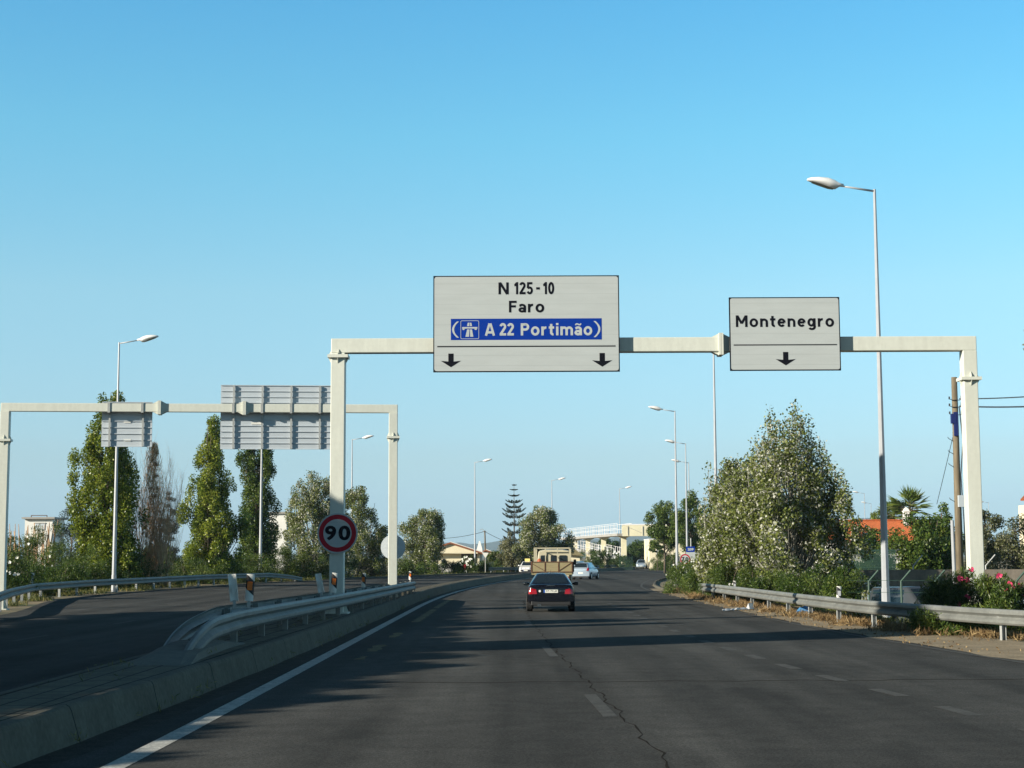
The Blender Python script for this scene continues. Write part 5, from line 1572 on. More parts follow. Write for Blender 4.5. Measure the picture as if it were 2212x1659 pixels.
gs = 'shrubs along the far left verge'
SH = [  # px, Y, width m, height m, leaf material, label
    (-30, 79, 4.0, 2.9, 'oleander', 'white-flowering oleander at the left edge below the gantry post'),
    (26, 100, 6.0, 3.6, 'oleander', 'broad grey-green shrub at far left under the small white tower'),
    (108, 106, 6.4, 4.0, 'oleander', 'tall feathery green shrub left of the tallest poplar'),
    (20, 88, 4.6, 2.0, 'dark', 'dark low shrub at far left behind the small delineator'),
    (112, 95, 4.8, 1.9, 'dark', 'dark low shrub between the small delineator and the lamp post'),
    (196, 104, 4.6, 1.9, 'oleander', 'low shrub at the foot of the tallest poplar, left of the lamp post'),
    (282, 113, 4.3, 2.4, 'dark', 'dark shrub right of the lamp post under the bare brown tree'),
    (345, 119, 4.0, 2.9, 'oleander', 'sunlit green shrub at the foot of the bare brown tree'),
    (408, 126, 4.0, 1.9, 'oleander', 'low weedy shrub at the foot of the slender-topped poplar'),
    (472, 131, 4.7, 1.8, 'dark', 'dark shrub under the slender-topped poplar'),
    (536, 140, 4.6, 2.2, 'oleander', 'bright shrub at the foot of the narrow dark poplar'),
    (596, 150, 4.3, 3.3, 'dark', 'dark upright shrub right of the narrow dark poplar'),
    (655, 152, 5.5, 2.9, 'oleander', 'sunlit shrub at the foot of the silvery white poplar'),
    (726, 157, 5.1, 2.4, 'dark', 'dark shrub behind the near gantry post'),
    (800, 166, 5.5, 2.4, 'dark', 'dark shrub between the gantry posts under the darker white poplar'),
]
for i, (px, Y, w, h, lm, lab) in enumerate(SH):
    bush('shrub', lab, at(px, Y), w, w * 0.6, h, LM[lm], 100 + i, 4200, 0.15, 0.28, gs, 0.5, 60, 0.5, M['flower_white'] if i in (0, 1) else None, 26 if i == 0 else 8)
gh2 = 'hedge shrubs along the far verge'
SH2 = [(868, 176, 3.6, 1.7, 'oleander', 'sunlit hedge shrub right of the left gantry post'),
    (925, 184, 3.4, 1.5, 'oleander', 'hedge shrub under the olive-green round tree'),
    (978, 190, 2.6, 1.5, 'dark', 'dark hedge shrub in front of the low cream house'),
    (1012, 199, 2.4, 2.2, 'dark', 'white-flowering dark shrub beside the lamp post at the cream house'),
    (1044, 201, 2.2, 1.5, 'dark', 'dark shrub behind the give-way sign'),
    (1072, 204, 3.4, 2.7, 'oleander', 'tall green shrub right of the give-way sign'),
    (1112, 206, 2.6, 1.9, 'dark', 'dark shrub between the far pole and the white car'),
    (1128, 208, 2.0, 2.2, 'oleander', 'bright yellow-green shrub behind the white car'),
    (1276, 240, 6.0, 3.0, 'dark', 'long dark hedge shrub behind the silver hatchback'),
    (1312, 246, 6.0, 3.2, 'dark', 'greyish dark hedge shrub under the footbridge ramp'),
    (1340, 252, 3.6, 2.2, 'dark', 'dark hedge shrub left of the nearest footbridge column'),
    (1425, 236, 3.6, 2.6, 'oleander', 'brownish shrub in front of the cream building, left of the lamp post'),
    (1452, 226, 3.0, 2.5, 'oleander', 'green shrub in front of the cream building, right of the lamp post')]
for i, (px, Y, w, h, lm, lab) in enumerate(SH2):
    bush('shrub', lab, at(px, Y), w, w * 0.6, h, LM[lm], 140 + i, 1700, 0.22, 0.3, gh2, 0.4, 26, 0.55, M['flower_white'] if i in (3, 9) else None, 16, flsize=0.16)

# tiered pine
def norfolk(label, loc, H):
    rd = random.Random(3)
    t = thing('norfolk_pine', label, 'tree', loc)
    mb = MB(); mb.tube([(0, 0, 0), (0, 0, H * 0.5), (0, 0, H)], [0.17, 0.10, 0.02], 7); mb.build('trunk', M['bark'], t)
    C, AX, br = [], [], MB()
    tiers = [0.985, 0.93, 0.86, 0.785, 0.725, 0.67, 0.61, 0.52, 0.43, 0.34, 0.25]
    for i, zf in enumerate(tiers):
        L = 0.25 + (1 - zf) * H * 0.36
        L = min(L, 1.9)
        nb = 5 if i < 3 else 6
        for k in range(nb):
            a = 2 * math.pi * k / nb + i * 0.4 + rd.uniform(-0.1, 0.1)
            dr = Vector((math.cos(a), math.sin(a), 0))
            rise = lerp(0.02, 0.34, min(1, i / 4)) * L * rd.uniform(0.8, 1.15)
            pts = [Vector((0, 0, zf * H)) + dr * L * q + Vector((0, 0, rise * (q * q) - 0.10 * L * math.sin(math.pi * q))) for q in (0, 0.33, 0.66, 1)]
            br.tube(pts, [0.03, 0.025, 0.018, 0.008], 4, False)
            m = int(26 + L * 42)
            for _ in range(m):
                q = rd.uniform(0.25 if i > 2 else 0.1, 1)
                p = pts[0].lerp(pts[3], q); p.z = zf * H + rise * q * q - 0.10 * L * math.sin(math.pi * q)
                sd = Vector((-dr.y, dr.x, 0)) * rd.uniform(-1, 1) * 0.36 * L * math.sin(math.pi * min(1, q * 0.9 + 0.05)) * 0.8
                C.append(p + sd * 0.9 + Vector((0, 0, rd.uniform(-0.06, 0.20) * L * (1.1 - q)))); AX.append(dr + Vector((0, 0, 0.3)))
    br.build('branches', M['bark'], t)
    rng = np.random.default_rng(4)
    leaves_mesh('crown', LM['pine'], np.array([list(c) for c in C]), rng.uniform(0.18, 0.36, len(C)), rng, t, 0.35, 0, None, np.array([list(a) for a in AX]))
    return t
norfolk('tiered pine with separate whorls of branches against the sky', at(1111, 255), PZ(1045, 255))

# --- right side
gr = 'trees and bushes on the right verge'
tree('white_poplar_tree', 'large silvery white poplar behind the right guardrail', at(1712, 73, -0.1), PZ(838, 73), [(0.02, 2.5), (0.14, 2.75), (0.3, 2.75), (0.44, 2.5), (0.56, 2.1), (0.66, 1.65), (0.74, 1.2), (0.82, 0.75)],
     LM['silver'], M['bark_pale'], 31, 300, 19000, 0.15, 0.42, 1.5, gr, 0.4, 0.14, 6, 0.42, wind=0.5, aspect=0.62, sprays=64, top_thin=0.72)
tree('white_poplar_tree', 'silvery lower half-tree leaning on the left side of the large white poplar', at(1606, 80, 0), PZ(958, 80), [(0.02, 1.5), (0.2, 2.15), (0.5, 2.25), (0.72, 1.7), (0.86, 0.9)],
     LM['silver'], M['bark_pale'], 32, 190, 13000, 0.15, 0.44, 1.5, gr, 0.4, 0.10, 5, 0.4, wind=0.45, aspect=0.62, sprays=30, lean=(-0.02, 0), top_thin=0.5)
tree('dark_tree', 'dark green rounded tree far behind the first lamp post, left of the white poplar', at(1436, 196), PZ(1084, 196), [(0.32, 1.1), (0.42, 1.9), (0.62, 2.1), (0.82, 1.7), (1.0, 0.6)],
     LM['dark'], M['bark'], 33, 70, 6000, 0.22, 0.7, 1.0, gr, 0.2, 0.15, 1, 0.3, wind=0.3, aspect=0.6, tintlo=0.1)
tree('dark_tree', 'second dark tree between the first lamp post and the white poplar', at(1492, 190), PZ(1070, 190), [(0.3, 1.2), (0.45, 1.9), (0.7, 2.0), (0.88, 1.4), (1.0, 0.5)],
     LM['dark'], M['bark'], 34, 60, 5000, 0.22, 0.7, 1.0, gr, 0.2, 0.15, 1, 0.3, wind=0.3, aspect=0.6, tintlo=0.1)
tree('sapling_tree', 'thin young tree standing in front of the cream building wall', at(1420, 226), PZ(1160, 226), [(0.55, 0.5), (0.7, 1.0), (0.85, 0.8), (1.0, 0.2)],
     LM['dark'], M['bark'], 35, 16, 900, 0.2, 0.45, 0.8, gr, 0.2, 0.06, 1, 0.2, aspect=0.6)
RB = [(1482, 88, 2.2, 1.9, 'oleander', 'white-flowering oleander hiding the round speed sign', 26), (1520, 84.5, 2.2, 1.7, 'oleander', 'dense oleander behind the end of the right guardrail', 14),
      (1572, 78, 2.2, 1.6, 'oleander', 'sunlit oleander at the foot of the white poplar, left side', 10), (1628, 73, 2.4, 1.4, 'oleander', 'oleander under the middle of the white poplar', 6),
      (1690, 69, 2.4, 1.2, 'dark', 'dark undergrowth bush below the white poplar behind the guardrail', 0), (1765, 66, 2.4, 1.5, 'dark', 'dark bush at the right foot of the white poplar', 0),
      (1822, 62, 1.6, 1.5, 'dark', 'sparse dark bush between the white poplar and the nearest lamp post', 0)]
for i, (px, Y, w, h, lm, lab, nf) in enumerate(RB):
    bush('oleander_bush', lab, at(px, Y), w, w, h, LM[lm], 170 + i, 3600, 0.13, 0.24, 'bushes under the white poplar', 0.6, 36, 0.40, M['flower_white'] if nf else None, max(3, nf // 2), flsize=0.055)
bush('oleander_bush', 'small silvery sprout bush left of the nearest lamp post base', at(1868, 50), 1.1, 1.0, 0.95, LM['silver'], 180, 900, 0.10, 0.5, 'bushes under the white poplar', 0.6, 16, 0.28)
def pink(px, Y, z, w, d, h, lab, seed, nf):
    return bush('oleander_bush', lab, at(px, Y, z), w, d, h, LM['oleander'], seed, 6000, 0.17, 0.17, 'pink oleanders round the right gantry post', 0.9, 44, 0.42, M['flower_pink'], nf, flsize=0.085)
pink(2085, 44.3, -0.6, 1.9, 1.3, 2.25, 'pink oleander in front of the right gantry post', 181, 9)
pink(2165, 43.0, -0.5, 1.8, 1.4, 1.95, 'pink oleander at the right edge above the guardrail', 182, 8)
pink(2030, 45.8, -0.4, 1.0, 0.9, 1.55, 'small pink oleander left of the right gantry post', 183, 5)
bush('oleander_bush', 'leafy oleander skirt spilling under the guardrail below the pink flowers', at(2080, 41.3, 0), 2.4, 0.9, 0.62, LM['oleander'], 184, 3000, 0.15, 0.18, 'pink oleanders round the right gantry post', 0.5, 30, 0.3)
tree('carob_tree', 'broad dark green tree behind the grey wall, hiding part of the orange roof', at(1996, 94, -1), PZ(1118, 94) + 1, [(0.05, 1.5), (0.3, 1.9), (0.6, 1.75), (0.85, 1.1), (1.0, 0.4)],
     LM['dark'], M['bark'], 41, 80, 8000, 0.17, 0.6, 1.0, gr, 0.1, 0.16, 2, 0.4, wind=0.3, aspect=0.6, tintlo=0.08)
tree('carob_tree', 'dark tree with two upright tops just left of the wooden pole', at(2040, 97, -1), PZ(1088, 97) + 1, [(0.05, 1.0), (0.35, 1.3), (0.6, 1.1), (0.75, 0.7), (0.9, 0.55), (1.0, 0.3)],
     LM['dark'], M['bark'], 42, 60, 5500, 0.17, 0.5, 1.2, gr, 0.2, 0.14, 1, 0.4, wind=0.4, aspect=0.6, tintlo=0.1)
tree('carob_tree', 'dark low tree between the nearest lamp post and the orange roof', at(1888, 104, -1), PZ(1150, 104) + 1, [(0.05, 1.3), (0.4, 1.5), (0.8, 1.1), (1.0, 0.4)],
     LM['dark'], M['bark'], 43, 50, 4500, 0.17, 0.55, 1.0, gr, 0.1, 0.12, 1, 0.4, wind=0.3, aspect=0.6)
tree('grey_tree', 'grey-green tree just right of the right gantry post', at(2135, 104, -1), PZ(1106, 104) + 1, [(0.05, 1.3), (0.4, 1.3), (0.7, 1.05), (0.9, 0.6), (1.0, 0.2)],
     LM['olive'], M['bark'], 44, 55, 5000, 0.17, 0.55, 1.0, gr, 0.2, 0.14, 1, 0.4, wind=0.3, tintlo=-0.12)
tree('grey_tree', 'rounded olive tree at the right edge behind the grey wall', at(2200, 98, -1), PZ(1128, 98) + 1, [(0.05, 1.5), (0.4, 1.75), (0.75, 1.35), (1.0, 0.5)],
     LM['olive'], M['bark'], 45, 60, 5500, 0.17, 0.6, 1.0, gr, 0.2, 0.16, 1, 0.4, wind=0.3, tintlo=-0.05)
tree('cypress_tree', 'small pointed green tree above the orange roof beside the lamp post', at(1892, 170), PZ(1100, 170), [(0.3, 0.9), (0.6, 0.85), (0.85, 0.5), (1.0, 0.1)],
     LM['poplar'], M['bark'], 46, 30, 2200, 0.2, 0.5, 1.3, gr, 0.6, 0.10, 1, 0.3, aspect=0.5)
tree('roadside_tree', 'tree at the right edge of the picture, only leaf tips in view', (15.92, 40.0, -0.5), 11.2, [(0.35, 1.2), (0.55, 2.2), (0.66, 2.25), (0.8, 2.6), (0.93, 1.8), (1.0, 0.6)],
     LM['olive'], M['bark'], 47, 60, 5000, 0.15, 0.55, 1.0, gr, 0.1, 0.16, 1, 0.5, wind=0.2)
TB = [(1318, 300, 3.2, 6.0, 'dark trees behind the footbridge columns, left one'), (1385, 310, 5.0, 6.2, 'dark tree filling the opening right of the nearest footbridge column')]
tree('dark_tree', 'dark tree behind the left footbridge columns', at(1322, 352), PZ(1165, 352), [(0.05, 4.5), (0.4, 5.0), (0.8, 3.6), (1.0, 1.2)], LM['dark'], M['bark'], 48, 60, 5000, 0.34, 1.2, 0.8, gr, 0.1, 0.2, 2, 0.3, tintlo=-0.1, aspect=0.6)
tree('dark_tree', 'dark tree filling the opening right of the nearest footbridge column', at(1388, 330), PZ(1172, 330), [(0.05, 3.0), (0.4, 3.4), (0.8, 2.4), (1.0, 0.8)], LM['dark'], M['bark'], 49, 50, 4500, 0.32, 1.1, 0.8, gr, 0.1, 0.2, 2, 0.3, tintlo=-0.1, aspect=0.6)

def fan_palm(label, loc, H, crown, seed):
    rd = random.Random(seed)
    t = thing('fan_palm', label, 'palm', loc)
    mb = MB(); mb.tube([(0, 0, 0), (0.05, 0, H * 0.5), (0, 0, H)], [0.28, 0.22, 0.20], 9); mb.build('trunk', M['bark'], t)
    mb = MB(); C, AX, S = [], [], []
    blades = MB()
    for k in range(40):
        a = rd.uniform(0, 6.28); el = rd.uniform(-0.35, 1.4)
        dr = Vector((math.cos(a) * math.cos(el), math.sin(a) * math.cos(el), math.sin(el)))
        stem = crown * 0.42
        b0 = Vector((0, 0, H)); b1 = b0 + dr * stem
        mb.tube([b0, b1], [0.02, 0.012], 4, False)
        sd = dr.cross(Vector((0, 0, 1))); sd = sd.normalized() if sd.length > 0.05 else Vector((1, 0, 0))
        un = sd.cross(dr)
        n = 9
        for j in range(n):
            q = lerp(-0.95, 0.95, j / (n - 1))
            d2 = (dr * math.cos(q) + sd * math.sin(q) + un * rd.uniform(-0.12, 0.22)).normalized()
            L = crown * 0.72 * rd.uniform(0.8, 1.1) * (1 - 0.25 * abs(q))
            tip = b1 + d2 * L + Vector((0, 0, -0.10 * L))
            for w in (sd * math.cos(q) * 0.06 - dr * math.sin(q) * 0.06, un * 0.05):
                blades.add([b1, b1 + d2 * L * 0.45 + w, tip, b1 + d2 * L * 0.45 - w], [[0, 1, 2, 3]])
    mb.build('stalks', M['bark'], t)
    me_o = blades.build('crown', LM['palm'], t)
    rng = np.random.default_rng(seed)
    at_ = me_o.data.attributes.new('tint', 'FLOAT', 'FACE'); at_.data.foreach_set('value', rng.random(len(me_o.data.polygons)).astype(np.float32))
    n = 500
    rngz = np.stack([rng.normal(0, 0.3, n), rng.normal(0, 0.3, n), H - rng.random(n) * 1.3], 1)
    leaves_mesh('dead_skirt', LM['dry'], rngz, rng.uniform(0.3, 0.7, n), rng, t, 0.12, -2.0)
    return t
fan_palm('tall fan palm behind the white chimney on the orange roof', at(1968, 150), PZ(1104, 150), 2.25, 7)
fan_palm('smaller fan palm left of the white chimney', at(1930, 160), PZ(1118, 160), 1.7, 8)

# dry grass and weeds along the verges (nobody could count them)
def tufts(name, material, spots, seed, leaf=(0.12, 0.35), up=1.2, aspect=0.07):
    rng = np.random.default_rng(seed)
    C = []
    for (x, y, z, r, n) in spots:
        a = rng.uniform(0, 6.28, n); q = np.sqrt(rng.random(n)) * r
        C.append(np.stack([x + q * np.cos(a), y + q * np.sin(a), z + rng.uniform(0.03, 0.16, n)], 1))
    C = np.concatenate(C)
    o = leaves_mesh(name, material, C, rng.uniform(leaf[0], leaf[1], len(C)), rng, None, aspect, up)
    return tag(o, kind='stuff')
rd0 = random.Random(77)
sp = []
for k in range(150):
    y = rd0.uniform(38, 96); x = table([(p[1], p[0]) for p in sorted([(a, b) for a, b, c in rr], key=lambda q: q[1])], y) + rd0.uniform(-0.65, 0.9)
    if y > 80: x = right_line(y) + rd0.uniform(1.0, 2.4)
    sp.append((x, y, ground_z(x, y), rd0.uniform(0.2, 0.5), rd0.randint(40, 90)))
for k in range(60):
    y = rd0.uniform(33, 44); x = rd0.uniform(11.3, 13.5) + (44 - y) * 0.12
    sp.append((x, y, ground_z(x, y), 0.4, 60))
tufts('dry_grass', LM['dry'], sp, 1)
sp = []
for k in range(110):
    y = rd0.uniform(58, 150); x = far_kerb(y) - rd0.uniform(0.4, 3.5)
    sp.append((x, y, 0.0, rd0.uniform(0.4, 0.9), rd0.randint(60, 120)))
for k in range(60):
    y = rd0.uniform(150, 215); x = far_kerb(y) - rd0.uniform(0.8, 4)
    sp.append((x, y, 0.0, rd0.uniform(0.6, 1.2), rd0.randint(40, 80)))
for k in range(40):
    y = rd0.uniform(46, 90); x = 10.5 + rd0.uniform(0, 3)
    sp.append((x, y, ground_z(x, y), 0.6, 80))
tufts('weeds', LM['grass'], sp, 2, (0.15, 0.45), 1.4, 0.09)
# fallen leaves on the shoulder
rng = np.random.default_rng(9)
n = 900
yl_ = rng.uniform(33, 92, n)
xl_ = np.array([right_line(y) for y in yl_]) + rng.gamma(2.0, 0.45, n)
tag(leaves_mesh('fallen_leaves', LM['dry'], np.stack([xl_, yl_, np.full(n, 0.03)], 1), rng.uniform(0.03, 0.08, n), rng, None, 0.6, 0.0), kind='stuff')

# weeds and grit along the foot of the median kerb
sp = []
rd5 = random.Random(21)
for k in range(46):
    y = rd5.uniform(13, 80)
    sp.append((isl_r(y) + 0.05, y, 0.0, 0.07, rd5.randint(4, 12)))
    y = rd5.uniform(20, 75)
    sp.append((lerp(isl_l(y), isl_r(y), rd5.uniform(0.3, 0.8)), y, KERB_H, 0.12, rd5.randint(3, 9)))
tufts('weeds', LM['grass'], sp, 5, (0.05, 0.13), 1.0, 0.12)
# ------------------------------------------------------------------ low house and neighbours beyond the bend
def gable_house(label, Y, xl, xa, xr, za, ze, zw, depth, wall, fascia, seed=0, porch=None):
    t = thing('bungalow', label, 'house', (xa, Y, 0))
    mb = MB()
    mb.prism([(xl, 0), (xr - 0.5, 0), (xr - 0.5, zw), (xl, zw)], (0, Y + 0.9, 0), (1, 0, 0), (0, 0, 1), (0, depth - 1, 0))
    mb.build('wall', wall, t, world=True)
    zl = ze - (za - ze) * 0.0
    slope = (za - ze) / (xr - xa)
    zle = za - slope * (xa - xl)
    mb = MB()
    mb.prism([(xl, zw - 0.05), (xr - 0.7, zw - 0.05), (xr - 0.7, ze + slope * 0.7 - 0.22), (xa, za - 0.22), (xl, zle - 0.22)], (0, Y, 0), (1, 0, 0), (0, 0, 1), (0, depth, 0))
    mb.build('gable', wall, t, world=True)
    mb = MB()
    mb.prism([(xl - 0.5, zle - slope * 0.5 - 0.2), (xa, za - 0.2), (xr, ze - 0.2), (xr, ze), (xa, za), (xl - 0.5, zle - slope * 0.5)], (0, Y - 0.35, 0), (1, 0, 0), (0, 0, 1), (0, depth + 0.7, 0))
    mb.build('roof', fascia, t, world=True)
    mb = MB()
    mb.prism([(xa, za + 0.004), (xr + 0.05, ze + 0.004), (xr + 0.05, ze + 0.09), (xa, za + 0.10)], (0, Y - 0.36, 0), (1, 0, 0), (0, 0, 1), (0, depth + 0.72, 0))
    mb.build('roof_edge', M['wall_white'], t, world=True)
    if porch:
        mb = MB(); mb.box(porch[0], porch[1], Y + 0.86, Y + 0.897, 0.0, zw - 0.1); mb.build('porch_shade_panel', M['porch_shade'], t, world=True)  # dark panel with the shade of the open porch recess in its colour
    return t
YH = 228.0
hx = lambda px: PX(px, YH, 3)
hz = lambda py: PZ(py, YH, 1000)
gable_house('low cream bungalow with a brown-edged gable behind the olive-green tree', YH, hx(905), hx(973), hx(1043), hz(1171), hz(1194), hz(1195), 9.0, M['wall_cream'], M['tile_brown'], porch=(hx(996), hx(1030)))
YH2 = 236.0
gable_house('second low house, white roof edge sloping right beyond the give-way sign', YH2, PX(1046, YH2), PX(1050, YH2), PX(1096, YH2), PZ(1187, YH2), PZ(1205, YH2), PZ(1208, YH2), 8.0, M['wall_cream'], M['tile_brown'])
t = thing('garden_wall', 'low white garden wall in front of the cream bungalow', 'wall', (hx(960), 221, 0))
mb = MB(); mb.box(PX(925, 221), PX(1000, 221), 220.9, 221.1, 0, 1.0); mb.box(PX(925, 221) - 0.05, PX(1000, 221) + 0.05, 220.85, 221.15, 1.0, 1.08); mb.build('wall', M['wall_white'], t, world=True)
t = thing('chimney_tower', 'white pointed chimney beside the bungalow roof, by the lamp post', 'chimney', (PX(1036, 232), 232, 0))
mb = MB(); q = PX(1036, 232); mb.loft([[(q - w, 232 - w, z), (q + w, 232 - w, z), (q + w, 232 + w, z), (q - w, 232 + w, z)] for z, w in ((0, 0.42), (hz(1187), 0.40), (hz(1168), 0.08))], True, True); mb.build('stack', M['wall_white'], t, world=True)
# pole with cables
xp = PX(1049.5, 243)
t = thing('utility_pole', 'thin far wooden pole carrying a sagging cable beyond the give-way sign', 'pole', (xp, 243, 0))
zt = PZ(1146, 243)
mb = MB(); mb.tube([(0, 0, 0), (-0.15, 0, zt)], [0.15, 0.10], 8); mb.build('shaft', M['wood_pole'], t)
mb = MB(); mb.tube([(-0.15, 0, zt - 0.1), (-0.5, 0, zt + 0.25), (-0.9, 0, zt + 0.1)], 0.04, 5); mb.beam((-0.5, 0, zt - 0.1), (0.2, 0, zt - 0.1), 0.06, 0.06); mb.build('bracket', M['galv'], t)
def cable(label, pts, r=0.02, sag=0.5):
    out = []
    for a, b in zip(pts, pts[1:]):
        a, b = Vector(a), Vector(b)
        for k in range(13):
            q = k / 12
            p = a.lerp(b, q); p.z -= sag * 4 * q * (1 - q)
            out.append(p)
    mb = MB(); mb.tube(out, r, 5)
    return tag(mb.build('overhead_cable', M['wire']), label, 'cable')
cable('thin cable sagging left from the far wooden pole over the bungalow', [(PX(845, 243), 243, PZ(1152, 243)), (xp - 0.15, 242.9, zt - 0.12)], 0.035, 0.9)
cable('thin cable falling right from the far wooden pole into the broad tree', [(xp - 0.15, 242.9, zt - 0.12), (PX(1140, 243), 243, PZ(1182, 243))], 0.035, 0.35)
# give-way sign from behind, dark round sign, trestle
def small_sign(name, label, px, Y, shape, zc, r, m_, cat='road sign'):
    x = PX(px, Y)
    t = thing(name, label, cat, (x, Y, 0))
    mb = MB(); mb.cyl((0, 0.05, 0), (0, 0.05, zc + r * 0.6), 0.045, 0.045, 8); mb.build('pole', M['galv'], t)
    mb = MB()
    if shape == 'tri': poly = [(-r, r * 0.75), (0, -r * 0.95), (r, r * 0.75)]
    else: poly = [(r * math.cos(2 * math.pi * k / 28), r * math.sin(2 * math.pi * k / 28)) for k in range(28)]
    mb.prism(poly, (0, 0, zc), (1, 0, 0), (0, 0, 1), (0, -0.03, 0)); mb.build('plate', m_, t)
    return t
small_sign('give_way_sign', 'white triangular give-way sign seen from behind beside the lamp post', 1048.5, 198, 'tri', PZ(1199, 198), 7.0 / FPX * 198, M['white_plastic'])
small_sign('round_sign', 'small dark round sign on a thin pole before the cream bungalow', 959, 199, 'disc', PZ(1211.5, 199), 5.2 / FPX * 199, M['trim'])
YTR = 196
xt = PX(1003, YTR)
t = thing('roadside_trestle', 'small pale trestle topped with a red panel on the verge by the cream bungalow', 'trestle', (xt, YTR, 0))
mb = MB()
for s in (-1, 1):
    mb.beam((s * 0.26, 0, 0), (s * 0.17, 0, 0.85), 0.07, 0.07); mb.beam((s * 0.26, 0.4, 0), (s * 0.17, 0.1, 0.85), 0.06, 0.06)
mb.beam((-0.24, 0, 0.33), (0.24, 0, 0.33), 0.05, 0.07)
mb.build('legs', M['plate_white'], t)
mb = MB(); mb.prism(rrect(-0.20, 0.20, 0.55, 1.15, 0.1), (0, -0.06, 0), (1, 0, 0), (0, 0, 1), (0, 0.06, 0)); mb.build('panel', M['sign_red'], t)
# kilometre-style white post near the verge
x_ = PX(1098, 205)
t = thing('utility_pole', 'short white post left of the white car in front of a hedge', 'post', (x_, 205, 0)); mb = MB(); mb.cyl((0, 0, 0), (0, 0, PZ(1192, 205)), 0.07, 0.06, 8); mb.build('shaft', M['white_plastic'], t)

# rooftop room, left
YW = 230.0
wx = lambda px: PX(px, YW, 5); wz = lambda py: PZ(py, YW, 85)
t = thing('rooftop_building', 'small white flat-roofed tower above the shrubs at far left', 'building', (wx(85), YW, 0))
mb = MB(); mb.box(wx(53), wx(113), YW, YW + 6, 0, wz(1121)); mb.build('wall', M['wall_white'], t, world=True)
mb = MB(); mb.box(wx(48), wx(119), YW - 0.5, YW + 6.5, wz(1121) + 0.002, wz(1117)); mb.build('roof', M['bridge_under'], t, world=True)
mb = MB(); mb.box(wx(76), wx(97), YW - 0.06, YW - 0.004, wz(1145), wz(1131)); w_ = mb.build('window', M['sign_back'], t, world=True)
mb = MB(); mb.box(wx(75), wx(98), YW - 0.10, YW - 0.004, wz(1131) + 0.003, wz(1129)); mb.build('lintel', M['bridge_under'], w_, world=True)
mb = MB(); mb.beam((wx(62), YW + 1, wz(1117)), (wx(62), YW + 1, wz(1113)), 0.1, 0.1); mb.beam((wx(62), YW + 1, wz(1113)), (wx(96), YW + 1, wz(1113)), 0.1, 0.1); mb.beam((wx(96), YW + 1, wz(1117)), (wx(96), YW + 1, wz(1112.7)), 0.1, 0.1); mb.build('railing', M['rust'], t, world=True)
rd1 = random.Random(5)
def stalks(label, px, Y, n, hpx, seed):
    rd = random.Random(seed)
    t = thing('dry_stalks', label, 'plant', at(px, Y))
    mb = MB()
    for k in range(n):
        x, y = rd.uniform(-0.9, 0.9), rd.uniform(-0.5, 0.5)
        h = PZ(hpx + rd.uniform(0, 26), Y)
        mb.tube([(x, y, 0), (x + rd.uniform(-0.1, 0.1), y, h * 0.6), (x + rd.uniform(-0.35, 0.35), y, h)], [0.07, 0.06, 0.02], 5)
    mb.build('stems', M['twig'], t); return t
stalks('dry brown stalks sticking up left of the small white tower', 38, 120, 12, 1122, 1)
stalks('dry stalks standing in front of the small white tower', 88, 122, 14, 1118, 2)
# white building glimpsed behind the poplars
t = thing('white_building', 'white house wall glimpsed between the dark poplar and the silvery tree', 'building', (PX(598, 240), 240, 0))
mb = MB(); mb.box(PX(580, 240), PX(618, 240), 240, 246, 0, PZ(1108, 240)); mb.build('wall', M['wall_white'], t, world=True)
mb = MB(); mb.box(PX(578, 240), PX(620, 240), 239.7, 246.3, PZ(1108, 240) + 0.002, PZ(1108, 240) + 0.3); mb.build('roof', M['bridge_under'], t, world=True)

# ------------------------------------------------------------------ footbridge with ramps
YB1, YB2 = 280.0, 345.0
def bp(px, py, Y): return P(px, py, Y)
t = thing('footbridge', 'cream footbridge with a white-railed ramp crossing over the side road', 'footbridge', (PX(1350, YB1), YB1, 0))
A0 = Vector((PX(1349, YB1, 6), YB1, 0)); A1 = Vector((PX(1222, YB2, 6), YB2, 0))
zA, zB = PZ(1154, YB1), PZ(1163.5, YB2)
def deck(mb, a, b, za, zb, w, h):
    d = (b - a).normalized(); n = Vector((d.y, -d.x, 0)); up = Vector((0, 0, 1))
    mb.loft([[a + n * s * w + up * (za + e) for s, e in ((-1, 0), (1, 0), (1, h), (-1, h))], [b + n * s * w + up * (zb + e) for s, e in ((-1, 0), (1, 0), (1, h), (-1, h))]], True, True)
mb = MB(); deck(mb, A0, A1, zA - 0.35, zB - 0.35, 1.3, 0.40); mb.build('ramp_deck', M['bridge_under'], t, world=True)
d = (A1 - A0).normalized(); n_ = Vector((d.y, -d.x, 0)); up = Vector((0, 0, 1))
def railing(par, a, b, za, zb, n, h, off, bar=0.085, name='railing'):
    mb = MB()
    for k in range(n + 1):
        q = k / n
        p = a.lerp(b, q) + off + up * lerp(za, zb, q)
        wid = bar * (1.9 if k % 6 == 0 else 1)
        mb.obox(p + up * h / 2, d * wid / 2 * 1.6, n_ * 0.03, up * h / 2)
    for z in (0.12, h * 0.5, h):
        mb.beam(a + off + up * (za + z), b + off + up * (zb + z), 0.04, 0.045)
    return mb.build(name, M['white_paint_steel'], par, world=True)
for s in (-1, 1):
    railing(t, A0, A1, zA + 0.05, zB + 0.05, 30 if s > 0 else 22, 1.75, n_ * s * 1.25, 0.055)
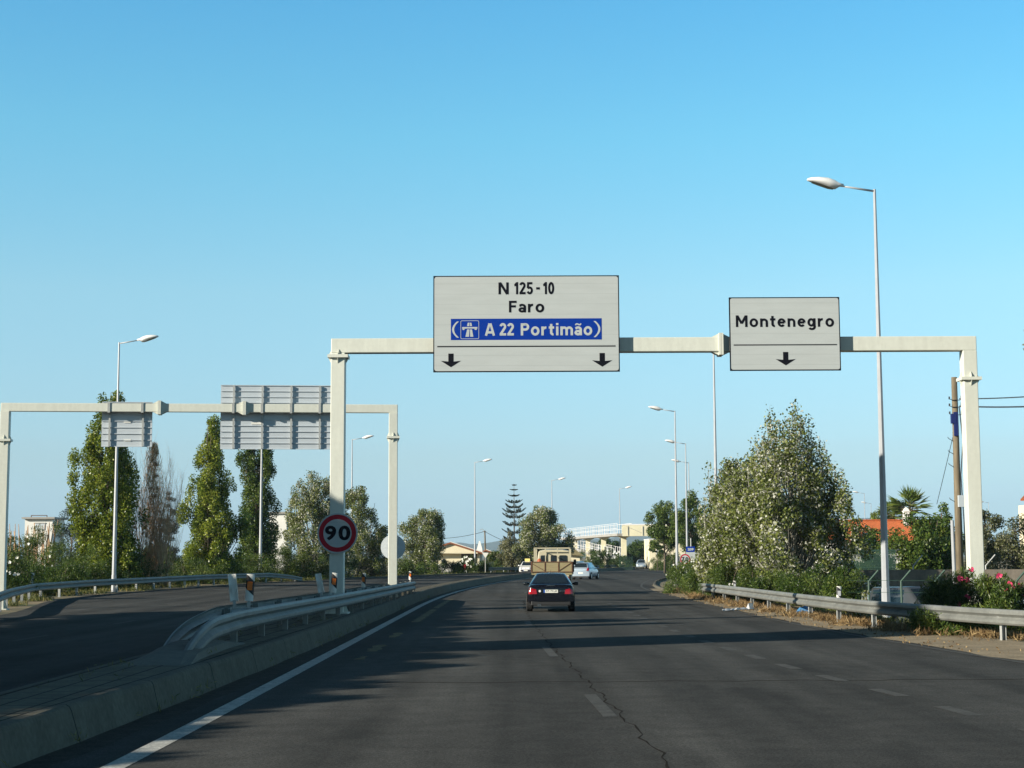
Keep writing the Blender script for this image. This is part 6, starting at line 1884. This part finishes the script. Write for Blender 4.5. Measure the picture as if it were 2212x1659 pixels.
for px, Y, w in ((1358.5, 281.5, 0.44), (1318, 301, 0.42), (1286, 318, 0.42), (1251, 334, 0.5), (1232, 343, 0.42)):
    q = (Y - YB1) / (YB2 - YB1)
    c = A0.lerp(A1, q) + n_ * 0.15
    zt_ = lerp(zA, zB, q) - 0.35
    mb = MB(); mb.obox((c.x, c.y, (zt_ - 0.35) / 2), (w, 0, 0), (0, w, 0), (0, 0, (zt_ - 0.35) / 2))
    mb.prism([(-w, -0.35), (w, -0.35), (1.25, 0), (-1.25, 0)], (c.x, c.y - w, zt_ - 0.004), (1, 0, 0), (0, 0, 1), (0, 2 * w, 0))
    mb.build('column', M['bridge_cream'], t, world=True)
# main span to the right
xs1 = PX(1480, YB1, 6)
mb = MB(); mb.box(A0.x - 0.4, xs1, YB1 - 1.3, YB1 + 1.3, zA - 0.40, zA - 0.05); mb.build('span_deck', M['bridge_under'], t, world=True)
mb = MB(); mb.box(A0.x - 0.4, xs1, YB1 - 1.36, YB1 - 1.30, zA - 0.42, PZ(1135.5, YB1)); pn = mb.build('parapet', M['bridge_cream'], t, world=True)
mb = MB()
mb.box(A0.x - 0.45, xs1, YB1 - 1.40, YB1 - 1.28, PZ(1135.5, YB1) + 0.003, PZ(1133.2, YB1))
mb.build('coping', M['white_paint_steel'], pn, world=True)
mb = MB()
for px in (1356, 1388, 1420): mb.box(PX(px, YB1) - 0.05, PX(px, YB1) + 0.05, YB1 - 1.46, YB1 - 1.365, zA - 0.3, PZ(1138, YB1))
mb.beam((PX(1352, YB1), YB1 - 1.42, PZ(1138, YB1)), (PX(1384, YB1), YB1 - 1.42, PZ(1152, YB1)), 0.05, 0.06)
mb.build('stair_rail', M['bridge_under'], pn, world=True)
mb = MB(); mb.box(A0.x - 0.4, xs1, YB1 + 1.30, YB1 + 1.36, zA - 0.42, PZ(1135.5, YB1)); mb.build('parapet', M['bridge_cream'], t, world=True)
# lower return ramp with grid railings
B0 = Vector((PX(1338, 292), 292, 0)); B1 = Vector((PX(1236, 338), 338, 0))
mb = MB(); deck(mb, B0, B1, 1.2, 3.6, 1.0, 0.3); mb.build('lower_ramp', M['bridge_under'], t, world=True)
railing(t, B0, B1, 1.45, 3.9, 24, 2.0, n_ * 0.95, 0.10)
railing(t, B0, B1, 1.45, 3.9, 16, 2.0, n_ * -0.95, 0.08)

# cream building on the right of the bridge
YC = 262.0
t = thing('cream_building', 'long pale cream building wall behind the far lamp post and saplings', 'building', (PX(1440, YC), YC, 0))
mb = MB(); mb.box(PX(1403, YC), PX(1530, YC), YC, YC + 10, 0, PZ(1167, YC)); mb.build('wall', M['wall_cream'], t, world=True)
mb = MB(); mb.box(PX(1402, YC), PX(1531, YC), YC - 0.2, YC + 10.2, PZ(1167, YC) + 0.002, PZ(1165, YC)); mb.build('roof', M['wall_white'], t, world=True)
mb = MB(); mb.box(PX(1418, YC), PX(1428, YC), YC - 0.10, YC - 0.004, PZ(1199, YC), PZ(1188, YC)); w_ = mb.build('window', M['sign_back'], t, world=True)
mb = MB(); mb.box(PX(1419.5, YC), PX(1426.5, YC), YC - 0.13, YC - 0.102, PZ(1197, YC), PZ(1190, YC)); mb.build('pane', M['wall_white'], w_, world=True)
mb = MB()
mb.prism([(PX(1400, YC), 0), (PX(1409, YC), 0), (PX(1409, YC), 2.6), (PX(1405, YC), 2.4)], (0, YC - 2.0, 0), (1, 0, 0), (0, 0, 1), (0, 0.3, 0)); mb.build('buttress', M['wall_cream'], t, world=True)
# tiled kiosk behind the truck
YK = 226.0
t = thing('kiosk', 'low olive tiled roof behind the cargo truck, below the bridge ramp', 'kiosk', (PX(1228, YK), YK, 0))
xk0, xk1 = PX(1196, YK), PX(1262, YK)
mb = MB(); mb.box(xk0 + 0.5, xk1 - 0.6, YK, YK + 4, 0, PZ(1195, YK)); mb.build('wall', M['wall_cream'], t, world=True)
mb = MB(); zc = PZ(1194, YK); za = PZ(1176, YK)
mb.loft([[(xk0, YK - 0.6, zc - 0.1), (xk1, YK - 0.6, zc - 0.5), (xk1, YK + 4.6, zc - 0.5), (xk0, YK + 4.6, zc - 0.1)], [(lerp(xk0, xk1, 0.35), YK + 1.9, za), (lerp(xk0, xk1, 0.5), YK + 1.9, za), (lerp(xk0, xk1, 0.5), YK + 2.1, za), (lerp(xk0, xk1, 0.35), YK + 2.1, za)]], True, True)
mb.build('roof', M['canvas'], t, world=True)
# green mesh fence panel at the bridge foot
t = thing('mesh_fence', 'green mesh fence panel left of the nearest footbridge column', 'fence', (PX(1345, 238), 238, 0))
mb = MB()
xa, xb = PX(1339, 238), PX(1366, 238)
for k in range(20): x = lerp(xa, xb, k / 19); mb.box(x - 0.012, x + 0.012, 237.99, 238.01, 0, 1.9)
for z in (0.1, 0.7, 1.3, 1.9): mb.box(xa, xb, 237.97, 237.985, z - 0.015, z + 0.015)
mb.build('mesh', M['fence_green'], t, world=True)
mb = MB()
for x in (xa, (xa + xb) / 2, xb): mb.box(x - 0.04, x + 0.04, 238.015, 238.09, 0, 2.0)
mb.build('posts', M['fence_green'], t, world=True)
# route marker and hidden speed sign left of the white poplar
x_, y_ = PX(1492, 118), 118
t = thing('route_sign', 'small blue sign reading 209 half hidden by the white poplar', 'road sign', (x_, y_, 0))
zb0, zb1 = PZ(1194, y_), PZ(1182, y_)
mb = MB(); mb.cyl((0.05, 0.05, 0), (0.05, 0.05, zb1 + 0.6), 0.04, 0.04, 8); mb.build('pole', M['galv'], t)
hw = 9.5 / FPX * y_
mb = MB(); mb.box(-hw, hw, -0.02, 0.0, zb0, zb1); mb.build('panel', M['sign_blue'], t)
mb = MB(); put_text(mb, '209', -hw * 0.62, hw * 0.72, lerp(zb0, zb1, 0.25), lerp(zb0, zb1, 0.72), -0.024, 0.05); mb.build('lettering', M['sign_white'], t)
mb = MB(); mb.box(-hw, hw * 4.2, -0.015, 0.005, PZ(1212, y_), zb0 - 0.01); mb.build('lower_panel', M['sign_white'], t)
r_ = 12.0 / FPX * 112
t = round_sign('round red-rimmed 70 sign mostly covered by oleander, left of the white poplar', 1480, 1208, 112, r_, [('7', -0.62, -0.08), ('0', 0.04, 0.60)])
mb = MB(); mb.cyl((0, 0.06, -t.location.z), (0, 0.06, 0.2), 0.04, 0.04, 8); mb.build('pole', M['galv'], t)

# ------------------------------------------------------------------ right side: lot, wall, house, poles
YWL = 84.0
t = thing('block_wall', 'long grey block wall at the back of the parking lot', 'wall', (PX(2000, YWL), YWL, -1))
mb = MB(); mb.box(PX(1770, YWL), PX(2330, YWL), YWL, YWL + 0.22, -1.05, PZ(1234, YWL)); mb.build('wall', M['wall_grey'], t, world=True)
def fence_post(px, Y, z0, py_b, label, g, first=[]):
    x = PX(px, Y)
    t = thing('fence_post', label, 'fence post', (x, Y, z0), group=g)
    h = PZ(py_b, Y) - z0
    mb = MB(); mb.tube([(0, 0, 0), (0, 0, h), (0.36 * Y / 60, 0, h + 0.40 * Y / 60)], 0.035, 7); mb.build('shaft', M['fence_green'] if Y < 70 else M['galv'], t)
    return t
FP = [(1877, 51.5, 'kinked green fence post just left of the nearest lamp post'), (1947, 51.0, 'kinked green fence post right of the nearest lamp post'), (2021, 50.5, 'kinked green fence post left of the wooden pole'), (2197, 49.5, 'kinked green fence post at the right edge')]
for px, Y, lab in FP: fence_post(px, Y, ground_z(PX(px, Y), Y) - 0.02, 1259, lab, 'green fence posts along the lot')
for px, lab in ((1973, 'pale kinked post on the block wall left of the wooden pole'), (2130, 'pale kinked post on the block wall right of the gantry post')):
    fence_post(px, YWL + 0.1, PZ(1234, YWL) - 0.3, 1226, lab, 'pale posts on the block wall')
t = thing('wire_fence', 'thin wire fence strung between the green posts', 'fence', (PX(1950, 51), 51, 0))
mb = MB()
for dz in (0.45, 0.85, 1.22):
    mb.tube([(PX(px, Y) , Y, dz) for px, Y in ((1830, 51.8), (1877, 51.5), (1947, 51.0), (2021, 50.5), (2110, 50.0), (2197, 49.5), (2260, 49.2))], 0.006, 4)
mb.build('wires', M['fence_green'], t, world=True)
t = thing('green_fence', 'dark green panel fence below the orange roof, behind the block wall', 'fence', (PX(1890, 92), 92, 0))
mb = MB(); xa, xb = PX(1840, 92), PX(1935, 92)
for k in range(60): x = lerp(xa, xb, k / 59); mb.box(x - 0.012, x + 0.012, 91.99, 92.01, -1, PZ(1190, 92))
for z in (1.3, PZ(1192, 92), 0.2): mb.box(xa, xb, 91.96, 91.985, z - 0.025, z + 0.025)
mb.build('bars', M['fence_green'], t, world=True)
# house with the orange roof
YO = 128.0
t = thing('tiled_house', 'house with a bright orange tiled roof behind the dark trees', 'house', (PX(1900, YO), YO, 0))
mb = MB(); mb.box(PX(1790, YO), PX(2040, YO), YO + 1, YO + 9, -1, PZ(1172, YO)); mb.build('wall', M['wall_white'], t, world=True)
zr0, zr1 = PZ(1172, YO), PZ(1129, YO + 5)
xa, xb = PX(1782, YO), PX(2050, YO)
nx, nyr = 160, 6
mb = MB()
rows = []
for j in range(nyr + 1):
    q = j / nyr
    rows.append([(lerp(xa, xb, i / nx), YO - 0.3 + 5.3 * q, lerp(zr0, zr1, q) + 0.05 * abs(math.sin(math.pi * i / 2))) for i in range(nx + 1)])
mb.grid(rows)
mb.grid([[(x, YO + 10.3 - (y - YO + 0.3) * 1.0, z - 0.003) for x, y, z in r] for r in rows][::-1])
rf = mb.build('roof', M['tile_orange'], t, world=True)
mb = MB()
for i in range(70):
    x = lerp(xa, xb, i / 69); mb.cyl((x, YO + 5.0, zr1 + 0.06), (x + (xb - xa) / 75, YO + 5.0, zr1 + 0.06), 0.11, 0.08, 7)
mb.build('ridge_tiles', M['tile_orange'], rf, world=True)
mb = MB(); xc = PX(1960, YO + 4)
mb.box(xc - 0.22, xc + 0.22, YO + 3.6, YO + 4.1, zr1 - 0.8, PZ(1109, YO + 4)); mb.box(xc - 0.27, xc + 0.27, YO + 3.55, YO + 4.15, PZ(1109, YO + 4) + 0.002, PZ(1107, YO + 4))
mb.loft([[(xc - w, YO + 3.85 - w, z), (xc + w, YO + 3.85 - w, z), (xc + w, YO + 3.85 + w, z), (xc - w, YO + 3.85 + w, z)] for z, w in ((PZ(1107, YO + 4) + 0.002, 0.22), (PZ(1103, YO + 4), 0.16), (PZ(1099, YO + 4), 0.04))], True, True)
mb.build('chimney', M['wall_white'], rf, world=True)
# second roof corner at the right edge
t = thing('tiled_house', 'corner of another orange tiled roof cut off at the right edge', 'house', (PX(2230, 140), 140, 0))
x0_, x1_ = PX(2202, 140), PX(2300, 140)
mb = MB(); mb.box(x0_ + 2.6, x1_, 140, 148, 0, PZ(1088, 140) - 0.1); mb.build('wall', M['wall_cream'], t, world=True)
mb = MB(); mb.loft([[(x0_, 139, PZ(1087, 140)), (x1_, 139, PZ(1084, 140)), (x1_, 139, PZ(1084, 140) + 0.15), (x0_, 139, PZ(1087, 140) + 0.15)], [(x0_ + 2, 143, PZ(1087, 140) + 0.9), (x1_, 143, PZ(1084, 140) + 0.9), (x1_, 143, PZ(1084, 140) + 1.05), (x0_ + 2, 143, PZ(1087, 140) + 1.05)]], True, True); mb.build('roof', M['tile_orange'], t, world=True)
# wooden utility pole
YP = 61.0
xb_, xt_ = PX(2074, YP, 1), P(2061, 815, YP).x
t = thing('utility_pole', 'weathered wooden utility pole with dangling cables left of the right gantry post', 'pole', (xb_, YP, -1.0))
zt = PZ(815, YP, 2061) + 1.0
dx = xt_ - xb_
mb = MB(); mb.tube([(0, 0, 0), (dx * 0.45, 0, zt * 0.5), (dx, 0, zt)], [0.155, 0.135, 0.11], 12); mb.build('shaft', M['wood_pole'], t, smooth=True)
def on(py): return (1245 - py) / 430.0
mb = MB()
for py in (865, 880, 897):
    z = PZ(py, YP, 2062) + 1; x = dx * z / zt
    mb.tube([(x - 0.22, -0.05, z + 0.05), (x - 0.12, -0.14, z), (x + 0.12, -0.14, z), (x + 0.2, -0.05, z + 0.02), (x + 0.24, -0.02, z + 0.10)], 0.014, 5)
    mb.cyl((x - 0.22, -0.05, z + 0.04), (x - 0.22, -0.05, z + 0.14), 0.03, 0.03, 8); mb.cyl((x + 0.24, -0.02, z + 0.08), (x + 0.24, -0.02, z + 0.18), 0.03, 0.03, 8)
mb.build('insulators', M['wire'], t)
mb = MB()
for py in (947, 975, 1003, 1078):
    z = PZ(py, YP, 2062) + 1; x = dx * z / zt
    mb.tube([(x - 0.1, -0.05, z - 0.12), (x - 0.30, -0.05, z + 0.0), (x - 0.32, -0.05, z + 0.05)], 0.012, 4)
mb.build('climbing_pegs', M['wire'], t)
mb = MB(); z = PZ(905, YP, 2062) + 1; x = dx * z / zt; mb.box(x - 0.20, x - 0.02, -0.20, -0.05, z - 0.18, z + 0.18); mb.box(x - 0.10, x + 0.05, -0.19, -0.10, z - 0.65, z + 0.25); mb.build('junction_box', M['box_blue'], t)
mb = MB(); z = PZ(1083, YP, 2066) + 1; x = dx * z / zt; mb.box(x - 0.04, x + 0.22, -0.24, -0.12, z - 0.22, z + 0.22); mb.build('meter_box', M['sign_back'], t, bevel=0.01)
mb = MB(); z0 = PZ(880, YP, 2062) + 1
mb.tube([(dx * z0 / zt + 0.12, -0.14, z0), (dx * 0.75 + 0.22, -0.15, z0 * 0.85), (dx * 0.6 + 0.10, -0.16, z0 * 0.7), (dx * 0.4 + 0.17, -0.15, z0 * 0.5), (dx * 0.2 + 0.19, -0.17, z0 * 0.32), (0.17, -0.16, 0.2)], 0.022, 5)
mb.build('down_cable', M['wire'], t)
t = thing('utility_pole', 'thin concrete post standing close against the wooden pole', 'post', (PX(2063, YP - 0.4, 1), YP - 0.4, -1))
mb = MB(); mb.tube([(0, 0, 0), (-0.03, 0, PZ(1128, YP) + 1)], [0.075, 0.065], 8); mb.build('shaft', M['pole'], t)
z1_ = PZ(862, YP, 2062); z2_ = PZ(878, YP, 2062)
cable('upper of two cables running right from the wooden pole', [(xt_ + 0.15, YP - 0.1, z1_), (PX(2420, YP - 9, 8), YP - 9, PZ(836, YP - 9, 2420))], 0.022, 0.10)
cable('lower of two cables running right from the wooden pole', [(xt_ + 0.15, YP - 0.1, z2_), (PX(2420, YP - 9, 8), YP - 9, PZ(862, YP - 9, 2420))], 0.028, 0.12)
cable('stay wire slanting down left from the wooden pole', [(dx * 0.8 + xb_, YP - 0.05, PZ(920, YP)), (PX(2029, YP + 8), YP + 8, PZ(1092, YP + 8))], 0.012, 0.02)

# litter on the verge
p0, p1 = G(1560, 1321), G(1626, 1317)
mb = MB()
rows = []
rd2 = random.Random(8)
for k in range(15):
    q = k / 14
    c = p0.lerp(p1, q)
    rows.append([(c.x + rd2.uniform(-0.02, 0.02), c.y - 0.16, 0.02 + rd2.uniform(0, 0.03)), (c.x, c.y, 0.07 + rd2.uniform(0, 0.04) + (0.16 if q > 0.85 else 0)), (c.x + 0.02, c.y + 0.2, 0.03 + (0.10 if q > 0.85 else 0))])
mb.grid(rows); o = mb.build('plastic_sheet', M['litter_white'])
sm_ = o.modifiers.new('thick', 'SOLIDIFY'); sm_.thickness = 0.008
tag(o, 'crumpled strip of white plastic lying on the right verge', 'litter')
c = G(1753, 1331)
mb = MB(); rd3 = random.Random(4)
mb.loft([[(c.x + r * math.cos(k * 0.628) * rd3.uniform(0.7, 1.2), c.y + 1.2 + r * 0.7 * math.sin(k * 0.628) * rd3.uniform(0.7, 1.2), z) for k in range(10)] for r, z in ((0.25, 0.01), (0.33, 0.12), (0.22, 0.25), (0.03, 0.30))], True, True)
tag(mb.build('plastic_bag', M['litter_blue'], smooth=False), 'crumpled blue plastic bag under the right guardrail', 'litter')

# distant hills
mb = MB()
HP = [(-1200, 1203), (300, 1203), (700, 1192), (860, 1176), (960, 1172), (1030, 1174), (1080, 1168), (1130, 1171), (1260, 1166), (1380, 1159), (1440, 1161), (1600, 1162), (1760, 1140), (1865, 1121), (1960, 1140), (2100, 1165), (2400, 1178), (3400, 1200)]
def hill_rows(Y0, dY):
    rows = [[], [], [], []]
    for k in range(221):
        px = lerp(-1200, 3400, k / 220)
        py = table(HP, px) + 1.3 * math.sin(px * 0.05) + 0.8 * math.sin(px * 0.13 + 1)
        z = max(1.0, PZ(py, Y0, 1106))
        x = (px - 1106) / FPX * Y0
        rows[0].append((x, Y0 - dY, -2)); rows[1].append((x, Y0 - dY * 0.45, z * (0.5 + 0.08 * math.sin(k * 0.9)))); rows[2].append((x, Y0, z)); rows[3].append((x, Y0 + dY, -2))
    return rows
mb.grid(hill_rows(6500, 1500))
tag(mb.build('hills', mat('hill_scrub', (0.07, 0.08, 0.045), 0.95, 0, 0.35, 0.01), smooth=True), kind='structure')
mb = MB()
rdv = random.Random(12)
for k in range(7):
    px = rdv.choice([rdv.uniform(1050, 1075), rdv.uniform(1376, 1400)])
    Y = 5600
    x = (px - 1106) / FPX * Y; z = PZ(1185 if px < 1100 else 1166, Y) + rdv.uniform(-8, 6)
# ------------------------------------------------------------------ trees outside the picture, left, whose shadows cross the road
proto_lo = tree('roadside_tree', 'roadside tree beyond the left edge of the picture', (0, 0, 0), 6.0, [(0.22, 1.8), (0.4, 2.5), (0.96, 2.4), (1.0, 2.2)], LM['dark'], M['bark'], 61, 200, 5200, 0.34, 0.5, 1.0, 'roadside trees outside the left edge', 0.1, 0.16, 1, 0.1, aspect=0.8, flat_top=True)
proto_hi = tree('roadside_tree', 'roadside tree beyond the left edge of the picture', (0, 0, 0), 6.0, [(0.50, 1.8), (0.6, 2.5), (0.97, 2.4), (1.0, 2.2)], LM['dark'], M['bark'], 62, 180, 4600, 0.34, 0.5, 0.7, 'roadside trees outside the left edge', 0.1, 0.16, 1, 0.1, aspect=0.8, flat_top=True)
NEAR = [6.3, 6.45, 6.65, 6.9, 7.2, 7.5, 7.7]
SHT = [(-22, 3.2 + 3.1 * k, NEAR[k], 2.35, 0) for k in range(7)] + [(-22.2, 25.5 + 3.0 * k, 7.75 - 0.02 * k, 2.4, 1) for k in range(10)]
SHT += [(-23.5, 25.6, 15.6, 1.25, 1), (-24.5, 23.4, 14.6, 0.8, 1), (-22.4, 38, 10.4, 1.2, 1), (-25.5, 50.5, 13.2, 0.8, 1), (-25, 33.5, 12.0, 0.55, 1)]
used = set()
for i, (x, y, h, r, hi) in enumerate(SHT):
    p = proto_hi if hi else proto_lo
    o = copy_tree(p) if hi in used else p
    used.add(hi)
    o.location = (x, y, 0)
    o.scale = (r / 2.4, r / 2.4 * (1.8 if r > 2 else 1.0), h / 6.0)
    o.rotation_euler = (0, 0, math.pi * (i % 2))

# ------------------------------------------------------------------ the evening haze
HZ = bpy.data.materials.new('haze_air')
HZ.use_nodes = True
hn = HZ.node_tree; hn.nodes.clear()
ho = hn.nodes.new('ShaderNodeOutputMaterial'); hv = hn.nodes.new('ShaderNodeVolumePrincipled')
hv.inputs['Color'].default_value = (0.55, 0.78, 1.0, 1)
hv.inputs['Density'].default_value = 0.00009
hv.inputs['Anisotropy'].default_value = 0.0
hn.links.new(hv.outputs[0], ho.inputs['Volume'])
mb = MB(); mb.box(-9500, 9500, -700, 12500, -30, 420)
tag(mb.build('haze', HZ), kind='stuff')
